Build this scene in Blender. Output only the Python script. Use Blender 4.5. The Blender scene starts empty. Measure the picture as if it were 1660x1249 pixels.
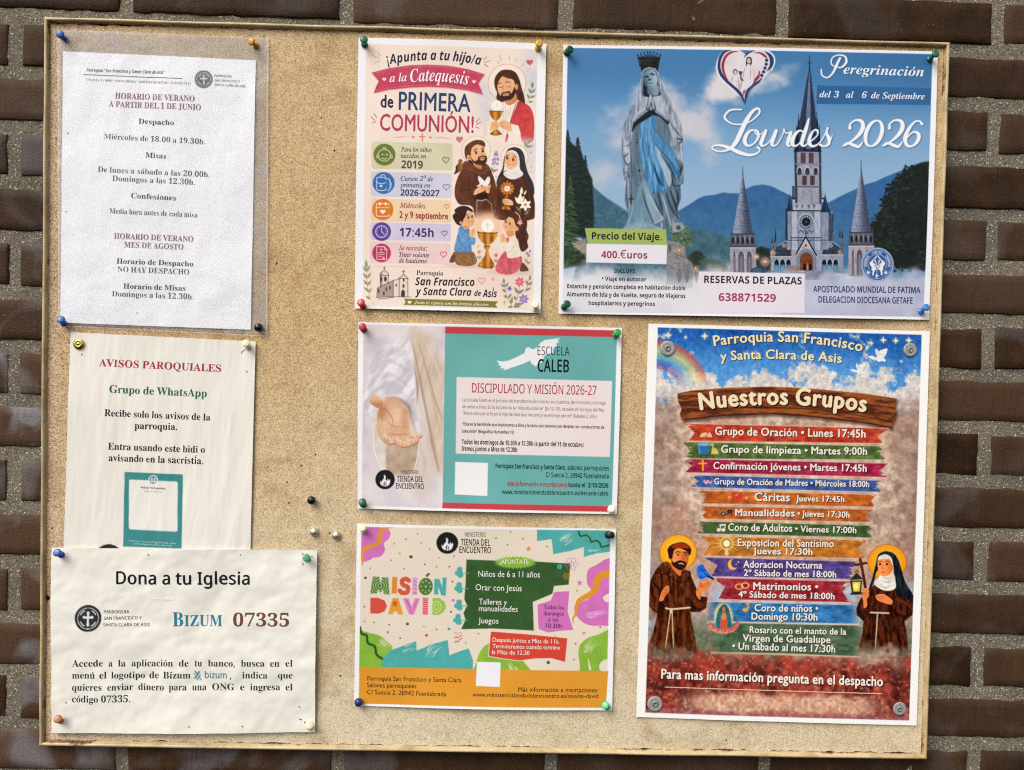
import bpy, bmesh, math, os, random, unicodedata
import numpy as np
from mathutils import Vector, Matrix

SC = bpy.context.scene
COL = SC.collection
random.seed(7)

# ------------------------------------------------------------------ camera, sky, sun, exposure
BOARD_Z = 1.5                                   # height of the board's middle above the pavement
F_PX, U0, V0 = 1247.0, 830.0, 624.5
CAM = (0.0082, 0.0304, 0.856)                   # right of, above and in front of the board's middle (m)
AX = np.array([[0.99968013, -0.02130347, -0.01363108],
               [0.02099637, 0.99953106, -0.02228937],
               [0.01409953, 0.02199604, 0.99965863]])
cd = bpy.data.cameras.new('camera')
cam = bpy.data.objects.new('camera', cd); COL.objects.link(cam)
def b3(v): return Vector((v[0], v[2], -v[1]))
r_, u_, f_ = b3(AX[0]), -b3(AX[1]), b3(AX[2])
mw = Matrix((r_, u_, -f_)).transposed().to_4x4()
mw.translation = Vector((CAM[0], -CAM[2], BOARD_Z + CAM[1]))
cam.matrix_world = mw
cd.sensor_width = 36; cd.lens = F_PX / 1660 * 36
cd.clip_start = 0.01; cd.clip_end = 200
SC.camera = cam
SC.cycles.filter_width = 1.15; SC.cycles.use_denoising = False

SUN_EL, SUN_AZ = math.radians(47), math.radians(222)     # azimuth clockwise from +Y
wd = bpy.data.worlds.new('World'); SC.world = wd; wd.use_nodes = True
nt = wd.node_tree
bg = nt.nodes['Background']
sky = nt.nodes.new('ShaderNodeTexSky'); sky.sky_type = 'NISHITA'; sky.sun_disc = False
sky.sun_elevation = SUN_EL; sky.sun_rotation = SUN_AZ
sky.dust_density = 4; sky.air_density = 1.0; sky.ozone_density = .6
hs = nt.nodes.new('ShaderNodeHueSaturation'); hs.inputs['Saturation'].default_value = .22
nt.links.new(sky.outputs[0], hs.inputs['Color']); nt.links.new(hs.outputs[0], bg.inputs['Color'])
bg.inputs['Strength'].default_value = .1
sl_ = bpy.data.lights.new('sun', 'SUN'); sl_.energy = 1.3; sl_.angle = math.radians(38); sl_.color = (1, .955, .89)
sun = bpy.data.objects.new('sun', sl_); COL.objects.link(sun)
sd = Vector((math.sin(SUN_AZ) * math.cos(SUN_EL), math.cos(SUN_AZ) * math.cos(SUN_EL), math.sin(SUN_EL)))
sun.rotation_euler = sd.to_track_quat('Z', 'Y').to_euler()
sun.location = (-2, -3, 4)
vs = SC.view_settings
vs.view_transform = 'Standard'; vs.look = 'None'; vs.gamma = 1; vs.use_curve_mapping = False
vs.exposure = 0.72

# ------------------------------------------------------------------ measuring: survey units to metres on the board
def W(px, py, d=0.004):
    """survey point -> metres (x, z) on the vertical plane d metres behind the front of the frame"""
    px = np.asarray(px, float); py = np.asarray(py, float)
    a, b = (px - U0) / F_PX, (py - V0) / F_PX
    rx = AX[0][0] * a + AX[1][0] * b + AX[2][0]
    ry = AX[0][1] * a + AX[1][1] * b + AX[2][1]
    rz = AX[0][2] * a + AX[1][2] * b + AX[2][2]
    t = (d + CAM[2]) / rz
    return CAM[0] + rx * t, BOARD_Z - (-CAM[1] + ry * t)
def WP(px, py, d=0.004):
    x, z = W(px, py, d); return Vector((float(x), d, float(z)))

def lin(c):
    if isinstance(c, str):
        c = [int(c[i:i + 2], 16) / 255 for i in (0, 2, 4)]
    c = np.asarray(c, float)
    return np.where(c <= .04045, c / 12.92, ((np.maximum(c, 0) + .055) / 1.055) ** 2.4)
def rgb(c):
    if isinstance(c, str): return np.array([int(c[i:i + 2], 16) / 255 for i in (0, 2, 4)])
    return np.asarray(c, float)
KP = 0.93                                       # reflectance of bare white paper

# ------------------------------------------------------------------ noise
_T = {}
def vn(X, Y, sc, seed=0):
    if seed not in _T: _T[seed] = np.random.RandomState(seed + 11).rand(256, 256)
    t = _T[seed]; x = np.asarray(X, float) / sc; y = np.asarray(Y, float) / sc
    xi = np.floor(x).astype(int); yi = np.floor(y).astype(int); fx = x - xi; fy = y - yi
    fx = fx * fx * (3 - 2 * fx); fy = fy * fy * (3 - 2 * fy)
    a = t[yi % 256, xi % 256]; b = t[yi % 256, (xi + 1) % 256]
    c = t[(yi + 1) % 256, xi % 256]; d = t[(yi + 1) % 256, (xi + 1) % 256]
    return (a * (1 - fx) + b * fx) * (1 - fy) + (c * (1 - fx) + d * fx) * fy
def fbm(X, Y, sc, seed=0, o=4, k=.5):
    s = 0; w = 1; t = 0
    for i in range(o):
        s = s + w * vn(X, Y, sc / 2 ** i, seed + i); t += w; w *= k
    return s / t
def step(x, a, b):
    t = np.clip((x - a) / (b - a), 0, 1); return t * t * (3 - 2 * t)
def mixc(a, b, t):
    t = np.asarray(t)[..., None]; return rgb(a) * (1 - t) + rgb(b) * t

# ------------------------------------------------------------------ objects
def tag(o, label=None, cat=None, group=None, kind=None):
    if label: o['label'] = label
    if cat: o['category'] = cat
    if group: o['group'] = group
    if kind: o['kind'] = kind
    return o
def empty(name, loc, label, cat, group=None):
    o = bpy.data.objects.new(name, None); COL.objects.link(o); o.location = loc
    o.empty_display_size = .02
    return tag(o, label, cat, group)
def link_mesh(name, me, mat=None, parent=None):
    o = bpy.data.objects.new(name, me); COL.objects.link(o)
    if mat: me.materials.append(mat)
    if parent: o.parent = parent
    return o
def np_mesh(name, V, Q, smooth=False):
    """V (n,3), Q (m,k) faces of equal size"""
    me = bpy.data.meshes.new(name); V = np.asarray(V, np.float32); Q = np.asarray(Q, np.int32)
    me.vertices.add(len(V)); me.vertices.foreach_set('co', V.ravel())
    k = Q.shape[1]; me.loops.add(Q.size); me.loops.foreach_set('vertex_index', Q.ravel())
    me.polygons.add(len(Q)); me.polygons.foreach_set('loop_start', np.arange(0, Q.size, k, dtype=np.int32))
    me.polygons.foreach_set('loop_total', np.full(len(Q), k, np.int32))
    if smooth: me.polygons.foreach_set('use_smooth', np.ones(len(Q), bool))
    me.update(calc_edges=True); me.validate()
    return me

# ------------------------------------------------------------------ materials
def newmat(name):
    m = bpy.data.materials.new(name); m.use_nodes = True
    n = m.node_tree.nodes; l = m.node_tree.links
    return m, n, l, n['Principled BSDF']
def N(n, typ, **kw):
    x = n.new('ShaderNode' + typ)
    for k, v in kw.items():
        if hasattr(x, k): setattr(x, k, v)
        else: x.inputs[k.replace('_', ' ')].default_value = v
    return x
def ramp(n, l, src, stops, interp='LINEAR'):
    r = n.new('ShaderNodeValToRGB'); r.color_ramp.interpolation = interp
    e = r.color_ramp.elements
    while len(e) < len(stops): e.new(.5)
    for i, (p, c) in enumerate(stops):
        e[i].position = p; e[i].color = (*[float(v) for v in c], 1) if not np.isscalar(c) else (c, c, c, 1)
    l.new(src, r.inputs[0]); return r
def mixn(n, l, a, b, f, mode='MIX'):
    x = n.new('ShaderNodeMix'); x.data_type = 'RGBA'; x.blend_type = mode
    for s, v in ((6, a), (7, b), (0, f)):
        if hasattr(v, 'default_value') or hasattr(v, 'links'): l.new(v, x.inputs[s])
        elif s == 0: x.inputs[0].default_value = v
        else: x.inputs[s].default_value = (*[float(q) for q in v], 1)
    return x.outputs[2]
def flat_mat(name, c, rough=.6, spec=.12):
    m, n, l, p = newmat(name)
    no = N(n, 'TexNoise', Scale=900.0, Detail=2.0)
    l.new(N(n, 'TexCoord').outputs['Object'], no.inputs['Vector'])
    a = lin(c) * KP
    r = ramp(n, l, no.outputs['Fac'], [(.3, a * .94), (.7, np.minimum(a * 1.06, .95))])
    l.new(r.outputs[0], p.inputs['Base Color'])
    p.inputs['Roughness'].default_value = rough; p.inputs['Specular IOR Level'].default_value = spec
    return m
_INK = {}
def ink(c):
    k = c if isinstance(c, str) else str(c)
    if k not in _INK: _INK[k] = flat_mat('printed ink ' + k, c)
    return _INK[k]
def paper_mat(name, rough=.6, spec=.14, fibre=.03):
    m, n, l, p = newmat(name)
    at = N(n, 'VertexColor'); at.layer_name = 'print'
    l.new(at.outputs[0], p.inputs['Base Color'])
    no = N(n, 'TexNoise', Scale=1400.0, Detail=3.0)
    l.new(N(n, 'TexCoord').outputs['Object'], no.inputs['Vector'])
    bu = N(n, 'Bump', Strength=fibre, Distance=.0004)
    l.new(no.outputs['Fac'], bu.inputs['Height']); l.new(bu.outputs[0], p.inputs['Normal'])
    p.inputs['Roughness'].default_value = rough; p.inputs['Specular IOR Level'].default_value = spec
    return m
M_PAPER = paper_mat('printed paper')
M_GLOSS = paper_mat('glossy printed paper', .42, .16, .02)

# ------------------------------------------------------------------ lettering
FD = os.path.join(bpy.utils.resource_path('LOCAL'), 'datafiles', 'fonts')
def _font(f):
    try: return bpy.data.fonts.load(os.path.join(FD, f), check_existing=True)
    except Exception: return None
FM, FH = _font('NotoSansMath-Regular.woff2'), _font('NotoSansHebrew-Regular.woff2')
#            font  caps     lower    digits  weight  shear
STY = {'sb': (FM, 0x1d400, 0x1d41a, 0x1d7ce, 0, 0), 'sr': (FM, 0x1d400, 0x1d41a, 0x1d7ce, -.0045, 0),
       'si': (FM, 0x1d434, 0x1d44e, None, .004, 0), 'sbi': (FM, 0x1d468, 0x1d482, 0x1d7ce, 0, 0),
       'scr': (FM, 0x1d4d0, 0x1d4ea, 0x1d7ce, 0, 0), 'scrb': (FM, 0x1d4d0, 0x1d4ea, 0x1d7ce, .014, 0),
       'bb': (FM, 0x1d5d4, 0x1d5ee, 0x1d7ec, 0, 0), 'bbi': (FM, 0x1d63c, 0x1d656, 0x1d7ec, 0, 0),
       'sans': (FH, None, None, None, 0, 0), 'sansm': (FH, None, None, None, .010, 0), 'thin': (FH, None, None, None, -.006, 0),
       'sansi': (FM, 0x1d608, 0x1d622, None, .006, 0), 'gill': (None, None, None, None, .0, 0),
       'gillm': (None, None, None, None, .014, 0), 'gillb': (None, None, None, None, .026, 0)}
if FM is None:                                   # without that font everything is set in the built-in face
    STY = {k: (v[0], None, None, None, v[4], v[5]) for k, v in STY.items()}
_G = {}
def _raw(font, s, off):
    off = min(off, 0)                            # heavier weights are printed as shifted copies, see glyph()
    c = bpy.data.curves.new('glyph', 'FONT'); c.body = s; c.resolution_u = 3; c.offset = off
    if font: c.font = font
    o = bpy.data.objects.new('glyph', c)
    me = bpy.data.meshes.new_from_object(o)
    v = np.zeros(len(me.vertices) * 3, np.float32); me.vertices.foreach_get('co', v)
    fs = [tuple(p.vertices) for p in me.polygons]
    bpy.data.objects.remove(o); bpy.data.meshes.remove(me); bpy.data.curves.remove(c)
    return v.reshape(-1, 3)[:, :2], fs
def glyph(style, ch):
    k = (style, ch)
    if k in _G: return _G[k]
    font, U, L, D, off, sh = STY[style]
    acc = None; g = ch
    if U:
        d = unicodedata.normalize('NFD', ch)
        if len(d) > 1: g = d[0]; acc = d[1]
        if 'A' <= g <= 'Z': g = chr(U + ord(g) - 65)
        elif 'a' <= g <= 'z':
            g = chr(L + ord(g) - 97)
            if ord(g) == 0x1d455: g = '\u210e'
        elif g.isdigit() and D and ord(g) < 128: g = chr(D + ord(g) - 48)
        elif ord(g) > 126: font = FH
    ref = ('adv', style, font.name if font else '')
    if ref not in _G:
        a = _raw(font, 'H', off)[0]; _G[ref] = a[:, 0].max()
    adv = float(_raw(font, g + 'H', off)[0][:, 0].max() - _G[ref])
    if g == ' ': out = (np.zeros((0, 2)), [], adv)
    else:
        v, f = _raw(font, g, off)
        v = v.astype(float).copy(); f = list(f)
        if style == 'sbi' and ch.isdigit(): v[:, 0] += v[:, 1] * .2
        if acc and len(v):
            cx = (v[:, 0].min() + v[:, 0].max()) / 2; tp = v[:, 1].max() + .03; w = .05 + max(0, off)
            ks = .68
            if U in (0x1d434, 0x1d468, 0x1d4d0, 0x1d608, 0x1d63c): cx += .06
            if ch in 'íi': tp -= .02
            n0 = len(v)
            if acc == '\u0301': q = [(cx - w * .7, tp), (cx + w * .5, tp), (cx + w * 2.6, tp + .16), (cx + w * .6, tp + .16)]
            else: q = [(cx - .17, tp + .01), (cx - .08, tp + .06), (cx + .06, tp + .01), (cx + .17, tp + .07), (cx + .17, tp + .14), (cx + .06, tp + .08), (cx - .08, tp + .13), (cx - .17, tp + .08)]
            q = [(cx + (a_ - cx) * ks, tp + (b_ - tp) * ks) for a_, b_ in q]
            v = np.vstack([v, q])
            if len(q) == 4: f.append((n0, n0 + 1, n0 + 2, n0 + 3))
            else: f += [(n0, n0 + 1, n0 + 6, n0 + 7), (n0 + 1, n0 + 2, n0 + 5, n0 + 6), (n0 + 2, n0 + 3, n0 + 4, n0 + 5)]
        if off > 0:
            n0 = len(v); d = ((-off, 0), (off, 0), (0, off * .7), (0, -off * .7))
            f = [tuple(i + n0 * j for i in q) for j in range(4) for q in f]; v = np.vstack([v + e for e in d])
        out = (v, f, adv + max(off, 0) * 1.2)
    _G[k] = out
    return out

def caph(style):
    k = ('cap', style)
    if k not in _G: v = glyph(style, 'H')[0]; _G[k] = float(v[:, 1].max() - max(0, v[:, 1].min()))
    return _G[k]
class Lettering:
    """printed lettering or line-work of one block, collected in survey units, built as one mesh"""
    def __init__(s, name, color, level=1): s.name, s.color, s.level = name, color, level; s.V = []; s.F = []; s.n = 0
    def add(s, v, f):
        s.V.append(np.asarray(v, float)); s.F += [tuple(i + s.n for i in q) for q in f]; s.n += len(v); return s
    def text(s, t, style, p0, p1=None, cap=10, mid=None, jit=0, sp=0, dx=0, dy=0, ang=None):
        size = cap / caph(style); x = 0; out = []; rnd = random.Random(t)
        for ch in t:
            v, f, a = glyph(style, ch)
            if len(v): out.append((x, v, f, a))
            x += a + sp
        if not out: return s
        lo = min(x0 + v[:, 0].min() for x0, v, f, a in out); hi = max(x0 + v[:, 0].max() for x0, v, f, a in out)
        p0 = np.array(p0, float) + (dx, dy)
        if p1 is None:
            aa = math.radians(ang or 1.4); p1 = p0 + (hi - lo) * size * np.array([math.cos(aa), math.sin(aa)])
        else: p1 = np.array(p1, float) + (dx, dy)
        if mid is not None:
            m = np.array(mid, float) + (dx, dy); c = 2 * m - (p0 + p1) / 2
            cur = lambda q: (1 - q) ** 2 * p0 + 2 * q * (1 - q) * c + q * q * p1
            L = sum(np.linalg.norm(cur((i + 1) / 20) - cur(i / 20)) for i in range(20))
        else: L = np.linalg.norm(p1 - p0)
        sx = L / (hi - lo)
        for x0, v, f, a in out:
            gx = x0 + a / 2; q = (gx - lo) / (hi - lo)
            if mid is not None:
                pos = cur(q); tg = cur(q + .01) - cur(q - .01); tg /= np.linalg.norm(tg)
            else:
                pos = p0 + (p1 - p0) * q; tg = (p1 - p0) / L
            if jit:
                r = rnd.uniform(-jit, jit) * .12; tg = np.array([tg[0] * math.cos(r) - tg[1] * math.sin(r), tg[0] * math.sin(r) + tg[1] * math.cos(r)])
                pos = pos + (0, rnd.uniform(-jit, jit) * cap * .12)
            up = np.array([tg[1], -tg[0]])
            s.add(pos + (v[:, :1] - a / 2) * sx * tg + v[:, 1:] * size * up, f)
        return s
    def poly(s, pts):
        return s.add(pts, [tuple(range(len(pts)))])
    def ring(s, cx, cy, r0, r1, n=40, ry=1, a0=0, a1=360):
        full = a1 - a0 >= 360; m = n if full else n + 1
        a = np.radians(a0 + (a1 - a0) * np.arange(m) / n)
        if r0 <= 0: return s.poly([(cx + r1 * math.cos(t), cy + ry * r1 * math.sin(t)) for t in a])
        v = [(cx + r * math.cos(t), cy + ry * r * math.sin(t)) for r in (r0, r1) for t in a]
        return s.add(v, [(i, (i + 1) % m, m + (i + 1) % m, m + i) for i in range(n)])
    def line(s, pts, w):
        pts = np.asarray(pts, float)
        for a, b in zip(pts[:-1], pts[1:]):
            t = (b - a) / max(np.linalg.norm(b - a), 1e-6); nn = np.array([-t[1], t[0]]) * w / 2
            s.poly([a - nn, b - nn, b + nn, a + nn])
        return s

# ------------------------------------------------------------------ printed pictures
def cr(pts, closed=True, n=6):
    """Catmull-Rom through the points"""
    p = np.asarray(pts, float); m = len(p); out = []
    rg = range(m) if closed else range(m - 1)
    for i in rg:
        if closed: a, b, c, d = p[(i - 1) % m], p[i], p[(i + 1) % m], p[(i + 2) % m]
        else: a, b, c, d = p[max(i - 1, 0)], p[i], p[i + 1], p[min(i + 2, m - 1)]
        for k in range(n):
            t = k / n
            out.append(.5 * (2 * b + (c - a) * t + (2 * a - 5 * b + 4 * c - d) * t * t + (3 * b - a - 3 * c + d) * t ** 3))
    if not closed: out.append(p[-1])
    return np.array(out)
def homog(dst):
    s = [(0, 0), (1, 0), (1, 1), (0, 1)]; A = []; b = []
    for (x, y), (u, v) in zip(s, dst):
        A.append([x, y, 1, 0, 0, 0, -u * x, -u * y]); b.append(u)
        A.append([0, 0, 0, x, y, 1, -v * x, -v * y]); b.append(v)
    return np.append(np.linalg.solve(np.array(A, float), np.array(b, float)), 1).reshape(3, 3)
SURF = []
def surface(px, py):
    """how far the topmost paper stands off the cork at a point"""
    h = 0.0
    for p in SURF:
        q = p.Hi @ np.array([px, py, 1.0]); a, b = q[0] / q[2], q[1] / q[2]
        if -.01 < a < 1.01 and -.01 < b < 1.01: h = max(h, p.z0 + float(p.off(px, py)))
    return h
class Poster:
    def __init__(s, name, label, cat, quad, bg, step=1.0, z0=.0012, warp=None, mat=None, group=None):
        s.name, s.quad, s.z0, s.warp, s.mat = name, np.array(quad, float), z0, warp, mat or M_PAPER
        H = homog(quad); s.Hi = np.linalg.inv(H)
        w = np.linalg.norm(s.quad[1] - s.quad[0]); h = np.linalg.norm(s.quad[3] - s.quad[0])
        s.nx, s.ny = int(w / step) + 1, int(h / step) + 1
        S, T = np.meshgrid(np.linspace(0, 1, s.nx), np.linspace(0, 1, s.ny))
        q = H @ np.stack([S.ravel(), T.ravel(), np.ones(S.size)])
        s.X = (q[0] / q[2]).reshape(S.shape); s.Y = (q[1] / q[2]).reshape(S.shape); s.S, s.T = S, T
        s.C = np.empty(S.shape + (3,)); s.C[:] = rgb(bg)
        s.P = np.zeros(S.shape, np.int16); s.parts = ['sheet']; s.plab = {}; s.cur = None
        s.o = np.zeros(2); s.k = 1.0; s.L = []; s.stp = step; s.bow = (.0016, .0034, .0012); s.con = {}
        c = s.quad.mean(0); loc = WP(*c)
        s.root = empty(name, loc, label, cat, group)
    # drawing frame
    def at(s, ox=0, oy=0, k=1.0): s.o = np.array([ox, oy], float); s.k = k; return s
    def tp(s, pts): return np.asarray(pts, float) / s.k + s.o
    def part(s, name=None, label=None):
        if name is None: s.cur = None; return s
        s.parts.append(name); s.cur = len(s.parts) - 1
        if label: s.plab[s.cur] = label
        return s
    def win(s, x0, y0, x1, y1):
        q = s.Hi @ np.array([[x0, x1, x1, x0], [y0, y0, y1, y1], [1, 1, 1, 1]]); a = q[0] / q[2] * (s.nx - 1); b = q[1] / q[2] * (s.ny - 1)
        i0, i1 = max(0, int(a.min()) - 1), min(s.nx, int(a.max()) + 3); j0, j1 = max(0, int(b.min()) - 1), min(s.ny, int(b.max()) + 3)
        return (j0, max(j0, j1), i0, max(i0, i1))
    def put(s, w, a, c, clip=None, mode=None):
        j0, j1, i0, i1 = w
        if j1 <= j0 or i1 <= i0: return
        if clip is not None: a = a * clip[j0:j1, i0:i1]
        X, Y = s.X[j0:j1, i0:i1], s.Y[j0:j1, i0:i1]
        c = c(X, Y) if callable(c) else rgb(c)
        D = s.C[j0:j1, i0:i1]
        if mode == 'mul': c = D * c
        elif mode == 'add': c = np.clip(D + c, 0, 1)
        s.C[j0:j1, i0:i1] = D * (1 - a[..., None]) + c * a[..., None]
        if s.cur is not None: s.P[j0:j1, i0:i1][a > .5] = s.cur
    def cov(s, pts, soft=.9, sm=False, n=6):
        p = cr(pts, True, n) if sm else np.asarray(pts, float)
        m = soft + 1.5
        w = s.win(p[:, 0].min() - m, p[:, 1].min() - m, p[:, 0].max() + m, p[:, 1].max() + m); j0, j1, i0, i1 = w
        if j1 <= j0 or i1 <= i0: return w, np.zeros((0, 0))
        d = np.full((j1 - j0, i1 - i0), 1e3); ins = np.zeros(d.shape, bool)
        for k in range(len(p)):
            a, b = p[k], p[(k + 1) % len(p)]
            e = s.win(min(a[0], b[0]) - m, min(a[1], b[1]) - m, max(a[0], b[0]) + m, max(a[1], b[1]) + m)
            y0, y1, x0, x1 = max(e[0], j0), min(e[1], j1), max(e[2], i0), min(e[3], i1)
            if y1 > y0 and x1 > x0:
                X, Y = s.X[y0:y1, x0:x1], s.Y[y0:y1, x0:x1]
                v = b - a; t = np.clip(((X - a[0]) * v[0] + (Y - a[1]) * v[1]) / max(v @ v, 1e-9), 0, 1)
                D = np.hypot(X - a[0] - t * v[0], Y - a[1] - t * v[1])
                sub = d[y0 - j0:y1 - j0, x0 - i0:x1 - i0]; np.minimum(sub, D, out=sub)
            if a[1] != b[1]:
                e = s.win(p[:, 0].min(), min(a[1], b[1]) - 1, p[:, 0].max(), max(a[1], b[1]) + 1)
                y0, y1 = max(e[0], j0), min(e[1], j1)
                if y1 > y0:
                    X, Y = s.X[y0:y1, i0:i1], s.Y[y0:y1, i0:i1]
                    c = ((a[1] > Y) != (b[1] > Y)) & (X < (b[0] - a[0]) * (Y - a[1]) / (b[1] - a[1]) + a[0])
                    ins[y0 - j0:y1 - j0] ^= c
        return w, np.clip(.5 + np.where(ins, d, -d) / soft, 0, 1)
    def poly(s, pts, c, sm=False, soft=.9, al=1, clip=None, mode=None, n=6):
        w, a = s.cov(s.tp(pts), soft, sm, n)
        if a.size: s.put(w, a * al, c, clip, mode)
    def mask(s, pts, sm=False, soft=.9):
        w, a = s.cov(s.tp(pts), soft, sm); m = np.zeros(s.X.shape); m[w[0]:w[1], w[2]:w[3]] = a; return m
    def ell(s, cx, cy, rx, ry, c, soft=.9, rot=0, al=1, clip=None, mode=None, r0=0):
        (cx, cy) = s.tp((cx, cy)); rx /= s.k; ry /= s.k; R = max(rx, ry) + soft
        w = s.win(cx - R, cy - R, cx + R, cy + R); X, Y = s.X[w[0]:w[1], w[2]:w[3]] - cx, s.Y[w[0]:w[1], w[2]:w[3]] - cy
        ca, sa = math.cos(rot), math.sin(rot); x, y = X * ca + Y * sa, -X * sa + Y * ca
        q = np.hypot(x / rx, y / ry); d = (q - 1) * min(rx, ry)
        a = np.clip(.5 - d / soft, 0, 1)
        if r0: a = a * np.clip(.5 + (q - r0) * min(rx, ry) / soft, 0, 1)
        s.put(w, a * al, c, clip, mode)
    def ln(s, pts, wd, c, sm=True, soft=.9, al=1, clip=None, mode=None, n=5):
        """brush stroke; wd = width or widths at the points, in drawing units"""
        q = s.tp(pts); k = len(q)
        ws = np.full(k, wd, float) if np.isscalar(wd) else np.array(wd, float)
        if len(ws) != k: ws = np.interp(np.linspace(0, 1, k), np.linspace(0, 1, len(ws)), ws)
        ws = ws / s.k / 2
        if sm and k > 2:
            q2 = cr(q, False, n); ws = np.interp(np.linspace(0, k - 1, len(q2)), np.arange(k), ws); q = q2
        m = ws.max() + soft + 1
        w = s.win(q[:, 0].min() - m, q[:, 1].min() - m, q[:, 0].max() + m, q[:, 1].max() + m); j0, j1, i0, i1 = w
        if j1 <= j0 or i1 <= i0: return
        A = np.zeros((j1 - j0, i1 - i0))
        for i in range(len(q) - 1):
            a, b = q[i], q[i + 1]
            e = s.win(min(a[0], b[0]) - m, min(a[1], b[1]) - m, max(a[0], b[0]) + m, max(a[1], b[1]) + m)
            y0, y1, x0, x1 = max(e[0], j0), min(e[1], j1), max(e[2], i0), min(e[3], i1)
            if y1 <= y0 or x1 <= x0: continue
            X, Y = s.X[y0:y1, x0:x1], s.Y[y0:y1, x0:x1]
            v = b - a; t = np.clip(((X - a[0]) * v[0] + (Y - a[1]) * v[1]) / max(v @ v, 1e-9), 0, 1)
            r = ws[i] + (ws[i + 1] - ws[i]) * t
            D = np.hypot(X - a[0] - t * v[0], Y - a[1] - t * v[1])
            cv = np.clip(.5 + (r - D) / soft, 0, 1) * np.minimum(1, r / (.5 * soft) + .15)
            sub = A[y0 - j0:y1 - j0, x0 - i0:x1 - i0]; np.maximum(sub, cv, out=sub)
        s.put(w, A * al, c, clip, mode)
    def fill(s, f, clip=None, al=1, mode=None):
        s.put((0, s.ny, 0, s.nx), np.full(s.X.shape, float(al)), f, clip, mode)
    def trim(s, art, border):
        """nothing prints beyond the picture's edge"""
        s.C = s.C * art[..., None] + rgb(border) * (1 - art[..., None]); s.P[art < .5] = 0; s.ART = art
    def heart(s, x, y, r, c, w=0):
        t = np.linspace(0, 2 * math.pi, 26)[:-1]
        p = np.c_[x + r * np.sin(t) ** 3, y - r * (.81 * np.cos(t) - .31 * np.cos(2 * t) - .13 * np.cos(3 * t) - .06 * np.cos(4 * t))]
        if w: s.ln(np.vstack([p, p[:1]]), w, c, sm=False)
        else: s.poly(p, c)
    def sprig(s, pts, c, leaf, n=4, w=1, lc=None):
        """stem with pairs of leaves"""
        q = cr(pts, False, 8); s.ln(q, w, c, sm=False)
        for i in range(n):
            t = (i + .6) / n; k = min(int(t * (len(q) - 1)), len(q) - 2); p = q[k]; d = q[k + 1] - q[k]; d = d / np.linalg.norm(d)
            for sg in (-1, 1):
                a = np.array([d[0] * .6 - sg * d[1] * .8, d[1] * .6 + sg * d[0] * .8]); e = p + a * leaf; nn = np.array([-a[1], a[0]]) * leaf * .26
                s.poly([p, (p + e) / 2 + nn, e, (p + e) / 2 - nn], lc or c, sm=True, n=3)
    # lettering
    def block(s, name, color, level=1):
        b = Lettering(name, color, level); s.L.append(b); return b
    def txt(s, t, style, p0, p1=None, cap=10, color='1c1c22', name='text_line', shadow=None, off=(1.1, 1.1), **kw):
        p0 = tuple(s.tp(p0)); p1 = tuple(s.tp(p1)) if p1 is not None else None
        if kw.get('mid') is not None: kw['mid'] = tuple(s.tp(kw['mid']))
        cap = cap / s.k
        if shadow:
            b = s.block('text_shadow', shadow, 1)
            for o in (off, (off[0] * .4, off[1] * .4)): b.text(t, style, p0, p1, cap, dx=o[0], dy=o[1], **kw)
        return s.block(name, color, 2).text(t, style, p0, p1, cap, **kw)
    def off(s, X, Y):
        """how far the sheet bulges off the cork: its own waves, and edges that bow out between the pins"""
        X, Y = np.asarray(X, float), np.asarray(Y, float)
        d = s.Hi[2, 0] * X + s.Hi[2, 1] * Y + s.Hi[2, 2]; a = np.clip((s.Hi[0, 0] * X + s.Hi[0, 1] * Y + s.Hi[0, 2]) / d, 0, 1); b = np.clip((s.Hi[1, 0] * X + s.Hi[1, 1] * Y + s.Hi[1, 2]) / d, 0, 1)
        ea, eb = np.sin(np.pi * a) ** 1.5, np.sin(np.pi * b) ** 1.5
        h = ea * (s.bow[0] * (1 - b) ** 6 + s.bow[1] * b ** 5) + eb * s.bow[2] * (a ** 6 + (1 - a) ** 6)
        return h + (s.warp(X, Y) if s.warp else 0)
    def to3(s, X, Y, lift=0.0):
        x, z = W(X, Y); y = np.full(np.shape(x), .005 - s.z0 - lift) - s.off(X, Y)
        L = s.root.location
        return np.stack([x - L[0], y - L[1], z - L[2]], -1)
    def build(s):
        SURF.append(s)
        for nm, (k, mid, sat) in s.con.items():              # the print's own contrast
            m = np.isin(s.P, [i for i, p in enumerate(s.parts) if p == nm]) if nm else s.ART > .5
            c = s.C[m]; g = c.mean(-1, keepdims=True); c = g + (c - g) * sat; s.C[m] = np.clip((c - mid) * k + mid, 0, 1)
        V = s.to3(s.X, s.Y).reshape(-1, 3); C = np.clip(lin(np.clip(s.C, 0, 1)) * KP, 0, 1).reshape(-1, 3)
        idx = np.arange(s.nx * s.ny).reshape(s.ny, s.nx)
        Q = np.stack([idx[:-1, :-1], idx[1:, :-1], idx[1:, 1:], idx[:-1, 1:]], -1).reshape(-1, 4)
        pid = s.P[:-1, :-1].ravel()
        for i, nm in enumerate(s.parts):
            q = Q[pid == i]
            if not len(q): continue
            u, inv = np.unique(q, return_inverse=True)
            me = np_mesh(nm, V[u], inv.reshape(-1, 4), True)
            ca = me.color_attributes.new('print', 'FLOAT_COLOR', 'POINT')
            ca.data.foreach_set('color', np.c_[C[u], np.ones(len(u))].astype(np.float32).ravel())
            o = link_mesh(nm, me, s.mat, s.root)
            if i in s.plab: o['label'] = s.plab[i]
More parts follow.
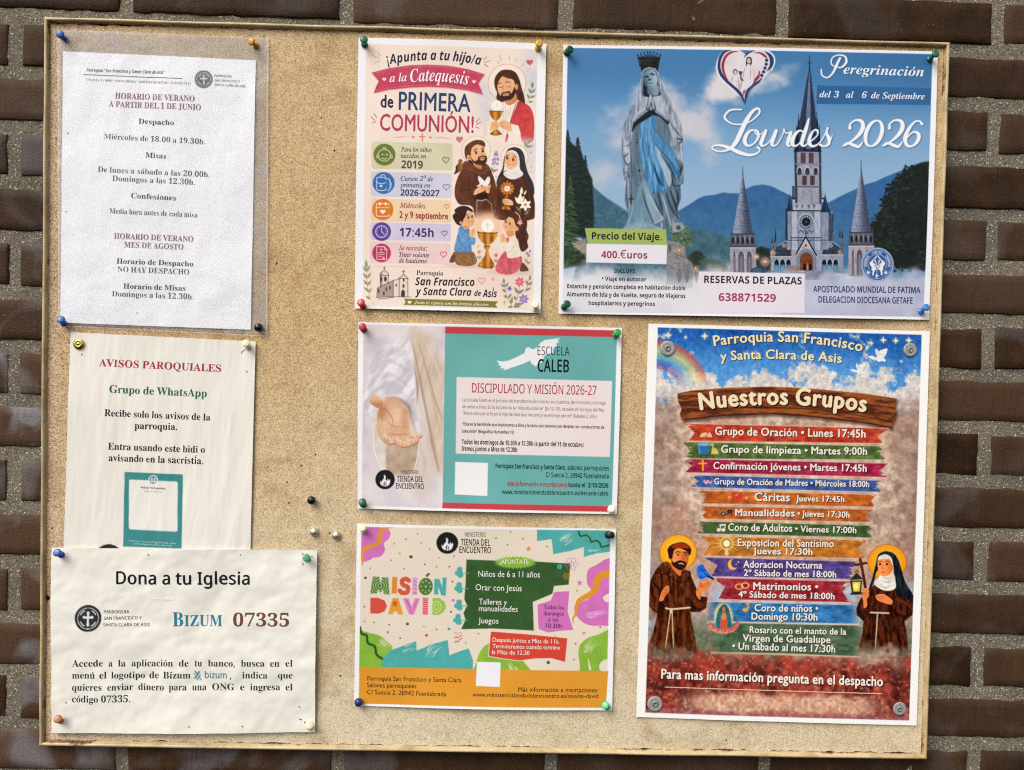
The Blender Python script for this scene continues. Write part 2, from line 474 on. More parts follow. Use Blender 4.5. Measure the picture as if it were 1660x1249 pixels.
        for b in s.L:
            if not b.n: continue
            p = np.vstack(b.V); bm = bmesh.new(); bv = []; k = 0
            for arr in b.V:                                  # letters that touch must not share one plane
                e = (hash((len(arr), k)) % 7) * .000006; k += len(arr); m4 = max(1, len(arr) // 4)
                bv += [bm.verts.new((x, y, e + .000002 * (i // m4))) for i, (x, y) in enumerate(arr)]
            for q in b.F:
                try: bm.faces.new([bv[i] for i in q])
                except ValueError: pass
            for it in range(4):                              # so that big letters follow the paper's waves
                lg = [e for e in bm.edges if e.calc_length() > 4.5]
                if not lg: break
                bmesh.ops.subdivide_edges(bm, edges=lg, cuts=1); bmesh.ops.triangulate(bm, faces=[f for f in bm.faces if len(f.verts) > 4])
            me = bpy.data.meshes.new(b.name); bm.to_mesh(me); bm.free()
            c = np.zeros(len(me.vertices) * 3, np.float32); me.vertices.foreach_get('co', c); c = c.reshape(-1, 3).astype(float)
            v = s.to3(c[:, 0], c[:, 1], (.00004 if b.level == 1 else .00014)); v[:, 1] -= c[:, 2]
            me.vertices.foreach_set('co', v.astype(np.float32).ravel()); me.update()
            o = link_mesh(b.name, me, ink(b.color), s.root)
        return s.root
# ------------------------------------------------------------------ brick wall
WX0, WZ0, PX, PZ, SLX, SLZ = -0.41688, 0.43628, 0.24522, 0.06115, 0.00695, -0.00819
def wallpt(u, v):                                # u along the course, v up, on the wall's own level
    return u - SLX * v * .5 - .0009 * v, v + SLZ * u
def brick_mat():
    m, n, l, p = newmat('dark fired brick')
    tc = N(n, 'TexCoord').outputs['Object']; at = N(n, 'VertexColor'); at.layer_name = 'tint'
    sp = n.new('ShaderNodeSeparateColor'); l.new(at.outputs[0], sp.inputs[0])
    n1 = N(n, 'TexNoise', Scale=19.0, Detail=7.0, Roughness=.68, Distortion=.5); l.new(tc, n1.inputs['Vector'])
    mp = N(n, 'Mapping'); mp.inputs['Scale'].default_value = (1.0, 1, .11); l.new(tc, mp.inputs['Vector'])
    n2 = N(n, 'TexNoise', Scale=330.0, Detail=3.0); l.new(mp.outputs[0], n2.inputs['Vector'])     # drag marks
    n3 = N(n, 'TexNoise', Scale=380.0, Detail=5.0, Roughness=.65); l.new(tc, n3.inputs['Vector'])
    n4 = N(n, 'TexNoise', Scale=11.0, Detail=3.0, Distortion=.6); l.new(tc, n4.inputs['Vector'])
    base = ramp(n, l, n1.outputs['Fac'], [(.28, (.0125, .0056, .0019)), (.5, (.032, .015, .0052)), (.72, (.06, .029, .0102))])
    warm = mixn(n, l, base.outputs[0], (.085, .046, .026), sp.outputs[0])
    fl = ramp(n, l, n4.outputs['Fac'], [(.5, 0.), (.6, 1.)])
    fm = N(n, 'Math', operation='MULTIPLY'); l.new(fl.outputs[0], fm.inputs[0]); l.new(sp.outputs[1], fm.inputs[1])
    sheen = mixn(n, l, warm, (.2, .19, .195), fm.outputs[0])                                     # grey patches: sky sheen put into the brick colour
    sc = ramp(n, l, n2.outputs['Fac'], [(.3, .72), (.5, 1.), (.68, 1.2)])
    c = mixn(n, l, sheen, sc.outputs[0], .42, 'MULTIPLY')
    sk = ramp(n, l, n3.outputs['Fac'], [(.68, 0.), (.73, 1.)])
    c = mixn(n, l, c, (.3, .26, .2), sk.outputs[0])
    pit = ramp(n, l, n3.outputs['Fac'], [(.27, 1.), (.34, 0.)])
    c = mixn(n, l, c, (.008, .006, .005), pit.outputs[0])
    l.new(c, p.inputs['Base Color'])
    rr = ramp(n, l, n1.outputs['Fac'], [(.3, .5), (.7, .7)]); l.new(rr.outputs[0], p.inputs['Roughness'])
    p.inputs['Specular IOR Level'].default_value = .13
    a3 = N(n, 'Math', operation='MULTIPLY_ADD'); l.new(n3.outputs['Fac'], a3.inputs[0]); a3.inputs[1].default_value = 1.3; l.new(n1.outputs['Fac'], a3.inputs[2])
    ad = N(n, 'Math', operation='MULTIPLY_ADD'); l.new(n2.outputs['Fac'], ad.inputs[0]); ad.inputs[1].default_value = .5; l.new(a3.outputs[0], ad.inputs[2])
    bu = N(n, 'Bump', Strength=.5, Distance=.0016); l.new(ad.outputs[0], bu.inputs['Height']); l.new(bu.outputs[0], p.inputs['Normal'])
    return m
def mortar_mat():
    m, n, l, p = newmat('sandy mortar')
    tc = N(n, 'TexCoord').outputs['Object']
    n1 = N(n, 'TexNoise', Scale=480.0, Detail=4.0, Roughness=.7); l.new(tc, n1.inputs['Vector'])
    n2 = N(n, 'TexNoise', Scale=9.0, Detail=3.0); l.new(tc, n2.inputs['Vector'])
    vo = N(n, 'TexVoronoi', Scale=520.0); l.new(tc, vo.inputs['Vector'])
    c = ramp(n, l, n1.outputs['Fac'], [(.28, (.05, .04, .028)), (.43, (.19, .162, .115)), (.6, (.335, .29, .215)), (.75, (.64, .585, .47))])
    g = ramp(n, l, n2.outputs['Fac'], [(.3, .62), (.7, .98)])
    c2 = mixn(n, l, c.outputs[0], g.outputs[0], 1.0, 'MULTIPLY')
    sp = n.new('ShaderNodeSeparateColor'); l.new(vo.outputs['Color'], sp.inputs[0])
    gr = ramp(n, l, sp.outputs[0], [(.86, 0.), (.9, 1.)])                                        # pale grains of sand
    di = ramp(n, l, vo.outputs['Distance'], [(.35, 1.), (.5, 0.)])
    mu = N(n, 'Math', operation='MULTIPLY'); l.new(gr.outputs[0], mu.inputs[0]); l.new(di.outputs[0], mu.inputs[1])
    c3 = mixn(n, l, c2, (.62, .58, .5), mu.outputs[0])
    l.new(c3, p.inputs['Base Color']); p.inputs['Roughness'].default_value = .95; p.inputs['Specular IOR Level'].default_value = .15
    bu = N(n, 'Bump', Strength=.9, Distance=.003); l.new(n1.outputs['Fac'], bu.inputs['Height']); l.new(bu.outputs[0], p.inputs['Normal'])
    return m
Y_BRICK, Y_MORT = .016, .0178
wall = empty('brick_wall', (0, Y_BRICK, 0), 'dark brown brick wall with thick sandy mortar joints behind the notice board', 'wall')
def brick_geo():
    rnd = random.Random(3); V = []; Q = []; T = []
    row0, row1 = -22, 28
    for k in range(row0, row1):
        z = WZ0 - PZ * k
        off = 0 if k % 2 == 0 else PX / 2
        for i in range(-9, 11):
            x0 = WX0 + i * PX + off + .0075 + rnd.uniform(-.0015, .0015); x1 = WX0 + (i + 1) * PX + off - .0075 + rnd.uniform(-.0015, .0015)
            zc = z + rnd.uniform(-.0012, .0012); h = .0228 + rnd.uniform(-.0009, .0009); tilt = rnd.uniform(-.004, .004)
            near = abs((x0 + x1) / 2) < .95 and abs(zc) < .75
            xa = (x0 + x1) / 2; hw = (x1 - x0) / 2; d = rnd.uniform(-.0008, .0008)
            nx, nz = (22, 6) if near else (3, 2)
            b = .0018; rim = []; us = np.r_[-1, np.linspace(-1 + b / hw, 1 - b / hw, nx), 1]; vs_ = np.r_[-1, np.linspace(-1 + b / h, 1 - b / h, nz), 1]
            U, Wv = np.meshgrid(us * hw, vs_ * h)
            R, Cc = U.shape; edge = np.zeros((R, Cc)); edge[0] = edge[-1] = 1; edge[:, 0] = edge[:, -1] = 1
            Y = edge * b * .9 + d
            if near:
                Y = Y + (fbm(U + k * 1.7, Wv + i * 2.3, .03, 5) - .5) * .0022
                wob = (fbm((U + xa) * 1.0, (Wv + k), .012, 9, 3) - .5) * .0034
                big = np.maximum(np.abs(U) / hw > .97, np.abs(Wv) / h > .9)
                Wv = Wv + wob * big; U = U + np.roll(wob, 3, 1) * big
            X = xa + U - Wv * tilt; Z = zc + Wv + U * tilt
            wx, wz = wallpt(X, Z); n0 = len(V) and sum(len(q) for q in V)
            front = np.stack([wx, Y, wz + BOARD_Z], -1).reshape(-1, 3)
            id_ = np.arange(R * Cc).reshape(R, Cc) + n0
            q = np.stack([id_[:-1, :-1], id_[:-1, 1:], id_[1:, 1:], id_[1:, :-1]], -1).reshape(-1, 4)
            ring = np.r_[id_[0, :], id_[1:, -1], id_[-1, -2::-1], id_[-2:0:-1, 0]]
            back = front[ring - n0].copy(); back[:, 1] = .05; m = len(ring); bi = np.arange(m) + n0 + R * Cc
            q2 = np.stack([ring, bi, np.roll(bi, -1), np.roll(ring, -1)], -1)
            V.append(np.vstack([front, back])); Q += [q, q2]
            lft = step(-xa, -.2, .55) * step(-zc, -.5, .25)                  # bricks low on the left get brighter light and grey sky sheen painted in
            t = (min(1, max(0, rnd.gauss(.26, .24) + .6 * lft)), min(1, max(0, rnd.uniform(0, .2) + 1.1 * lft * rnd.uniform(.35, 1))), rnd.random(), 1)
            T.append(np.tile(t, (len(V[-1]), 1)))
    return np.vstack(V), np.vstack(Q), np.vstack(T)
v_, q_, t_ = brick_geo()
me = np_mesh('bricks', v_, q_, True)
me.color_attributes.new('tint', 'FLOAT_COLOR', 'POINT').data.foreach_set('color', t_.astype(np.float32).ravel())
wall.location = (0, Y_BRICK, 0)
link_mesh('bricks', me, brick_mat(), wall)
def grid_mesh(name, xs, zs, yf):
    X, Z = np.meshgrid(xs, zs); Y = yf(X, Z); idx = np.arange(X.size).reshape(X.shape)
    Q = np.stack([idx[:-1, :-1], idx[:-1, 1:], idx[1:, 1:], idx[1:, :-1]], -1).reshape(-1, 4)
    return np_mesh(name, np.stack([X, Y, Z], -1).reshape(-1, 3), Q, True)
xs = np.r_[np.linspace(-2.6, -.75, 60), np.linspace(-.747, .757, 520), np.linspace(.76, 2.6, 60)]
zs = np.r_[np.linspace(-1.49, -.56, 40), np.linspace(-.557, .567, 400), np.linspace(.57, 1.75, 40)]
me = grid_mesh('mortar', xs, zs + BOARD_Z, lambda X, Z: Y_MORT - Y_BRICK + (fbm(X, Z, .012, 21, 4, .6) - .5) * .0024 + (vn(X, Z, .1, 31) - .5) * .001)
link_mesh('mortar', me, mortar_mat(), wall)

# ------------------------------------------------------------------ notice board
board = empty('notice_board', WP(800, 640, 0.01), 'weathered cork notice board in a thin cream frame full of pinned papers', 'notice board')
BL = board.location
def cork_mat():
    m, n, l, p = newmat('cork')
    tc = N(n, 'TexCoord').outputs['Object']
    n1 = N(n, 'TexNoise', Scale=900.0, Detail=2.0, Roughness=.5); l.new(tc, n1.inputs['Vector'])
    n2 = N(n, 'TexNoise', Scale=3.2, Detail=4.0); l.new(tc, n2.inputs['Vector'])
    n3 = N(n, 'TexNoise', Scale=130.0, Detail=2.0); l.new(tc, n3.inputs['Vector'])
    c = ramp(n, l, n1.outputs['Fac'], [(.25, lin('6e5434')), (.36, lin('a98a60')), (.5, lin('c9a878')), (.63, lin('dbbe8f')), (.76, lin('e9d3ae'))])
    # paler towards the foot of the board
    sx = n.new('ShaderNodeSeparateXYZ'); l.new(tc, sx.inputs[0])
    mr = N(n, 'MapRange'); mr.inputs['From Min'].default_value = .05; mr.inputs['From Max'].default_value = -.42; l.new(sx.outputs['Z'], mr.inputs['Value'])
    w = N(n, 'Math', operation='MULTIPLY_ADD'); l.new(n2.outputs['Fac'], w.inputs[0]); w.inputs[1].default_value = .8; w.inputs[2].default_value = -.25
    ad = N(n, 'Math', operation='MULTIPLY_ADD'); l.new(mr.outputs[0], ad.inputs[0]); ad.inputs[1].default_value = .85; l.new(w.outputs[0], ad.inputs[2]); ad.use_clamp = True
    pale = ramp(n, l, n1.outputs['Fac'], [(.25, lin('8f7a5a')), (.36, lin('c3b08e')), (.5, lin('d9c9a9')), (.64, lin('e3d6bb')), (.76, lin('eee4cf'))])
    c2 = mixn(n, l, c.outputs[0], pale.outputs[0], ad.outputs[0])
    pink = mixn(n, l, c2, (.6, .45, .34), .0)
    mx = N(n, 'MapRange'); mx.inputs['From Min'].default_value = -.36; mx.inputs['From Max'].default_value = -.5; l.new(sx.outputs['X'], mx.inputs['Value'])
    mm = N(n, 'Math', operation='MULTIPLY'); l.new(mx.outputs[0], mm.inputs[0]); mm.inputs[1].default_value = .75
    pk = ramp(n, l, n1.outputs['Fac'], [(.30, lin('57402c')), (.42, lin('a98a6c')), (.53, lin('c9ab8c')), (.66, lin('e3cbae'))])
    c3 = mixn(n, l, c2, pk.outputs[0], mm.outputs[0])
    vo = N(n, 'TexVoronoi', Scale=62.0); l.new(tc, vo.inputs['Vector'])
    s2 = n.new('ShaderNodeSeparateColor'); l.new(vo.outputs['Color'], s2.inputs[0])
    hole = ramp(n, l, vo.outputs['Distance'], [(.05, 1.), (.10, 0.)]); pick = ramp(n, l, s2.outputs[0], [(.66, 0.), (.68, 1.)])
    hm = N(n, 'Math', operation='MULTIPLY'); l.new(hole.outputs[0], hm.inputs[0]); l.new(pick.outputs[0], hm.inputs[1])
    c4 = mixn(n, l, c3, lin('4a3318'), hm.outputs[0])                                            # old pin holes
    bl = ramp(n, l, n3.outputs['Fac'], [(.36, .92), (.5, 1.), (.66, 1.03)])
    c5 = mixn(n, l, c4, bl.outputs[0], .9, 'MULTIPLY')
    n5 = N(n, 'TexNoise', Scale=14.0, Detail=5.0, Roughness=.62, Distortion=.8); l.new(tc, n5.inputs['Vector'])
    st = ramp(n, l, n5.outputs['Fac'], [(.34, lin('c9b49a')), (.48, (1, 1, 1)), (.7, (1, 1, 1)), (.8, lin('e2d3c0'))])
    c5 = mixn(n, l, c5, st.outputs[0], .42, 'MULTIPLY')                                           # old damp stains
    l.new(c5, p.inputs['Base Color']); p.inputs['Roughness'].default_value = .9; p.inputs['Specular IOR Level'].default_value = .15
    bu = N(n, 'Bump', Strength=.3, Distance=.001); l.new(n1.outputs['Fac'], bu.inputs['Height']); l.new(bu.outputs[0], p.inputs['Normal'])
    return m
def frame_mat():
    m, n, l, p = newmat('cream frame')
    tc = N(n, 'TexCoord').outputs['Object']
    n1 = N(n, 'TexNoise', Scale=28.0, Detail=6.0, Roughness=.65); l.new(tc, n1.inputs['Vector'])
    n2 = N(n, 'TexNoise', Scale=7.0, Detail=2.0); l.new(tc, n2.inputs['Vector'])
    n3 = N(n, 'TexNoise', Scale=300.0, Detail=2.0); l.new(tc, n3.inputs['Vector'])
    c = ramp(n, l, n1.outputs['Fac'], [(.3, lin('97815a')), (.5, lin('bfa87e')), (.7, lin('d2be98'))])
    at = N(n, 'VertexColor'); at.layer_name = 'rust'
    sp = n.new('ShaderNodeSeparateColor'); l.new(at.outputs[0], sp.inputs[0])
    a = N(n, 'Math', operation='MULTIPLY_ADD'); l.new(sp.outputs[0], a.inputs[0]); a.inputs[1].default_value = .34; l.new(n1.outputs['Fac'], a.inputs[2])
    r = ramp(n, l, a.outputs[0], [(.68, 0.), (.8, 1.)])
    rc = ramp(n, l, n3.outputs['Fac'], [(.35, lin('3c2110')), (.65, lin('8a5a2c'))])
    c2 = mixn(n, l, c.outputs[0], rc.outputs[0], r.outputs[0])
    l.new(c2, p.inputs['Base Color']); p.inputs['Roughness'].default_value = .42; p.inputs['Specular IOR Level'].default_value = .45
    bu = N(n, 'Bump', Strength=.25, Distance=.001); l.new(n1.outputs['Fac'], bu.inputs['Height']); l.new(bu.outputs[0], p.inputs['Normal'])
    return m
OUT = [WP(*q, d=0) for q in ((70, 26.5), (1541.5, 68), (1503.8, 1232.5), (62, 1211))]
M_FRAME = frame_mat()
cen = sum(OUT, Vector()) / 4
# profile: distance inward from the outer edge, depth behind the front
PROF = [(d * .82, y) for d, y in [(0, .014), (0, .0022), (.0008, .0006), (.0026, 0), (.0042, .0006), (.0048, .002), (.0050, .0042), (.0062, .0046), (.0064, .007)]]
def rail(i):
    a, b = OUT[i], OUT[(i + 1) % 4]; n = 90
    din = [(OUT[(j + 1) % 4] - OUT[j]).normalized() for j in range(4)]
    inn = lambda j: Vector((din[j].z, 0, -din[j].x))            # inward normal of side j (clockwise order)
    if (cen - a).dot(inn(i)) < 0: sgn = -1
    else: sgn = 1
    V = []; T = []
    for k in range(n + 1):
        t = k / n; base = a.lerp(b, t); wob = (float(vn(t * 40 + i * 9, i, 3.0, 50)) - .5) * .0008
        for d, y in PROF:
            # mitre: slide the ends along the rail by the inward distance
            s = base + din[i] * (d * (1 - 2 * t)) * (1 if sgn > 0 else 1) + inn(i) * sgn * (d + (wob if k not in (0, n) else 0))
            V.append((s.x - BL.x, y - BL.y, s.z - BL.z)); T.append(step(d, .0028, .005) * .55 + (.35 if (k < 6 or k > n - 5) else 0) + .3 * float(vn(t * 60, i, 5., 53)) - .15)
    m = len(PROF); Q = [(k * m + j, k * m + j + 1, (k + 1) * m + j + 1, (k + 1) * m + j) for k in range(n) for j in range(m - 1)]
    me = np_mesh('frame_rail', V, Q, True); T = np.clip(np.array(T), 0, 1)
    me.color_attributes.new('rust', 'FLOAT_COLOR', 'POINT').data.foreach_set('color', np.stack([T, T, T, np.ones(len(T))], -1).astype(np.float32).ravel())
    return link_mesh('frame_rail', me, M_FRAME, board)
for i in range(4): rail(i)
# cork sheet, its edge a little ragged inside the frame, and the dark hardboard behind it
def cork():
    nx, nz = 420, 340; H = homog([(77.5, 38), (1533, 78.5), (1496, 1223), (71, 1201)])
    S, T = np.meshgrid(np.linspace(0, 1, nx), np.linspace(0, 1, nz)); q = H @ np.stack([S.ravel(), T.ravel(), np.ones(S.size)])
    X = (q[0] / q[2]).reshape(S.shape); Y = (q[1] / q[2]).reshape(S.shape)
    rag = (fbm(X, Y, 14, 61, 4, .65) - .35) * 9
    e = 5
    for arr, sgn, ax in ((Y, -1, 0), (Y, 1, 1), (X, 1, 2), (X, -1, 3)): pass
    w = [step(T, .008, 0), step(T, .992, 1), step(S, .008, 0), step(S, .992, 1)]
    Y = Y + w[0] * np.maximum(rag - 1, 0) * .7 - w[1] * np.maximum(rag + 1.2, 0) * .8
    X = X + w[2] * np.maximum(rag - 1.5, 0) * .4 - w[3] * np.maximum(rag + .4, 0) * .9
    notch = np.maximum(0, 1 - np.abs(Y - 970) / 7.5) * step(S, .012, 0); X = X + notch * 11
    x, z = W(X, Y, .005); y = np.full(x.shape, .005) - (fbm(X, Y, 60, 71, 3) - .5) * .0008
    V = np.stack([x - BL.x, y - BL.y, z - BL.z], -1).reshape(-1, 3); idx = np.arange(nx * nz).reshape(nz, nx)
    Q = np.stack([idx[:-1, :-1], idx[1:, :-1], idx[1:, 1:], idx[:-1, 1:]], -1).reshape(-1, 4)
    return link_mesh('cork_sheet', np_mesh('cork_sheet', V, Q, True), cork_mat(), board)
cork()
bm = bmesh.new()
vf = [bm.verts.new(WP(*q, d=.0072) - BL) for q in ((71, 31), (1539, 72), (1502, 1229), (64, 1207))]
vb = [bm.verts.new(v.co + Vector((0, .006, 0))) for v in vf]
bm.faces.new(vf[::-1]); bm.faces.new(vb)
for i in range(4): bm.faces.new((vf[i], vf[(i + 1) % 4], vb[(i + 1) % 4], vb[i]))
me = bpy.data.meshes.new('backing_panel'); bm.to_mesh(me); bm.free()
link_mesh('backing_panel', me, flat_mat('dark hardboard', '3a2614', .8), board)
# ------------------------------------------------------------------ the three notices on the left
STY['semi'] = (FH, None, None, None, .02, 0)
def emblem(P, cx, cy, r, dark='2b2c30', white='eceae6', name='parish_emblem'):
    (cx, cy) = P.tp((cx, cy)); r = r / P.k
    P2 = P.o, P.k; P.at()
    P.part(name)
    P.ell(cx, cy, r, r, dark); P.ell(cx, cy, r * .80, r * .80, white, r0=.94)
    for a0 in (100, 190, 280, 10):
        t = np.radians(np.linspace(a0 + 18, a0 + 54, 6)); P.ln(np.c_[cx + r * .62 * np.cos(t), cy + r * .62 * np.sin(t)], r * .07, white)
    P.ln([(cx, cy - r * .34), (cx, cy + r * .1), (cx, cy + r * .5)], [r * .17, r * .13, r * .2], white, sm=False)
    P.ln([(cx - r * .3, cy - r * .08), (cx, cy - r * .04), (cx + r * .3, cy - r * .08)], [r * .2, r * .12, r * .2], white, sm=False)
    P.ell(cx, cy - r * .42, r * .1, r * .1, white)
    P.part(); P.o, P.k = P2
def paper_tone(a, b, seed, sc=160, gr=.012):
    return lambda X, Y: mixc(a, b, fbm(X, Y, sc, seed, 4)) + (vn(X, Y, 1.6, seed + 9)[..., None] - .5) * gr

# --- timetable in the plastic sleeve
def w1(X, Y):
    return (fbm(X, Y, 150, 81, 3) - .5) * .0030 + (fbm(X * 1.0 + Y * .3, Y * .25, 34, 84, 2) - .5) * .0009 + .0006
P = Poster('timetable_sheet', 'white summer timetable sheet with grey serif text inside the clear plastic sleeve', 'notice',
           [(103, 84), (415, 98.5), (407, 535), (98.5, 523.5)], 'fafafc', 1.25, .0012, w1)
P.fill(paper_tone('f5f5f9', 'fcfcfd', 90))
P.at(0, 0, 3.32)
G1, G2 = '2b2d34', '17181d'
P.bow = (0, 0, 0)
P.txt('Parroquia "San Francisco y Santa Clara de Asís"', 'bbi', (468, 388), (890, 402), 17, '3c3e44')
P.block('rule_line', '4a4b50', 2).line(P.tp([(452, 404), (983, 427)]), 1.1)
P.txt('C/SUECIA, 2 • 28941 • FUENLABRADA • DIÓCESIS DE GETAFE • Tf. 91 615 18 11', 'sr', (465, 437), (1030, 460), 11, '505258')
emblem(P, 1099, 430, 48, '35363b')
for t, a, b in (('PARROQUIA', (1156, 416), (1248, 420)), ('SAN FRANCISCO Y', (1156, 441), (1293, 447)), ('SANTA CLARA DE ASIS', (1156, 464), (1322, 473))):
    P.txt(t, 'sansm', a, b, 12.5, '46484e')
R1 = '84404a'
for t, st, a, b, c, col in (('HORARIO DE VERANO', 'sb', (622, 533), (1050, 550), 31, R1), ('A PARTIR DEL 1 DE JUNIO', 'sb', (588, 577), (1083, 597), 31, R1),
    ('Despacho', 'sb', (747, 668), (938, 677), 28, G2), ('Miércoles de 18.00 a 19.30h.', 'sr', (562, 750), (1105, 779), 28, G1),
    ('Misas', 'sb', (785, 850), (895, 856), 28, G2), ('De lunes a sábado a las 20.00h.', 'sr', (530, 928), (1130, 956), 29, G1),
    ('Domingos a las 12.30h.', 'sr', (608, 977), (1050, 997), 29, G1), ('Confesiones', 'sb', (709, 1069), (949, 1081), 28, G2),
    ('Media hora antes de cada misa', 'sr', (593, 1151), (1062, 1172), 28, G1)):
    P.txt(t, st, a, b, c, col, 'headline' if col == R1 else 'text_line')
P.at(0, 300, 3.32)
for t, st, a, b, c, col in (('HORARIO DE VERANO', 'sb', (616, 290), (1040, 307), 30, '8a525e'), ('MES DE AGOSTO', 'sb', (671, 338), (987, 349), 30, '8a525e'),
    ('Horario de Despacho', 'sb', (630, 424), (1040, 439), 28, G2), ('NO HAY DESPACHO', 'sr', (636, 469), (1018, 483), 29, G1),
    ('Horario de Misas', 'sb', (667, 559), (998, 570), 28, G2), ('Domingos a las 12.30h.', 'sr', (606, 600), (1042, 617), 29, G1)):
    P.txt(t, st, a, b, c, col, 'headline' if col == '8a525e' else 'text_line')
P.at()
for x, y in ((111, 217), (108, 344), (223, 508)): P.ell(x, y, 1.1, 1.3, '5a5560')
P.build()

# --- the sleeve
def film():
    m, n, l, p = newmat('clear plastic film')
    out = n['Material Output']; tr = N(n, 'BsdfTransparent'); gl = N(n, 'BsdfGlossy'); df = N(n, 'BsdfDiffuse')
    tr.inputs[0].default_value = (.99, .99, .995, 1); gl.inputs['Roughness'].default_value = .12; df.inputs[0].default_value = (.8, .8, .84, 1)
    lw = N(n, 'LayerWeight', Blend=.5); fr = ramp(n, l, lw.outputs['Facing'], [(0., .05), (.6, .09), (1., .6)]); a = N(n, 'MixShader'); b = N(n, 'MixShader')
    no = N(n, 'TexNoise', Scale=24.0, Detail=5.0, Distortion=1.2); l.new(N(n, 'TexCoord').outputs['Object'], no.inputs['Vector'])
    r = ramp(n, l, no.outputs['Fac'], [(.45, .02), (.7, .10)])                                   # scuffed, slightly milky
    l.new(r.outputs[0], a.inputs[0]); l.new(tr.outputs[0], a.inputs[1]); l.new(df.outputs[0], a.inputs[2])
    l.new(fr.outputs[0], b.inputs[0]); l.new(a.outputs[0], b.inputs[1]); l.new(gl.outputs[0], b.inputs[2])
    bu = N(n, 'Bump', Strength=.35, Distance=.003); l.new(no.outputs['Fac'], bu.inputs['Height']); l.new(bu.outputs[0], gl.inputs['Normal'])
    l.new(b.outputs[0], out.inputs['Surface'])
    return m
def sleeve_edge():
    m, n, l, p = newmat('welded film edge')
    out = n['Material Output']; tr = N(n, 'BsdfTransparent'); b = N(n, 'MixShader'); b.inputs[0].default_value = .35
    p.inputs['Base Color'].default_value = (.75, .75, .76, 1); p.inputs['Roughness'].default_value = .25
    l.new(tr.outputs[0], b.inputs[1]); l.new(p.outputs[0], b.inputs[2]); l.new(b.outputs[0], out.inputs['Surface'])
    return m
SQ = [(96, 49), (436, 62), (434, 543), (97.5, 526)]
sl = empty('plastic_sleeve', WP(266, 295, .005), 'clear plastic pocket holding the white summer timetable', 'plastic sleeve')
def w1f(X, Y): return w1(X, Y) + .0008 + np.abs(fbm(X, Y, 46, 95, 3) - .5) * .0022
def film_mesh(name, quad, nx, nz, mat, lift, wf=None):
    H = homog(quad); S, T = np.meshgrid(np.linspace(0, 1, nx), np.linspace(0, 1, nz)); q = H @ np.stack([S.ravel(), T.ravel(), np.ones(S.size)])
    X = (q[0] / q[2]).reshape(S.shape); Y = (q[1] / q[2]).reshape(S.shape); x, z = W(X, Y)
    V = np.stack([x, .005 - .0012 - lift - (wf or w1f)(X, Y), z], -1).reshape(-1, 3) - np.array(sl.location)
    i = np.arange(nx * nz).reshape(nz, nx); Q = np.stack([i[:-1, :-1], i[1:, :-1], i[1:, 1:], i[:-1, 1:]], -1).reshape(-1, 4)
    return link_mesh(name, np_mesh(name, V, Q, True), mat, sl)
film_mesh('film', SQ, 170, 230, film(), 0)
def back_film():
    m, n, l, p = newmat('scuffed back film')
    out = n['Material Output']; tr = N(n, 'BsdfTransparent'); b = N(n, 'MixShader')
    no = N(n, 'TexNoise', Scale=30.0, Detail=6.0, Roughness=.65, Distortion=1.5); l.new(N(n, 'TexCoord').outputs['Object'], no.inputs['Vector'])
    r = ramp(n, l, no.outputs['Fac'], [(.38, .22), (.55, .34), (.66, .6)]); l.new(r.outputs[0], b.inputs[0])
    p.inputs['Base Color'].default_value = (.46, .42, .38, 1); p.inputs['Roughness'].default_value = .3
    l.new(tr.outputs[0], b.inputs[1]); l.new(p.outputs[0], b.inputs[2]); l.new(b.outputs[0], out.inputs['Surface'])
    return m
film_mesh('back_film', SQ, 170, 230, back_film(), -.0007, w1)
ME_ = sleeve_edge()
film_mesh('welded_edge', [(434, 62), (436.2, 62), (434.2, 543), (432, 543)], 3, 200, ME_, .0002)
film_mesh('welded_edge', [(97.5, 527.5), (434, 544.5), (434, 546), (97.5, 529)], 200, 3, ME_, .0002)
film_mesh('welded_edge', [(95, 49), (97, 49), (98.5, 526), (96.5, 526)], 3, 200, ME_, .0002)
V = []; F = []
for i in range(64):                                             # the pricked seam along the foot of the pocket
    px = 165 + i * 3.3; py = 530.4 + (px - 165) * .0245
    x0, z0 = W(px, py); V += [(x0 + dx, .0012 - float(w1f(px, py)) + .0004, z0 + dz) for dx, dz in ((-.0004, -.0006), (.0004, -.0006), (.0004, .0006), (-.0004, .0006))]; F.append(tuple(range(i * 4, i * 4 + 4)))
me = bpy.data.meshes.new('pricked_seam'); me.from_pydata([tuple(np.array(v) - np.array(sl.location)) for v in V], [], F); link_mesh('pricked_seam', me, flat_mat('seam dots', '6b5a48'), sl)

# --- notice with the red heading
def w2(X, Y):
    top = step(Y, 700, 545)
    return (fbm(X * 1.5 + Y * .1, Y * .28, 30, 101, 3) - .5) * .0016 + (fbm(X, Y, 130, 104, 2) - .5) * .0022 + .0010
P = Poster('parish_notice', 'tall cream notice with a red heading and a teal card printed low on it', 'notice',
           [(116, 539), (415, 554), (404.5, 976), (101.5, 964)], 'efe9dc', 1.25, .0008, w2)
P.fill(paper_tone('ebe6da', 'f3eee3', 110))
P.at(0, 560, 3.074)
K = '24252b'
for t, a, b, c, col in (('AVISOS PAROQUIALES', (497, 104), (1103, 133), 36, 'ad3447'), ('Grupo de WhatsApp', (549, 236), (1032, 258), 38, '2c6a50'),
    ('Recibe solo los avisos de la', (525, 352), (1049, 375), 34, K), ('parroquia.', (673, 416), (885, 422), 34, K),
    ('Entra usando este bidi o', (541, 519), (1022, 536), 34, K), ('avisando en la sacristía.', (543, 576), (1014, 592), 34, K)):
    P.txt(t, 'sb', a, b, c, col, 'headline' if col != K else 'text_line')
P.part('teal_card'); P.poly([(622, 631), (912, 644), (909, 1012), (616, 1002)], lambda X, Y: mixc('37878a', '43908f', vn(X, Y, 40, 3)))
P.part('white_panel')
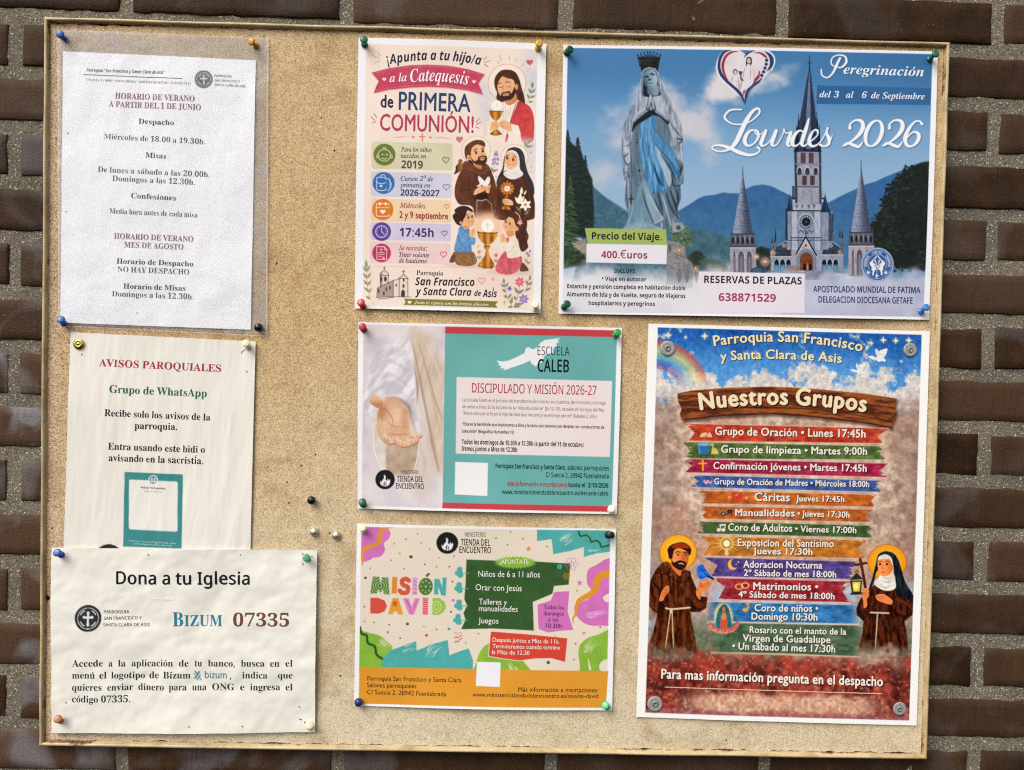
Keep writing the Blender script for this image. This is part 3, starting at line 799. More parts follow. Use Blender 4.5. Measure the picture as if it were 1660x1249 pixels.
def rrect(x0, y0, x1, y1, r, dy=0):
    t = np.radians(np.arange(0, 91, 15)); out = []
    for cx, cy, a in ((x1 - r, y1 - r, 0), (x0 + r, y1 - r, 90), (x0 + r, y0 + r, 180), (x1 - r, y0 + r, 270)):
        out += [(cx + r * math.cos(q + math.radians(a)), cy + r * math.sin(q + math.radians(a))) for q in t]
    return [(x, y + dy * (x - x0) / (x1 - x0)) for x, y in out]
P.poly(rrect(644, 668, 887, 917, 10, 11), 'efebe4')
P.part('group_icon'); P.ell(765, 671, 24, 24, 'e9ecec'); P.ell(765, 671, 19, 19, '6d8298')
for dx in (-7, 7): P.ell(765 + dx, 666, 4.5, 4.5, 'e8ecf0'); P.ell(765 + dx, 678, 7, 5, 'e8ecf0')
P.part()
P.txt('Avisos Parroquiales', 'sansm', (703, 712), (827, 718), 10, '55595c')
P.txt('Grupo de WhatsApp', 'sans', (718, 729), (808, 733), 7, 'b9bab6')
P.txt('Escanea o carga este código QR con la cámara', 'sansm', (645, 976), (882, 990), 8, 'c5dcd9')
P.txt('de WhatsApp para unirte a este grupo', 'sansm', (668, 991), (860, 1000), 8, 'c5dcd9')
P.part('parish_emblem'); P.ell(545, 1062, 72, 72, '2c2d31'); P.part()
P.ln([(1205, 42), (1209, 31), (1217, 28), (1222, 20)], 4, '4a4038'); P.ell(1231, 132, 4, 4, '3a3532'); P.ell(412, 46, 3, 5, '5a544e')
P.build()

# --- donation notice
def w3(X, Y):
    n = fbm(X + Y * .6, Y - X * .5, 52, 121, 3, .5)
    return (n - .5) * .0034 + (fbm(X, Y, 150, 125, 2) - .5) * .0022 + .0014
P = Poster('donation_notice', 'cream landscape donation notice overlapping the foot of the taller notice', 'notice',
           [(86, 887), (515, 891), (511.5, 1185), (87, 1185.5)], 'efebe0', 1.25, .0034, w3)
P.fill(paper_tone('ece8dc', 'f5f1e7', 130))
P.at(0, 850, 3.074)
P.txt('Dona a tu Iglesia', 'semi', (587, 293), (1250, 296), 63, '1d1e24', 'headline')
emblem(P, 450, 463, 66)
for t, a, b in (('PARROQUIA', (527, 438), (651, 439)), ('SAN FRANCISCO Y', (527, 470), (711, 470)), ('SANTA CLARA DE ASIS', (525, 502), (752, 504))):
    P.txt(t, 'sansm', a, b, 15.5, '4b4c50')
P.block('headline', '2d7f9c', 2).text('B', 'sb', P.tp((868, 503)), P.tp((920, 503)), 70 / 3.074).text('IZUM', 'sb', P.tp((926, 503)), P.tp((1113, 503)), 55 / 3.074)
P.block('headline', '74493c', 2).text('07335', 'sb', P.tp((1168, 503)), P.tp((1446, 503)), 64 / 3.074)
def words(P, y, ws, st, cap, col):
    b = P.block('text_line', col, 2)
    b_ = b
    for t, x0, x1 in ws: b.text(t, st, P.tp((x0, y)), P.tp((x1, y + (x1 - x0) * .002)), cap / P.k)
B = '2e2f35'
STY['tim'] = (FM, 0x1d400, 0x1d41a, 0x1d7ce, -.0015, 0)
words(P, 702, [('Accede', 371, 522), ('a', 550, 570), ('la', 598, 634), ('aplicación', 663, 869), ('de', 899, 947), ('tu', 977, 1013), ('banco,', 1043, 1178), ('busca', 1208, 1324), ('en', 1352, 1398), ('el', 1428, 1463)], 'tim', 33, B)
words(P, 761, [('menú', 371, 483), ('el', 506, 540), ('logotipo', 564, 729), ('de', 751, 799), ('Bizum', 821, 957), ('indica', 1214, 1338), ('que', 1390, 1463), (',', 1152, 1160)], 'tim', 33, B)
words(P, 761, [('bizum', 1027, 1136)], 'sansm', 33, '2c7c98')
words(P, 820, [('quieres', 371, 518), ('enviar', 546, 670), ('dinero', 696, 825), ('para', 850, 937), ('una', 965, 1035), ('ONG', 1063, 1173), ('e', 1203, 1224), ('ingresa', 1253, 1400), ('el', 1428, 1463)], 'tim', 33, B)
words(P, 878, [('código 07335.', 371, 658)], 'tim', 33, B)
P.part('payment_logo')
for a, b, w in (((978, 760), (1000, 730), 8), ((990, 766), (1003, 748), 7), ((979, 727), (988, 738), 6)): P.ln([a, b], w, '2c7c98')
P.ell(1005, 766, 4, 4, '2c7c98'); P.ell(976, 740, 3, 3, '2c7c98'); P.part()
for x, y in ((750, 148), (1203, 150), (953, 997), (1216, 997), (342, 881), (1496, 905), (1503, 968), (1522, 982), (1512, 145), (1558, 160), (1514, 198)): P.ell(x, y, 4, 4, '5b5348')
P.ln([(1495, 965), (1500, 968)], 4, '5a4a38'); P.ln([(1508, 184), (1518, 192)], 3, '7f8a78')
P.build()
# ------------------------------------------------------------------ blue pilgrimage poster
def w4(X, Y):
    return (fbm(X, Y, 240, 141, 2) - .5) * .0026 + .0012 + (vn(X, Y, 70, 144) - .5) * .0005
P = Poster('pilgrimage_poster', 'large blue pilgrimage poster with a crowned statue and a tall spired church', 'poster',
           [(913, 73.5), (1519.5, 84.5), (1504.5, 519), (905, 509)], 'f6f3f8', .85, .0012, w4, M_GLOSS)
ART = P.mask([(920, 78.5), (1511, 88.5), (1495.5, 514.5), (911.5, 506)])
def skyf(X, Y):
    t = (Y - 80) / 240
    c = mixc('3f7eb8', '6ba0cf', step(t, .1, .6)); c = c + (rgb('9fbcd9') - c) * step(t, .4, 1.05)[..., None] * .8
    c = c + (rgb('2c669f') - c) * (step(X, 1250, 1520) * step(t, .6, 0))[..., None] * .7
    n = fbm(X, Y * 1.25, 62, 151, 5, .55)
    def cloud(cx, cy, rx, ry, th=.42):
        d = np.hypot((X - cx) / rx, (Y - cy) / ry); return step(n * 1.0 - d * .62 + .22, th - .2, th + .26)
    a = np.maximum.reduce([cloud(1075, 175, 82, 60), cloud(1125, 205, 70, 55), cloud(1000, 200, 60, 50) * .75, cloud(975, 290, 60, 46) * .8, cloud(1012, 225, 50, 40), cloud(1150, 235, 40, 60) * .7])
    b = np.maximum.reduce([cloud(1215, 130, 75, 40), cloud(1265, 128, 62, 34), cloud(1178, 145, 50, 36)])
    c = c + (mixc('b9bccd', 'ddd3d6', n) - c) * a[..., None] * .92
    return c + (mixc('cfc9d2', 'ecdfdf', n) - c) * b[..., None] * .95
P.fill(skyf, ART)
# hills
P.at(1100, 270, 3.609)
hill = [(-200, 330), (0, 262), (60, 225), (110, 192), (150, 175), (210, 168), (260, 155), (300, 160), (350, 160), (390, 135), (430, 117), (490, 108), (540, 118), (600, 148), (660, 178), (760, 215), (870, 214), (910, 195), (940, 178), (1000, 150), (1050, 128), (1090, 108), (1150, 90), (1200, 66), (1240, 50), (1300, 25), (1350, 5), (1420, -20), (1500, -30), (1500, 700), (-200, 700)]
def hillf(X, Y):
    n = fbm(X, Y, 9, 161, 3); t = step(Y, 300, 400)
    return mixc('2d64a0', '3a719f', t) + (n - .5)[..., None] * .07
P.poly(hill, hillf, soft=2.2, clip=ART)
P.at(890, 270, 4.997)
def forest(X, Y): return mixc('2f5878', '4a7a84', fbm(X, Y, 5, 171, 3)) + (vn(X, Y, 3, 172)[..., None] - .5) * .06
P.poly([(330, 130), (375, 185), (450, 250), (560, 320), (640, 375), (760, 480), (1000, 600), (1000, 1250), (100, 1250), (250, 700)], forest, soft=3, clip=ART)
P.poly([(1060, 470), (1150, 500), (1250, 525), (1380, 560), (1480, 610), (1700, 660), (1700, 1250), (1000, 1250)], lambda X, Y: mixc('2b5068', '4f7a80', fbm(X, Y, 6, 175, 3)), soft=4, clip=ART)
rn = random.Random(5)
def leafy(pts, f, clip, n, r0, r1, cols, jig=1):
    """foliage: a soft mass with small tufts over it and along its rim"""
    P.poly(pts, f, soft=4, clip=clip)
    q = P.tp(pts); k = P.k; o = P.o; P.at()
    import itertools
    for i in range(n):
        a, b = q[rn.randrange(len(q))], q[rn.randrange(len(q))]; c = q.mean(0); t, u = rn.random(), rn.random() ** .5
        p = (a * t + b * (1 - t)) * u + c * (1 - u)
        P.ell(p[0], p[1], rn.uniform(r0, r1), rn.uniform(r0, r1) * .6, cols[rn.randrange(len(cols))], soft=1.2, rot=rn.uniform(-.6, .6), al=.75, clip=clip)
    P.at(*o, k)
P.at(1100, 270, 3.609)
leafy([(430, 560), (440, 490), (480, 470), (530, 485), (600, 560), (600, 620), (430, 620)], '1c2a2c', ART, 60, 1, 2.6, ['22332e', '16211f', '2f4436'])
P.at(890, 270, 4.997)
leafy([(1100, 830), (1120, 740), (1170, 690), (1230, 700), (1270, 760), (1340, 770), (1420, 790), (1470, 860)], '26382f', ART, 90, 1, 2.6, ['2f4a38', '1d2a26', '3f5b42'])
# pines on the left
P.at(880, 50, 4.882)
def pine(x, top, bot, hw, col, seed, n=46):
    r = random.Random(seed); P.ln([(x, top), (x, bot)], [2, 12], '1a2423', sm=False, clip=ART)
    for i in range(n):
        t = (i + r.random()) / n; y = top + (bot - top) * t; w = hw * (t ** .8) * r.uniform(.55, 1.12) + 4
        for sg in (-1, 1):
            c = col[r.randrange(len(col))]
            P.ln([(x, y - 6), (x + sg * w * .5, y + r.uniform(0, 8)), (x + sg * w, y + r.uniform(8, 26))], [9, 10, 3], c, sm=False, clip=ART, soft=1.3)
PD = ['1b2826', '223230', '16201f', '2a3c38', '1d2b2a']
P.poly([(170, 830), (230, 900), (300, 960), (340, 1080), (390, 1180), (400, 1400), (400, 1640), (150, 1640)], lambda X, Y: mixc('141f1e', '243432', fbm(X, Y, 5, 181, 3)), soft=3, clip=ART)
pine(196, 800, 1500, 150, PD, 1, 60); pine(275, 850, 1600, 150, PD, 2, 70); pine(335, 1000, 1600, 90, PD, 3, 40)
PG = ['34502f', '3f5d37', '28402c', '4a6840', '2d4530']
pine(215, 1160, 1700, 100, PG, 4, 40); pine(165, 1300, 1700, 90, PG, 6, 30)
P.at(890, 270, 4.997)
P.poly([(185, 640), (240, 600), (290, 590), (310, 640), (310, 720), (200, 690)], lambda X, Y: mixc('8a7668', 'c9aa92', fbm(X, Y, 4, 190, 3)), soft=4, al=.8, clip=ART)
leafy([(110, 640), (180, 640), (280, 720), (300, 800), (120, 830)], '2c3d28', ART, 70, 1.5, 3.5, ['3a5230', '22301f', '4a6238'])
# broad tree on the right
P.at(1100, 270, 3.609)
RT = [(1420, -20), (1350, 5), (1330, 25), (1290, 60), (1275, 95), (1235, 128), (1225, 175), (1200, 205), (1205, 245), (1165, 285), (1150, 330), (1125, 350), (1130, 400), (1118, 440), (1150, 500), (1200, 540), (1260, 590), (1330, 600), (1480, 620), (1480, -30)]
leafy(RT, lambda X, Y: mixc('0f1616', '26302a', fbm(X, Y, 7, 201, 4, .6)), ART, 420, 1.4, 4.2, ['1a2421', '10181a', '27332a', '33402f', '141c1c'])
for i in range(260):
    a = RT[1 + i % 17]; b = RT[2 + i % 17]; t = rn.random()
    P.ell(a[0] + (b[0] - a[0]) * t + rn.uniform(-26, 30), a[1] + (b[1] - a[1]) * t + rn.uniform(-20, 24), rn.uniform(4, 13), rn.uniform(3, 9), ['18221f', '222d27', '141c1b'][i % 3], clip=ART, soft=1.2)
# mist along the foot
def mistf(X, Y): return mixc('b7b3bd', 'ddd8de', fbm(X, Y, 30, 211, 4))
mist = step(P.Y + (fbm(P.X, P.Y, 34, 215, 4) - .5) * 50, 418, 462) * ART
P.fill(lambda X, Y: mixc('d8d3da', 'f0ecef', fbm(X, Y, 40, 217, 4)), mist * .95)
low = step(P.Y, 485, 520) * ART * (.05 + .5 * step(P.X, 1150, 1450)); P.fill('9aa0b4', low)
# stone arcade under the rock
P.at(890, 270, 4.997)
stone = lambda X, Y: mixc('6d6a70', 'a89e9c', fbm(X, Y, 4, 221, 4)) + (vn(X, Y, 1.7, 222)[..., None] - .5) * .1
fade = step(P.Y, 470, 425) * .95
P.poly([(950, 610), (1040, 610), (1100, 660), (1105, 740), (1160, 790), (1155, 990), (950, 960)], stone, soft=2, clip=ART * (.25 + .75 * fade))
for x, y, w, h in ((975, 640, 26, 60), (1055, 660, 26, 60)): P.ell(x, y + 20, w / 2, h / 2, '4a4546', al=.7)
for x in (1050, 1112): P.ell(x, 890, 15, 55, '55525a', al=.6); P.ell(x, 890, 11, 50, '8a858c', al=.5)
P.ln([(950, 690), (1100, 745), (1160, 800)], 5, '4d494c', al=.7); P.ln([(955, 600), (1100, 655)], 5, 'b9a9a0', al=.6)
P.ell(1052, 682, 22, 20, 'd9a06a', soft=7, al=.9); P.ell(1052, 682, 6, 6, 'f6dcae')
leafy([(960, 520), (1010, 480), (1060, 460), (1110, 490), (1160, 580), (1150, 650), (1090, 650), (1000, 600)], lambda X, Y: mixc('39503c', '6d8763', fbm(X, Y, 4, 231, 3)), ART, 120, 1, 2.6, ['4c6a47', '7d966c', '2c3f33', '5f7c58'])
P.poly([(985, 470), (1030, 455), (1075, 460), (1100, 500), (1060, 530), (1000, 540)], lambda X, Y: mixc('7a858c', 'b4b7b8', fbm(X, Y, 4, 233, 3)), soft=3)
P.ell(1045, 500, 16, 18, '3b434c', soft=3)
for x, y in ((1182, 828), (1183, 850)): P.ell(x, y, 16, 14, 'e0a878', soft=7, al=.8)
P.ell(1182, 828, 5, 5, 'ffe9c4'); P.ln([(1183, 845), (1186, 940)], 6, '4a4648', al=.7); P.ln([(1172, 845), (1172, 930)], 3, 'c9b9a8', al=.6)

# ---- church
P.part('church_picture')
def stn(a='8f8f9a', b='c9c4c8', sd=241):
    return lambda X, Y: mixc(a, b, fbm(X, Y * .5, 4.5, sd, 4, .6)) + (vn(X, Y, 1.2, sd + 5)[..., None] - .5) * .09
P.at(1170, 270, 6.385)
def cone(cx, ap, by, hw):
    def f(X, Y):
        x, y = (X - P.o[0]) * P.k, (Y - P.o[1]) * P.k; t = (y - ap) / (by - ap); u = (x - cx) / (hw * np.maximum(t, .05))
        c = mixc('a6a9b6', '5b6072', step(u, -.7, .75)); row = np.abs(((y / 31) % 1) - .5) * 2; colm = np.abs(((u * 4.0) % 1) - .5) * 2
        return c * (1 - .3 * step(row, .82, 1) - .2 * step(colm, .8, 1))[..., None] + (vn(X, Y, 1.4, 251)[..., None] - .5) * .1
    P.poly([(cx, ap), (cx + hw, by), (cx - hw, by)], f); P.ln([(cx, ap - 62), (cx, ap + 30)], [5, 9], '39404c', sm=False)
def tower(cx, top, ap, w):
    base = lambda X, Y: stn('9a8e90', 'cfc0bc', 261)(X, Y)
    P.poly([(cx - w, top + 150), (cx + w, top + 150), (cx + w + 4, top + 470), (cx - w - 4, top + 470)], base)
    P.poly([(cx - w + 22, top + 8), (cx + w - 22, top + 8), (cx + w - 14, top + 140), (cx - w + 14, top + 140)], stn('55535a', '8f8a8e', 262))
    for i in range(5):
        x = cx - w + 34 + i * (2 * w - 68) / 4; P.ell(x, top + 85, 13, 36, '2f3138'); P.ell(x + 20, top + 62, 5, 34, 'b5b0b2', al=.8)
    P.ln([(cx - w, top + 143), (cx + w, top + 143)], 17, '5e5a60', sm=False); P.ln([(cx - w, top + 160), (cx + w, top + 160)], 8, 'd3c8c6', sm=False)
    P.ln([(cx - w + 14, top + 14), (cx + w - 14, top + 14)], 16, '4c4f5a', sm=False)
    for x, ww in ((cx - w * .66, 12), (cx - w * .14, 30), (cx + w * .5, 27)):
        P.ell(x, top + 245, ww + 7, 56, 'd9cdca'); P.poly([(x - ww, top + 240), (x + ww, top + 240), (x + ww, top + 470), (x - ww, top + 470)], '75707a'); P.ell(x, top + 242, ww, 50, '6a6670')
        P.poly([(x - ww * .4, top + 250), (x + ww * .5, top + 250), (x + ww * .5, top + 470), (x - ww * .4, top + 470)], '948b92', al=.8)
    for sx in (-1, 1): P.ln([(cx + sx * (w - 14), top - 30), (cx + sx * (w - 14), top + 120)], [4, 20], '5f5d64', sm=False)
    cone(cx, ap, top + 10, w - 28)
tower(212, 688, 70, 132); tower(1435, 672, 5, 132)
# red lights and stars between the towers
for x, y, r in ((440, 990, 46), (352, 940, 26)):
    P.ell(x, y, r, r, 'b88d78', soft=9, al=.75)
    for a in range(0, 180, 22): P.ln([(x - r * math.cos(math.radians(a)), y - r * math.sin(math.radians(a))), (x + r * math.cos(math.radians(a)), y + r * math.sin(math.radians(a)))], 5, 'f0c8a0', sm=False, al=.8)
    P.ell(x, y, 9, 9, 'fff0d0'); P.ln([(x, y), (x, 1100)], 6, '8e8480', sm=False, al=.8)
# aisles
for x0, x1, yy in ((498, 716, 880), (1012, 1246, 862)):
    P.poly([(x0, yy), (x1, yy), (x1, 1110), (x0, 1110)], stn('8a8d97', 'bdbcc2', 271))
    P.poly([(x0 + 30, yy - 10), (x1 - 6, yy - 10), (x1, yy + 55), (x0 + 14, yy + 55)], lambda X, Y: mixc('2e3845', '55606c', vn(X * 2, Y * .4, 2, 272)))
    P.ln([(x0, yy + 58), (x1, yy + 58)], 9, 'd2c6bf', sm=False)
    n = 3
    for i in range(n):
        x = (560, 620, 682)[i] if x0 < 800 else (1050, 1108, 1170)[i]
        P.ell(x, 1010, 33, 52, 'c9c8cc'); P.ell(x, 1012, 25, 46, '252c37'); P.poly([(x - 25, 1015), (x + 25, 1015), (x + 25, 1082), (x - 25, 1082)], '3d6377'); P.poly([(x - 19, 1030), (x + 19, 1030), (x + 19, 1080), (x - 19, 1080)], '6fa0b4')
    P.ln([(x0, 1092), (x1, 1092)], 12, '7f8590', sm=False)
P.poly([(498, 890), (530, 860), (560, 900), (540, 930), (500, 925)], 'e0b48a', soft=5, al=.8); P.poly([(1190, 880), (1225, 860), (1240, 910), (1200, 920)], 'e3b890', soft=5, al=.8)
# transept slopes with medallions
P.poly([(555, 835), (660, 775), (715, 770), (715, 872), (555, 872)], '4b5563'); P.poly([(1205, 830), (1090, 765), (1015, 770), (1015, 866), (1205, 866)], '4b5563')
P.ln([(555, 835), (665, 772)], 9, 'aab0ba', sm=False); P.ln([(1205, 828), (1092, 762)], 9, 'aab0ba', sm=False)
for x in (637, 1120): P.ell(x, 825, 19, 19, 'd8c9b5'); P.ell(x, 827, 11, 12, '9a6a4a')
# main body
P.poly([(672, 462), (1140, 468), (1145, 770), (1092, 866), (668, 866), (660, 770)], stn('7f8592', 'b5b6bf', 281))
P.poly([(655, 440), (675, 440), (675, 770), (652, 770)], '3a4350'); P.poly([(1098, 470), (1145, 500), (1145, 775), (1098, 780)], lambda X, Y: mixc('3a4350', '6f7784', vn(X * 3, Y * .3, 2, 283)))
P.poly([(712, 470), (782, 470), (782, 870), (712, 870)], stn('a7a9b3', 'd3d1d6', 285)); P.poly([(948, 470), (1020, 470), (1020, 870), (948, 870)], stn('a3a6b2', 'cfced4', 286))
for x in (712, 782, 948, 1020): P.ln([(x, 470), (x, 870)], 6, '4d5562', sm=False)
P.ln([(660, 768), (1092, 768)], 8, '4b525e', sm=False); P.ln([(712, 742), (1020, 742)], 10, '3e4652', sm=False)
# slate pinnacles
for x, y0, y1, w in ((700, 295, 470, 36), (1064, 285, 480, 44)): P.poly([(x, y0), (x + w, y1), (x - w, y1)], '2f4151'); P.ln([(x, y0), (x + w * .3, y1)], 8, '4e6577', sm=False)
for x, y in ((1112, 440), (1140, 500)): P.ln([(x, y), (x, y + 60)], [5, 20], '3f4652', sm=False)
# arch and rose
P.ell(867, 580, 82, 88, 'd5d3d9'); P.poly([(785, 590), (949, 590), (949, 735), (785, 735)], stn('9296a2', 'b9bac3', 287)); P.ell(867, 580, 74, 80, '8d919d')
P.ell(867, 578, 66, 66, '4a4f5a')
for i in range(14):
    a = 2 * math.pi * i / 14; P.ell(867 + 54 * math.cos(a), 578 + 54 * math.sin(a), 8, 8, 'c9c8cb')
    P.ln([(867, 578), (867 + 42 * math.cos(a), 578 + 42 * math.sin(a))], 5, '7c7773', sm=False, al=.6)
P.ell(867, 578, 40, 40, '1d2026', al=.8); P.ell(867, 578, 12, 12, '6a6460')
P.ln([(790, 690), (812, 664), (834, 690), (856, 664), (878, 690), (900, 664), (922, 690), (944, 668)], 8, '454c57', sm=False)
# tower stages
P.poly([(728, 350), (1022, 355), (1020, 460), (728, 455)], stn('a5a5ae', 'd0cdd1', 291)); P.ln([(722, 461), (1026, 464)], 13, '3a424e', sm=False)
for x in (772, 828, 895, 950): P.ell(x, 405, 11, 34, '6d7280')
P.poly([(728, 205), (1040, 215), (1048, 330), (722, 322)], stn('94939b', 'c7c2c4', 293)); P.ln([(720, 330), (1050, 338)], 15, '323a46', sm=False)
P.poly([(722, 205), (748, 205), (748, 325), (722, 325)], '59606c')
for x in (805, 862, 925, 985): P.ln([(x, 225), (x, 300)], 9, '777a86', sm=False)
P.at(1240, 80, 6.246)
P.poly([(292, 1030), (562, 1035), (566, 1580), (300, 1580)], stn('8d8d97', 'c6bfc1', 295))
P.poly([(290, 1030), (318, 1030), (325, 1560), (300, 1560)], '4b515d'); P.poly([(540, 1035), (566, 1035), (566, 1570), (545, 1570)], '4d535f')
for x in (382, 463):
    P.ell(x, 1052, 27, 22, 'b9b3b6'); P.poly([(x - 25, 1050), (x + 25, 1050), (x + 25, 1158), (x - 25, 1158)], lambda X, Y: mixc('4f3f46', '85666a', (np.sin(Y * 3.2) + 1) / 2))
P.ln([(296, 1165), (562, 1168)], 10, '8b8a92', sm=False)
for x in (345, 425, 508): P.ell(x, 1240, 30, 45, 'd3ccce'); P.ell(x, 1243, 22, 38, '3f424b'); P.poly([(x - 22, 1243), (x + 22, 1243), (x + 22, 1275), (x - 22, 1275)], '5a5560')
for x in (395, 475): P.poly([(x - 24, 1285), (x + 24, 1285), (x + 24, 1380), (x - 24, 1380)], '6c5055'); P.ln([(x, 1285), (x, 1380)], 5, '4d3a40', sm=False)
for x in (330, 430, 530): P.ln([(x, 1285), (x, 1390)], 12, 'aaa5aa', sm=False)
P.ln([(300, 1395), (560, 1398)], 12, '5f636e', sm=False)
# spire
P.poly([(443, 190), (455, 250), (468, 370), (490, 520), (510, 690), (552, 860), (555, 1032), (292, 1030), (312, 820), (352, 690), (380, 530), (408, 370), (432, 250)], lambda X, Y: mixc('303b4c', '4b566a', fbm(X * 2, Y * .6, 4, 301, 3)))
P.poly([(443, 210), (452, 440), (462, 1012), (395, 1012), (425, 440)], lambda X, Y: mixc('6f7d95', '9aa6ba', fbm(X * 2, Y * .5, 3, 303, 3)), al=.9)
P.poly([(352, 690), (408, 380), (420, 400), (375, 700), (350, 1020), (310, 1020), (318, 820)], '56617a', al=.55)
for sx, xs_, ys_ in ((-1, (336, 320), (660, 1030)), (1, (517, 548), (640, 1030))): P.ln([(xs_[0], ys_[0]), (xs_[1], ys_[1])], [3, 34], '2a3340', sm=False)
for x, y0 in ((312, 780), (548, 770), (400, 930), (480, 930)): P.ln([(x, y0), (x, 1030)], [4, 22], '262e3a', sm=False)
for t in np.linspace(.12, .95, 17):
    for sg in (-1, 1): P.ell(443 + sg * (6 + 95 * t), 200 + 640 * t, 4.5, 5, '2b3442')
P.ln([(443, 70), (443, 230)], [5, 12], '26303c', sm=False); P.ln([(424, 148), (464, 150)], 6, '2d3a4a', sm=False); P.ln([(430, 128), (458, 129)], 5, '3a5068', sm=False); P.ell(443, 205, 9, 8, '2b333e')
P.ln([(288, 1036), (562, 1038)], 13, '2b323d', sm=False)
# gable and portal
P.at(1170, 270, 6.385)
P.poly([(715, 870), (1015, 870), (1015, 1120), (715, 1120)], stn('8b8e98', 'c1c0c6', 305))
P.poly([(862, 742), (972, 925), (955, 1110), (775, 1110), (758, 925)], stn('9a9ca6', 'cfcdd2', 307))
for a, b in (((862, 735), (760, 915)), ((862, 735), (970, 922))): P.ln([a, b], 15, '27313f', sm=False); P.ln([(a[0], a[1] + 22), (b[0] + (8 if b[0] < 862 else -8), b[1] + 14)], 7, 'd9d7da', sm=False)
P.ln([(864, 680), (864, 745)], 8, '232b36', sm=False); P.ln([(852, 700), (876, 700)], 6, '232b36', sm=False)
P.ell(862, 818, 25, 27, 'e3d5c0'); P.ell(862, 820, 17, 19, 'b98a62'); P.ell(862, 824, 8, 11, '6a4638')
for r, c in ((100, '5e626d'), (92, 'b2b1b8'), (82, '6a6b76'), (74, 'a5a2a6'), (66, '4d3c38')): P.ell(866, 975, r, r + 12, c); P.poly([(866 - r, 975), (866 + r, 975), (866 + r, 1080), (866 - r, 1080)], c)
P.ell(866, 975, 60, 72, lambda X, Y: mixc('7c3f28', 'b0633c', fbm(X, Y, 3, 311, 3))); P.poly([(806, 975), (926, 975), (926, 1080), (806, 1080)], lambda X, Y: mixc('6a3522', 'a35a36', fbm(X, Y, 3, 312, 3)))
P.poly([(832, 1015), (866, 1015), (866, 1078), (832, 1078)], '2b1714'); P.poly([(890, 1015), (920, 1015), (920, 1078), (890, 1078)], '2b1714'); P.ell(878, 1050, 9, 30, 'f0b070', soft=3)
P.ell(735, 920, 20, 30, 'd9a98a', soft=7, al=.8)
P.poly([(655, 1030), (800, 1030), (800, 1085), (655, 1085)], lambda X, Y: mixc('8d6a62', 'c08a74', fbm(X, Y, 2.5, 313, 3)), al=.75)
P.ln([(600, 1100), (1250, 1104)], 14, '8f949f', sm=False); P.poly([(850, 1085), (1010, 1085), (1200, 1180), (840, 1180)], stn('6f747f', 'a9aab4', 315))
for x, y0, h in ((515, 770, 70), (551, 680, 180), (1215, 690, 110), (1240, 700, 120), (545, 740, 120)):
    P.ln([(x, y0 - 30), (x, y0 + h)], [4, 30], '37404d', sm=False); P.ln([(x, y0 + h * .5), (x, y0 + h)], 20, '9a9aa2', sm=False, al=.7)
P.ell(366, 1090, 75, 42, '3d5468'); P.ell(360, 1082, 50, 24, '5d7a90', al=.7)
P.fill(mistf, step(P.Y + (fbm(P.X, P.Y, 22, 321, 3) - .5) * 34, 432, 456) * step(P.X, 1225, 1300) * ART * .95)
P.part()

# ---- statue
P.part('statue_picture')
P.at(1000, 180, 5.677)
def to(px, py): return ((px - 1000) * 5.677, (py - 180) * 5.677)
def fA(p): return [to(880 + x / 4.882, 50 + y / 4.882) for x, y in p]
body = fA([(830, 300), (790, 315), (775, 380), (762, 455), (732, 545), (692, 615), (662, 680), (632, 765), (615, 870), (620, 985)]) + \
       [(45, 425), (52, 560), (66, 640), (82, 655), (70, 835), (92, 925), (108, 945), (95, 1010), (55, 1088), (300, 1095), (430, 1095), (490, 1080), (498, 1050), (530, 1035), (582, 1008), (556, 930), (588, 800), (582, 690), (611, 668), (612, 560), (606, 490), (600, 440), (607, 250), (603, 190), (585, 110)] + \
       fA([(1050, 650), (1015, 570), (965, 480), (940, 420), (915, 340), (890, 305)])
def cloak(X, Y):
    n = fbm(X * 2.2, Y * .35, 7, 331, 4, .6)
    c = mixc('7f828c', 'c9c4c9', step(n, .25, .75)); return c + (rgb('5c6672') - c) * step(Y, 250, 330)[..., None] * .35
P.poly(body, cloak, soft=1)
BM = P.mask(body)
Zs = dict(clip=BM)
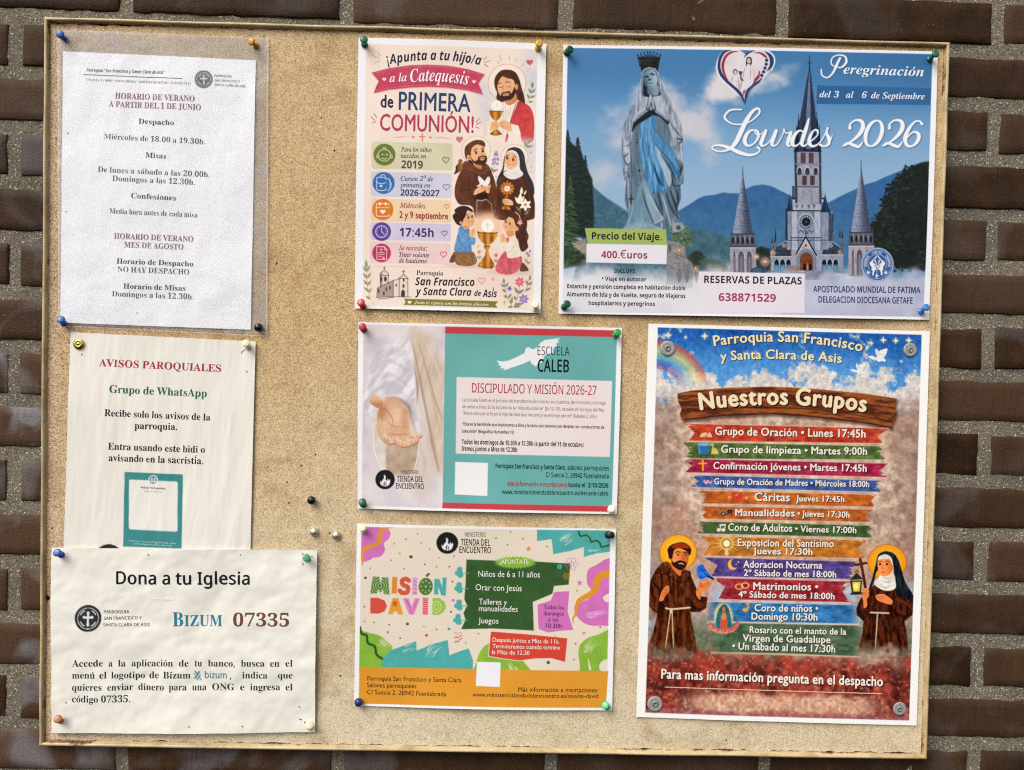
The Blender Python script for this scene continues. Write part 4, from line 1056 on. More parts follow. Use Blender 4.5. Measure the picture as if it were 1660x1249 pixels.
# robe below the cloak
P.poly([(150, 190), (215, 110), (330, 40), (470, 110), (500, 350), (560, 470), (575, 690), (540, 930), (500, 1040), (470, 1095), (60, 1088), (110, 960), (130, 800), (120, 500)], lambda X, Y: mixc('566672', '8c9aa4', fbm(X * 2.5, Y * .3, 6, 335, 4)), soft=3, sm=True, **Zs)
P.poly([(110, 950), (160, 820), (200, 700), (240, 640), (330, 800), (340, 1090), (60, 1090)], lambda X, Y: mixc('6c8794', '9db4bf', fbm(X * 1.5, Y * .4, 8, 337, 3)), soft=6, al=.8, **Zs)
P.poly([(250, 640), (310, 780), (380, 900), (425, 985), (340, 1040), (300, 960), (265, 820)], 'a9b1b6', sm=True, soft=5, al=.7, **Zs)
for a, w, c in (([(225, 700), (260, 850), (330, 1030)], [4, 14, 10], '414d58'), ([(300, 780), (350, 890), (420, 985), (345, 1035)], [8, 10, 14, 8], 'c3c8cb'), ([(330, 790), (395, 930), (430, 985)], [6, 16, 6], '3c4650'),
                ([(410, 770), (450, 900), (490, 1050)], [8, 18, 12], 'b4bcc1'), ([(375, 770), (400, 860), (425, 960)], [16, 18, 4], '39434d'), ([(450, 760), (500, 900), (575, 1005)], [10, 28, 12], '454f5a'), ([(490, 740), (530, 860), (560, 960)], [10, 22, 8], '2f3841'),
                ([(540, 720), (560, 820), (545, 900)], [10, 26, 6], '343d46'), ([(440, 1000), (460, 1080)], [8, 16], '5d6a74'), ([(410, 1040), (408, 1090)], 10, 'd0d4d6'), ([(150, 830), (130, 960), (90, 1060)], [6, 8, 6], 'a9bcc5'), ([(190, 760), (190, 900), (170, 1040)], [4, 8, 6], '8ea5b0')):
    P.ln(a, w, c, soft=2.2, al=.85, **Zs)
# sash
S1_ = [(215, 130), (275, 60), (330, 40), (360, 90), (345, 200), (350, 300), (400, 480), (440, 640), (450, 720), (395, 752), (320, 768), (285, 690), (245, 560), (210, 400), (205, 250)]
def sash(X, Y):
    n = fbm(X * 3.0, Y * .25, 6, 341, 3, .6); return mixc('4a80a8', '7db0d0', step(n, .3, .72))
P.poly(S1_, sash, sm=True, **Zs)
P.poly([(345, 165), (400, 230), (500, 340), (560, 470), (580, 640), (575, 690), (520, 590), (440, 450), (360, 320)], lambda X, Y: mixc('44759c', '72a6c6', fbm(X, Y * .5, 5, 343, 3)), sm=True, **Zs)
P.poly([(355, 330), (420, 420), (480, 520), (500, 640), (470, 700), (420, 560), (380, 450)], lambda X, Y: mixc('98a0a8', 'c4c6c9', fbm(X * 2, Y * .4, 6, 345, 3)), sm=True, soft=2, **Zs)
for a, w, c in (([(255, 100), (240, 260), (250, 420), (300, 600), (330, 760)], [3, 7, 7, 8, 4], '3a6788'), ([(290, 70), (280, 250), (300, 430), (370, 620), (400, 740)], [3, 8, 9, 14, 4], '335d7e'), ([(320, 60), (315, 230), (340, 380), (400, 560), (440, 700)], [3, 6, 7, 10, 4], '3a6a8e'),
                ([(270, 90), (258, 260), (275, 430), (320, 590), (355, 740)], [3, 6, 8, 8, 4], '9cc8e0'), ([(225, 150), (222, 300), (240, 470)], [3, 6, 3], '96c2dc'), ([(330, 470), (380, 640), (430, 700)], [4, 26, 6], '1f3f58'), ([(350, 310), (420, 390), (500, 490), (560, 600)], [6, 10, 12, 6], '27506f'),
                ([(345, 170), (420, 270), (510, 370)], [8, 8, 4], '2a5a80'), ([(400, 400), (480, 520), (540, 640)], [6, 24, 6], '2c4254'), ([(540, 440), (590, 560), (560, 620)], [6, 20, 6], '30404e'), ([(310, 765), (360, 755), (440, 735)], 6, '27506f'), ([(500, 580), (520, 690), (575, 690)], [10, 16, 6], '2b333c')):
    P.ln(a, w, c, soft=2.2, al=.7, **Zs)
# cloak folds, right
P.poly([(470, 90), (520, 60), (560, 70), (600, 200), (605, 255), (560, 290), (510, 350), (490, 250)], lambda X, Y: mixc('8a8c94', 'd0cccf', fbm(X * 2, Y * .5, 5, 351, 3)), sm=True, soft=2, **Zs)
for a, w, c in (([(490, 60), (500, 130), (560, 210), (605, 250)], [4, 10, 12, 6], '2c3138'), ([(545, 260), (600, 270), (570, 310)], [6, 26, 6], '23282f'), ([(510, 350), (550, 310), (560, 250)], 7, '3a4048'), ([(560, 450), (600, 520), (560, 580)], [6, 36, 6], '2f353d'), ([(520, 360), (560, 440), (600, 500)], [20, 22, 10], '8d98a2'), ([(540, 100), (575, 180), (600, 220)], [4, 8, 4], '6c7078'), ([(505, 40), (530, 120), (570, 190)], [4, 6, 4], 'dcd8da'), ([(470, 150), (500, 260), (515, 340)], [10, 14, 6], '545b65'), ([(560, 690), (600, 670), (606, 600)], 9, '3b424b'), ([(575, 700), (560, 830)], [16, 6], '4a545e')):
    P.ln(a, w, c, soft=2.6, al=.62, **Zs)
# cloak, left, with tucked folds
for a, w, c in (([(80, 100), (70, 200), (85, 265), (130, 230)], [4, 8, 10, 4], '494f58'), ([(45, 330), (110, 320), (130, 280)], [5, 12, 5], '3e444d'), ([(40, 420), (80, 420), (125, 370)], [6, 16, 5], '3a4048'), ([(60, 380), (90, 370), (130, 400)], [14, 20, 8], 'cfcccf'), ([(60, 440), (90, 500), (125, 480)], [8, 18, 6], '30363d'), ([(60, 580), (90, 570), (100, 610), (70, 620)], [6, 10, 12, 6], '3a4149'), ([(70, 600), (110, 640), (130, 620)], [6, 16, 6], 'b6b7bc'), ([(80, 680), (85, 800), (100, 830)], [10, 22, 10], '565e67'), ([(110, 520), (112, 640)], [10, 14], '5d646d'), ([(95, 840), (100, 920)], [16, 10], '4a525b'), ([(110, 60), (95, 150), (100, 240)], [4, 6, 4], 'd9d5d8'), ([(60, 150), (45, 300), (48, 400)], [4, 9, 6], '757a83')):
    P.ln(a, w, c, soft=2.6, al=.6, **Zs)
# arms and hands
P.poly([(140, 160), (170, 60), (260, 20), (330, 0), (330, 40), (240, 100), (180, 140), (140, 200)], '30343a', sm=True, soft=2, **Zs)
P.poly([(330, 40), (390, 60), (470, 130), (470, 60), (400, 10), (330, -10)], '2d3137', sm=True, soft=2, **Zs)
P.at(1000, 80, 10.41)
P.poly([(270, 1190), (330, 1090), (450, 1010), (520, 940), (560, 960), (480, 1080), (380, 1160), (290, 1240)], lambda X, Y: mixc('8a8f96', 'b5b6ba', vn(X * 2, Y, 4, 361)), sm=True, soft=2, **Zs)
P.poly([(600, 960), (680, 1040), (820, 1090), (850, 1150), (830, 1200), (700, 1120), (620, 1050)], lambda X, Y: mixc('82888f', 'afb1b6', vn(X * 2, Y, 4, 362)), sm=True, soft=2, **Zs)
for a, w, c in (([(300, 1230), (420, 1150), (520, 1090)], [8, 26, 8], '3a3f47'), ([(620, 1070), (740, 1140), (850, 1230)], [8, 26, 12], '3a3f47'), ([(540, 1060), (580, 1060), (620, 1070)], 40, '2e3037')): P.ln(a, w, c, soft=2, al=.9, **Zs)
for sg, a in ((-1, [(262, 1225), (330, 1130), (430, 1060), (520, 980)]), (1, [(850, 1190), (780, 1110), (700, 1060), (625, 990)])):
    P.ln(a, [60, 84, 74, 40], '8b9098', soft=3, al=.95, **Zs); P.ln([(x, y - 14) for x, y in a], [34, 50, 44, 22], 'bfc1c5', soft=4, al=.9, **Zs); P.ln([(x + 4 * sg, y - 26) for x, y in a], [8, 14, 12, 8], 'dcdadd', soft=3, al=.7, **Zs)
    for k in range(1, 6): P.ln([(a[0][0] + (a[3][0] - a[0][0]) * k / 6 - 10, a[0][1] + (a[3][1] - a[0][1]) * k / 6 - 46), (a[0][0] + (a[3][0] - a[0][0]) * k / 6 + 12, a[0][1] + (a[3][1] - a[0][1]) * k / 6 + 20)], [3, 7, 4], '6a7079', soft=2, al=.5, **Zs)
# veil
P.at(1000, 80, 10.41)
for a, w, c in (([(400, 480), (380, 640), (300, 840), (190, 1060), (130, 1240)], [14, 24, 26, 24, 14], 'c9c5ca'), ([(360, 700), (260, 900), (170, 1100)], [4, 10, 6], '7d7f8a'), ([(400, 760), (350, 920), (310, 1060)], [6, 12, 8], '8d8e98'), ([(310, 1000), (230, 1060), (180, 1110)], [4, 10, 4], '4c5059'),
                ([(720, 480), (780, 660), (880, 880), (990, 1060), (1060, 1230)], [14, 26, 30, 30, 20], 'cfcace'), ([(740, 620), (840, 800), (960, 1000)], [4, 9, 5], '7b7c87'), ([(760, 840), (800, 1000), (850, 1200)], [8, 16, 12], '6a6d77'), ([(870, 960), (920, 1040), (1010, 1120)], [4, 12, 4], '4e5058'), ([(800, 860), (840, 1000), (870, 1150)], [8, 16, 10], 'dcd7d9'), ([(940, 1100), (980, 1180), (1000, 1249)], [10, 22, 20], '7d8189'),
                ([(370, 640), (400, 600), (415, 560)], 10, '3a4048'), ([(360, 690), (420, 750)], 10, '4a5058'), ([(690, 460), (740, 520)], 10, '474c55'), ([(730, 610), (780, 660)], 9, '5a5a64')): P.ln(a, w, c, soft=2.6, al=.62, **Zs)
for x in range(420, 540, 22): P.ln([(x + 20, 790), (x, 1000)], 5, '9a9ca4', al=.6, **Zs)
for x in range(620, 780, 24): P.ln([(x - 10, 800), (x + 20, 1030)], 5, 'a7a4aa', al=.6, **Zs)
P.poly([(430, 810), (520, 790), (520, 900), (470, 1010), (380, 1060), (400, 900)], 'c4c1c5', sm=True, soft=4, al=.55, **Zs); P.poly([(610, 800), (720, 790), (790, 940), (800, 1060), (690, 1030), (610, 920)], 'd0c8ca', sm=True, soft=4, al=.65, **Zs)
# hood shade, neck, face
P.poly([(425, 380), (540, 330), (660, 380), (700, 500), (720, 700), (720, 790), (440, 800), (430, 600)], '2b3038', sm=True, soft=2)
P.poly([(520, 640), (680, 620), (700, 760), (640, 800), (560, 790), (510, 760)], lambda X, Y: mixc('63737e', '97a3aa', step((X - 1050) / 16, -.2, 1)), sm=True, soft=3)
face = [(430, 470), (450, 400), (540, 352), (620, 370), (665, 450), (680, 540), (665, 620), (600, 680), (540, 672), (470, 610), (440, 540)]
P.poly(face, lambda X, Y: mixc('62747f', 'b2bdc2', np.clip((X - 1041) / 24 - (Y - 128) / 90, 0, 1)), sm=True, soft=2)
P.ln([(450, 490), (500, 470), (520, 490)], [10, 30, 10], '232d36', soft=2, al=.95); P.ln([(550, 440), (590, 430), (635, 450)], [10, 30, 10], '232d36', soft=2, al=.95)
P.ln([(545, 440), (530, 480), (545, 525)], [8, 12, 20], '51606b', soft=3, al=.8); P.ln([(545, 430), (552, 500)], 12, 'c6ced2', soft=3, al=.7)
P.ln([(535, 530), (560, 528)], 20, '222b34', soft=1.5); P.ln([(545, 580), (575, 588), (605, 576)], [9, 17, 7], '2f3a44', soft=1.5); P.ell(576, 562, 18, 8, 'c5cdd0', soft=3); P.ell(590, 612, 26, 12, 'b9c3c7', soft=4, al=.7)
P.ell(640, 520, 30, 50, 'bcc6ca', soft=5, al=.5); P.ell(470, 580, 30, 46, '51616c', soft=5, al=.6)
# veil band over the brow
P.ln([(425, 450), (440, 380), (540, 330), (640, 360), (690, 470), (700, 640), (730, 800)], [20, 26, 24, 26, 22, 14, 8], 'a9acb3', soft=2); P.ln([(425, 470), (425, 620), (440, 800)], [18, 16, 12], '9aa3ab', soft=2)
P.ln([(445, 400), (540, 350), (630, 372), (672, 470)], 6, '6d717a', soft=1.5)
# hands
P.poly([(562, 762), (588, 785), (600, 850), (642, 950), (650, 1030), (600, 1040), (572, 960), (520, 1040), (488, 1010), (512, 920), (535, 830)], '30343b', sm=True, soft=2)
P.poly([(560, 770), (574, 800), (570, 880), (556, 960), (520, 1015), (497, 1000), (520, 910), (538, 830)], lambda X, Y: mixc('9b9ba2', 'cbc6c8', step(Y, 176, 158)), sm=True, soft=1.3)
P.poly([(578, 785), (594, 850), (630, 945), (636, 1015), (608, 1022), (588, 950), (577, 880)], lambda X, Y: mixc('a7a4aa', 'd6cfd0', step(Y, 176, 158)), sm=True, soft=1.3)
P.ln([(540, 830), (520, 930), (500, 1000)], 4, '5b5f68', al=.7); P.ln([(600, 860), (630, 950)], 4, '5b5f68', al=.7); P.ell(572, 990, 9, 26, 'c9a79e', soft=2)
# crown
P.poly([(370, 150), (720, 160), (700, 300), (680, 390), (640, 340), (540, 310), (450, 340), (412, 395), (385, 280)], lambda X, Y: mixc('1a1616', '43352e', fbm(X, Y, 2.2, 371, 2)), soft=1)
for i in range(15):
    t = i / 14; x = 346 + 382 * t; y = (168 if i % 2 else 128) - 48 * math.sin(math.pi * t); P.ln([(384 + 304 * t, 300), (x, y)], [15, 9], ('1d1919', '2a2322')[i % 2], sm=False); P.ell(x, y - 8, 11, 12, '1f1b1b')
    if i % 2 == 0: P.ln([(x, y), (x, y - 40)], 6, '2a2626', sm=False); P.ln([(x - 13, y - 22), (x + 13, y - 22)], 5, '2a2626', sm=False)
    if i < 14: P.ell(x + 12, 215 - 10 * math.sin(math.pi * t), 6, 22, '6f8794', soft=1.2, al=.7); P.ell(x + 12, 262, 5, 10, '9c8a6e', soft=1.2, al=.7); P.ell(x + 14, 175 - 30 * math.sin(math.pi * t), 12, 15, '231f1f', r0=.6)
P.ln([(535, 100), (537, 40)], 6, '2d3840', sm=False); P.ln([(405, 300), (540, 275), (685, 305)], 10, '6a5a44', soft=1.5, al=.8); P.ell(635, 345, 22, 14, 'b5a2a0', soft=3, al=.8)
# rosary
P.at(1000, 180, 5.677)
def beads(pts, n, r=4.2):
    q = cr(pts, False, 12); d = np.r_[0, np.cumsum(np.hypot(*np.diff(q, axis=0).T))]
    for t in np.linspace(0, d[-1], n):
        x, y = np.interp(t, d, q[:, 0]), np.interp(t, d, q[:, 1]); P.ell(x, y, r, r, '2a3038'); P.ell(x - 1.4, y - 1.6, 1.8, 1.8, 'd0d4d8', soft=.8)
beads([(140, 60), (128, 130), (125, 300), (128, 500), (132, 660), (128, 770)], 50); beads([(205, 120), (185, 300), (180, 450), (205, 560), (215, 660), (190, 695), (155, 660)], 44)
P.ln([(128, 780), (128, 860)], 9, '23282e', sm=False); P.ln([(108, 815), (148, 815)], 9, '23282e', sm=False); P.ell(205, 555, 10, 10, '22303a'); P.ell(184, 298, 8, 8, '22303a')
# rock pedestal
P.poly([(60, 1085), (130, 1040), (240, 1020), (340, 1060), (400, 1080), (430, 1110), (60, 1110)], lambda X, Y: mixc('7f8d94', 'b8c0c2', fbm(X, Y, 3, 381, 3)), soft=2)
P.part()

# ---- panels
P.at(890, 270, 4.997)
P.part('price_panel'); P.poly([(288, 502), (945, 515), (953, 640), (311, 628)], 'a6bb59')
P.part('fare_panel'); P.poly([(303, 628), (953, 640), (948, 795), (300, 781)], 'e6e1e8')
P.part(); T1 = '24252b'
P.txt('Precio del Viaje.', 'bb', (345, 592), (908, 601), 56, T1); P.txt('400.€uros', 'bb', (420, 744), (792, 750), 57, 'a3385c')
for t, a, b in (('INCLUYE:', (525, 864), (700, 868)), ('• Viaje en autocar', (425, 928), (783, 934)), ('Estancia y pensión completa en habitación doble', (146, 988), (1100, 1004)),
                ('Almuerzo de Ida y de Vuelta, seguro de Viajeros', (141, 1053), (1099, 1068)), ('hospitalarios y peregrinos', (318, 1124), (853, 1133))): P.txt(t, 'bb', a, b, 34, T1)
P.at(1100, 270, 3.609)
P.part('booking_panel'); P.poly([(115, 617), (733, 630), (727, 860), (108, 848)], 'e3d9e1'); P.part()
P.txt('RESERVAS DE PLAZAS', 'bb', (145, 683), (713, 693), 42, T1); P.txt('638871529', 'bb', (228, 789), (560, 795), 46, 'a3385c')
P.txt('APOSTOLADO MUNDIAL DE FATIMA', 'semi', (780, 737), (1408, 742), 36, '27396b'); P.txt('DELEGACION DIOCESANA GETAFE', 'semi', (810, 797), (1363, 804), 36, '27396b')
# round emblem
P.at(1380, 390, 15.61); P.part('round_emblem')
P.ell(632, 620, 412, 430, '7f9fc8'); P.ell(632, 620, 392, 410, 'c4d2e6'); P.ell(632, 620, 378, 396, '2b5797'); P.ell(632, 615, 350, 366, 'a9bfdd'); P.ell(632, 615, 338, 354, '2c5a9c')
t = np.radians(np.arange(150, 391, 10)); P.ln(np.c_[632 + 240 * np.cos(t), 600 + 240 * np.sin(t)], 14, 'b5c6e0')
for x in (400, 845): P.poly([(x - 60, 820), (x, 755), (x + 65, 815), (x, 915)], '2c5a9c'); P.ln([(x - 60, 820), (x, 755), (x + 65, 815), (x, 915), (x - 60, 820)], 11, 'b5c6e0', sm=False); P.ell(x, 825, 32, 34, 'e6e4ee')
for sg in (-1, 1):
    m = lambda p: [(632 + sg * x, y) for x, y in p]
    P.poly(m([(8, 380), (40, 420), (110, 500), (190, 570), (175, 640), (140, 690), (150, 750), (120, 780), (130, 880), (95, 885), (75, 790), (30, 740), (0, 740), (0, 660), (70, 600), (110, 560), (70, 490), (20, 440)]), 'ece4ec', sm=True, n=4)
    P.poly(m([(20, 640), (70, 520), (40, 500), (25, 570)]), 'd5d3e2', sm=True, n=4); P.ell(632 + sg * 60, 650, 17, 17, '24406e'); P.ell(632 + sg * 30, 690, 15, 15, '24406e')
P.ell(632, 715, 15, 15, '24406e'); P.ln([(620, 770), (622, 860)], 14, 'c8d3e8', sm=False); P.ln([(616, 860), (616, 980)], 22, 'f0eef4', sm=False); P.ln([(578, 905), (660, 905)], 20, 'f0eef4', sm=False)
P.part()
def arc(t, a0, a1, r, cap):
    q = lambda a: (632 + r * math.cos(math.radians(a)), 618 + r * 1.03 * math.sin(math.radians(a)))
    P.txt(t, 'semi', q(a0), q(a1), cap, 'dfe6f2', 'emblem_lettering', mid=q((a0 + a1) / 2))
arc('ORBIS', 168, 224, 275, 56); arc('UNUS', 246, 292, 275, 56); arc('ORANS', 314, 372, 275, 56)
# heart emblem
P.at(1150, 75, 11.89); P.part('heart_emblem')
HB = [(680, 1150), (560, 960), (430, 830), (290, 710), (180, 580), (140, 420), (170, 250), (270, 120), (400, 85), (560, 95), (680, 180), (760, 110), (900, 85), (1080, 100), (1200, 200), (1225, 340), (1180, 470), (1060, 620), (960, 720), (820, 820), (720, 950)]
P.poly(HB, lambda X, Y: mixc('ddd0d6', 'e8dde1', vn(X, Y, 20, 391)), clip=ART, soft=1.4)
for a, w in (([(400, 88), (270, 118), (165, 250), (125, 420), (165, 590), (300, 740), (480, 880)], 26), ([(1080, 96), (1215, 200), (1240, 340), (1180, 480)], 26)): P.ln(a, w, 'e9e6ee', clip=ART)
NV, RD = '26386d', 'a5293f'
for a, w, c in (([(400, 102), (280, 130), (195, 250), (172, 410), (215, 560), (330, 700), (480, 830), (600, 960), (684, 1150)], [8, 50, 56, 52, 58, 54, 56, 56, 10], NV), ([(545, 125), (400, 145), (295, 230), (245, 390), (270, 540), (350, 690)], [5, 40, 50, 54, 42, 5], RD),
                ([(650, 245), (700, 180), (770, 135), (860, 108)], [5, 36, 34, 8], NV), ([(1062, 130), (1160, 215), (1186, 340), (1150, 440), (1090, 505)], [15, 62, 74, 50, 5], NV), ([(830, 155), (950, 152), (1045, 205), (1090, 250)], [5, 30, 46, 24], RD),
                ([(950, 485), (940, 590), (850, 690), (720, 790), (660, 880), (645, 975)], [5, 56, 60, 48, 42, 8], RD), ([(1000, 630), (930, 705), (800, 790), (720, 890), (690, 1000), (682, 1120)], [18, 44, 48, 52, 48, 10], NV), ([(980, 700), (850, 790), (760, 900), (705, 1050)], [4, 18, 20, 6], '3f5f94'), ([(510, 975), (600, 1040), (660, 1110)], [4, 16, 8], '4a6697')): P.ln(a, w, c, clip=ART)
for x, y in ((1088, 292), (1080, 368), (1058, 443), (1030, 514), (995, 582)): P.ell(x, y, 42, 42, 'e9e0e8'); P.ell(x, y, 33, 33, NV)
P.poly([(690, 300), (740, 220), (800, 260), (830, 420), (850, 640), (790, 780), (600, 880), (620, 640), (660, 480)], 'e4dadf', sm=True); P.poly([(690, 320), (700, 250), (745, 225), (795, 250), (805, 330), (780, 400), (765, 370), (715, 370), (690, 420)], '3a3236', sm=True)
P.ell(745, 305, 36, 52, 'd6c8c8'); P.ln([(725, 290), (738, 290)], 8, '3a3336'); P.ln([(755, 290), (768, 290)], 8, '3a3336'); P.ln([(735, 335), (757, 335)], 6, '7a5a5c')
for a in ([(690, 400), (650, 520), (620, 700)], [(775, 400), (780, 540), (775, 670)], [(815, 420), (845, 560), (845, 640)], [(660, 300), (600, 460)]): P.ln(a, [3, 11, 4], '6a6166', al=.8)
P.ell(485, 515, 46, 56, '5a4e50'); P.ell(487, 525, 30, 40, 'd9cccc'); P.ln([(475, 520), (482, 520)], 6, '4a4044'); P.ln([(495, 520), (503, 520)], 6, '4a4044')
P.poly([(450, 590), (530, 590), (560, 720), (540, 830), (430, 730)], 'e6dce0', sm=True)
for a in ([(450, 590), (420, 660), (410, 710)], [(450, 690), (520, 695)], [(530, 600), (560, 760), (570, 860)], [(510, 700), (520, 830)], [(540, 720), (550, 860)], [(600, 640), (600, 760), (580, 850)]): P.ln(a, [4, 13, 6], '5b5256', al=.85)
P.ell(585, 545, 28, 34, '453c40'); P.ln([(560, 510), (620, 520)], 22, '3f373b'); P.ln([(590, 580), (600, 650), (630, 680)], [30, 40, 30], '6b6064', soft=1.5)
P.part()
# headline
P.at(1140, 60, 3.952)
P.part('date_panel'); P.poly([(725, 315), (1452, 331), (1450, 441), (721, 433)], lambda X, Y: mixc('27639f', '2f6ca8', vn(X, Y, 30, 395))); P.part()
P.txt('del 3   al   6  de Septiembre', 'sbi', (740, 391), (1413, 405), 40, 'e9ecf2')
LS = [(243, 470), (170, 474), (134, 519), (179, 559), (251, 563), (308, 539), (350, 500), (357, 475), (340, 463), (305, 490), (270, 545), (235, 620), (205, 680), (165, 722), (105, 738), (58, 722), (62, 703), (105, 698), (165, 715), (230, 745), (290, 760), (335, 752), (360, 728), (345, 712)]
LW = [9, 12, 15, 10, 9, 9, 12, 14, 14, 20, 29, 30, 28, 16, 9, 10, 10, 14, 22, 24, 18, 12, 10, 16]
def two(x): return [(x + 48, 588), (x + 52, 560), (x + 85, 538), (x + 122, 545), (x + 132, 580), (x + 110, 625), (x + 65, 668), (x + 12, 702)], [20, 11, 12, 22, 28, 24, 14, 9], [(x + 5, 702), (x + 35, 684), (x + 75, 698), (x + 105, 706), (x + 130, 676)], [8, 16, 22, 18, 6]
STK = [(LS, LW)]
for x in (887, 1140): a, b, c, d = two(x); STK += [(a, b), (c, d)]
STK += [([(336, 604), (300, 604), (270, 638), (263, 678), (284, 701), (320, 688), (348, 648), (346, 614), (330, 602), (330, 622), (352, 632), (380, 618)], [8, 13, 24, 26, 15, 9, 16, 18, 9, 7, 7, 6]),
        ([(398, 604), (378, 652), (366, 688), (380, 702), (412, 684), (444, 640)], [18, 25, 22, 12, 8, 7]), ([(464, 604), (446, 650), (436, 688), (450, 702), (476, 684), (500, 640), (514, 606)], [20, 26, 22, 11, 8, 7, 9]),
        ([(514, 598), (520, 616), (540, 620), (562, 612)], [14, 8, 9, 13]), ([(560, 614), (546, 652), (536, 688), (548, 702), (574, 686)], [14, 25, 22, 10, 7]),
        ([(640, 612), (612, 604), (582, 632), (566, 676), (580, 702), (610, 688), (640, 645)], [9, 12, 22, 27, 14, 9, 9]), ([(674, 528), (656, 588), (636, 650), (628, 688), (642, 702), (672, 682), (706, 656)], [10, 24, 27, 23, 11, 8, 8]),
        ([(700, 660), (728, 632), (728, 602), (704, 604), (682, 640), (676, 680), (696, 703), (732, 690), (764, 652)], [7, 9, 14, 10, 20, 26, 16, 9, 7]), ([(764, 652), (784, 612), (794, 588)], [7, 8, 15]), ([(792, 594), (788, 622), (802, 652), (800, 688), (772, 704), (746, 694)], [8, 16, 24, 18, 10, 16]), ([(796, 692), (812, 664), (824, 634)], [10, 8, 6])]
th = np.radians(np.arange(-100, 271, 20)); STK.append(([(1088 + 50 * math.cos(q) - 20 * math.sin(q), 622 + 82 * math.sin(q)) for q in th], [9 + 17 * abs(math.cos(q)) for q in th]))
STK.append(([(1396, 562), (1378, 543), (1345, 552), (1308, 600), (1288, 655), (1300, 698), (1335, 702), (1368, 670), (1375, 630), (1345, 612), (1308, 640), (1292, 670)], [18, 11, 12, 22, 28, 20, 12, 22, 24, 12, 9, 6]))
STK.append(([(752, 215), (756, 250), (790, 266), (826, 235), (852, 180), (872, 140)], [10, 10, 9, 13, 17, 13])); STK.append(([(838, 196), (816, 178), (822, 140), (862, 122), (905, 132), (910, 170), (880, 200), (850, 198)], [6, 9, 8, 8, 11, 15, 10, 6]))
for a, w in STK: P.ln([(x + 4, y + 4) for x, y in a], [q + 5 for q in w], '27517f', soft=2.4, al=.6)
P.part('headline_swash')
for a, w in STK: P.ln(a, w, 'f3f2f5', n=8)
P.part()
P.txt('eregrinación', 'sbi', (893, 241), (1408, 257), 60, 'eef0f5', 'headline', shadow='2c5f95', off=(.8, .8))
sm_ = P.P == P.parts.index('statue_picture'); P.C[sm_] = P.C[sm_] * np.array([.88, .95, 1.0])     # cool bronze cast of the print
sm_ = P.P == P.parts.index('church_picture'); P.C[sm_] = P.C[sm_] * np.array([.86, .89, .94])
P.trim(ART, 'f6f3f8'); P.con = {'': (1.03, .5, .86), 'statue_picture': (1.22, .54, .95), 'church_picture': (1.22, .52, 1.1)}
P.build()
# ------------------------------------------------------------------ tall colourful groups poster
def w5(X, Y): return (fbm(X, Y, 260, 401, 2) - .5) * .0022 + .0010 + (vn(X, Y, 90, 404) - .5) * .0006
P = Poster('groups_poster', 'tall colourful poster of parish groups with a wooden plank and rows of banners', 'poster',
           [(1051, 525), (1506.5, 537.5), (1485, 1176), (1031, 1162)], 'fdfcf7', .85, .0012, w5, M_GLOSS)
ART = P.mask([(1066, 531), (1493.5, 543), (1473, 1168), (1045.6, 1155)])
def gbg(X, Y):
    y = Y - (X - 1270) * .028
    n = fbm(X, Y, 26, 411, 5, .6); n2 = fbm(X + 300, Y, 60, 417, 4); g = fbm(X, Y, 5, 421, 3, .7)
    c = mixc('1f5ca8', '5b9cd8', step(y, 535, 610)); c = c + (rgb('174a94') - c) * (step(n2, .5, .8) * .7)[..., None]
    cl = step(n * 1.5 - .25 + step(y, 572, 650) * .72, .76, .98); c = c + (mixc('c7c4c8', 'f1e6d6', g) - c) * cl[..., None]
    n3 = fbm(X, Y, 11, 425, 4, .65); body = mixc('a48674', 'ecd4be', step(n * .5 + n3 * .5, .3, .7)); body = body + (rgb('c58f78') - body) * (step(n2, .42, .72) * .55)[..., None]; body = body + (rgb('6e5a58') - body) * (step(np.abs(X - 1270), 150, 225) * .45)[..., None]
    body = body + (rgb('a9c0d8') - body) * (step(np.abs(y - 985), 80, 10) * step(n, .35, .6) * .8)[..., None]
    body = body + (rgb('5d6c50') - body) * (step(np.abs(y - 1040), 50, 10) * step(n2, .4, .65) * .8)[..., None]
    c = c + (body - c) * step(y + (n - .5) * 40, 632, 668)[..., None]
    red = mixc('4c1d1a', 'a8483a', step(n * .6 + fbm(X, Y, 9, 427, 3) * .4, .3, .68)); red = red + (rgb('c98460') - red) * (step(g, .58, .8) * .6)[..., None]
    c = c + (red - c) * step(y + (n - .5) * 60, 1048, 1085)[..., None]
    band = step(np.abs(y + (n - .5) * 14 - 1141), 22, 4) * step(np.abs(X - 1265), 190, 100); c = c + (mixc('c98c74', 'ecd0b2', g) - c) * np.minimum(band * 1.25, .95)[..., None]
    c = c + (rgb('b98a98') - c) * (step(y, 1148, 1165) * .65)[..., None]
    return c + (g - .5)[..., None] * .22
P.fill(gbg, ART)
P.at(1020, 515, 3.32)
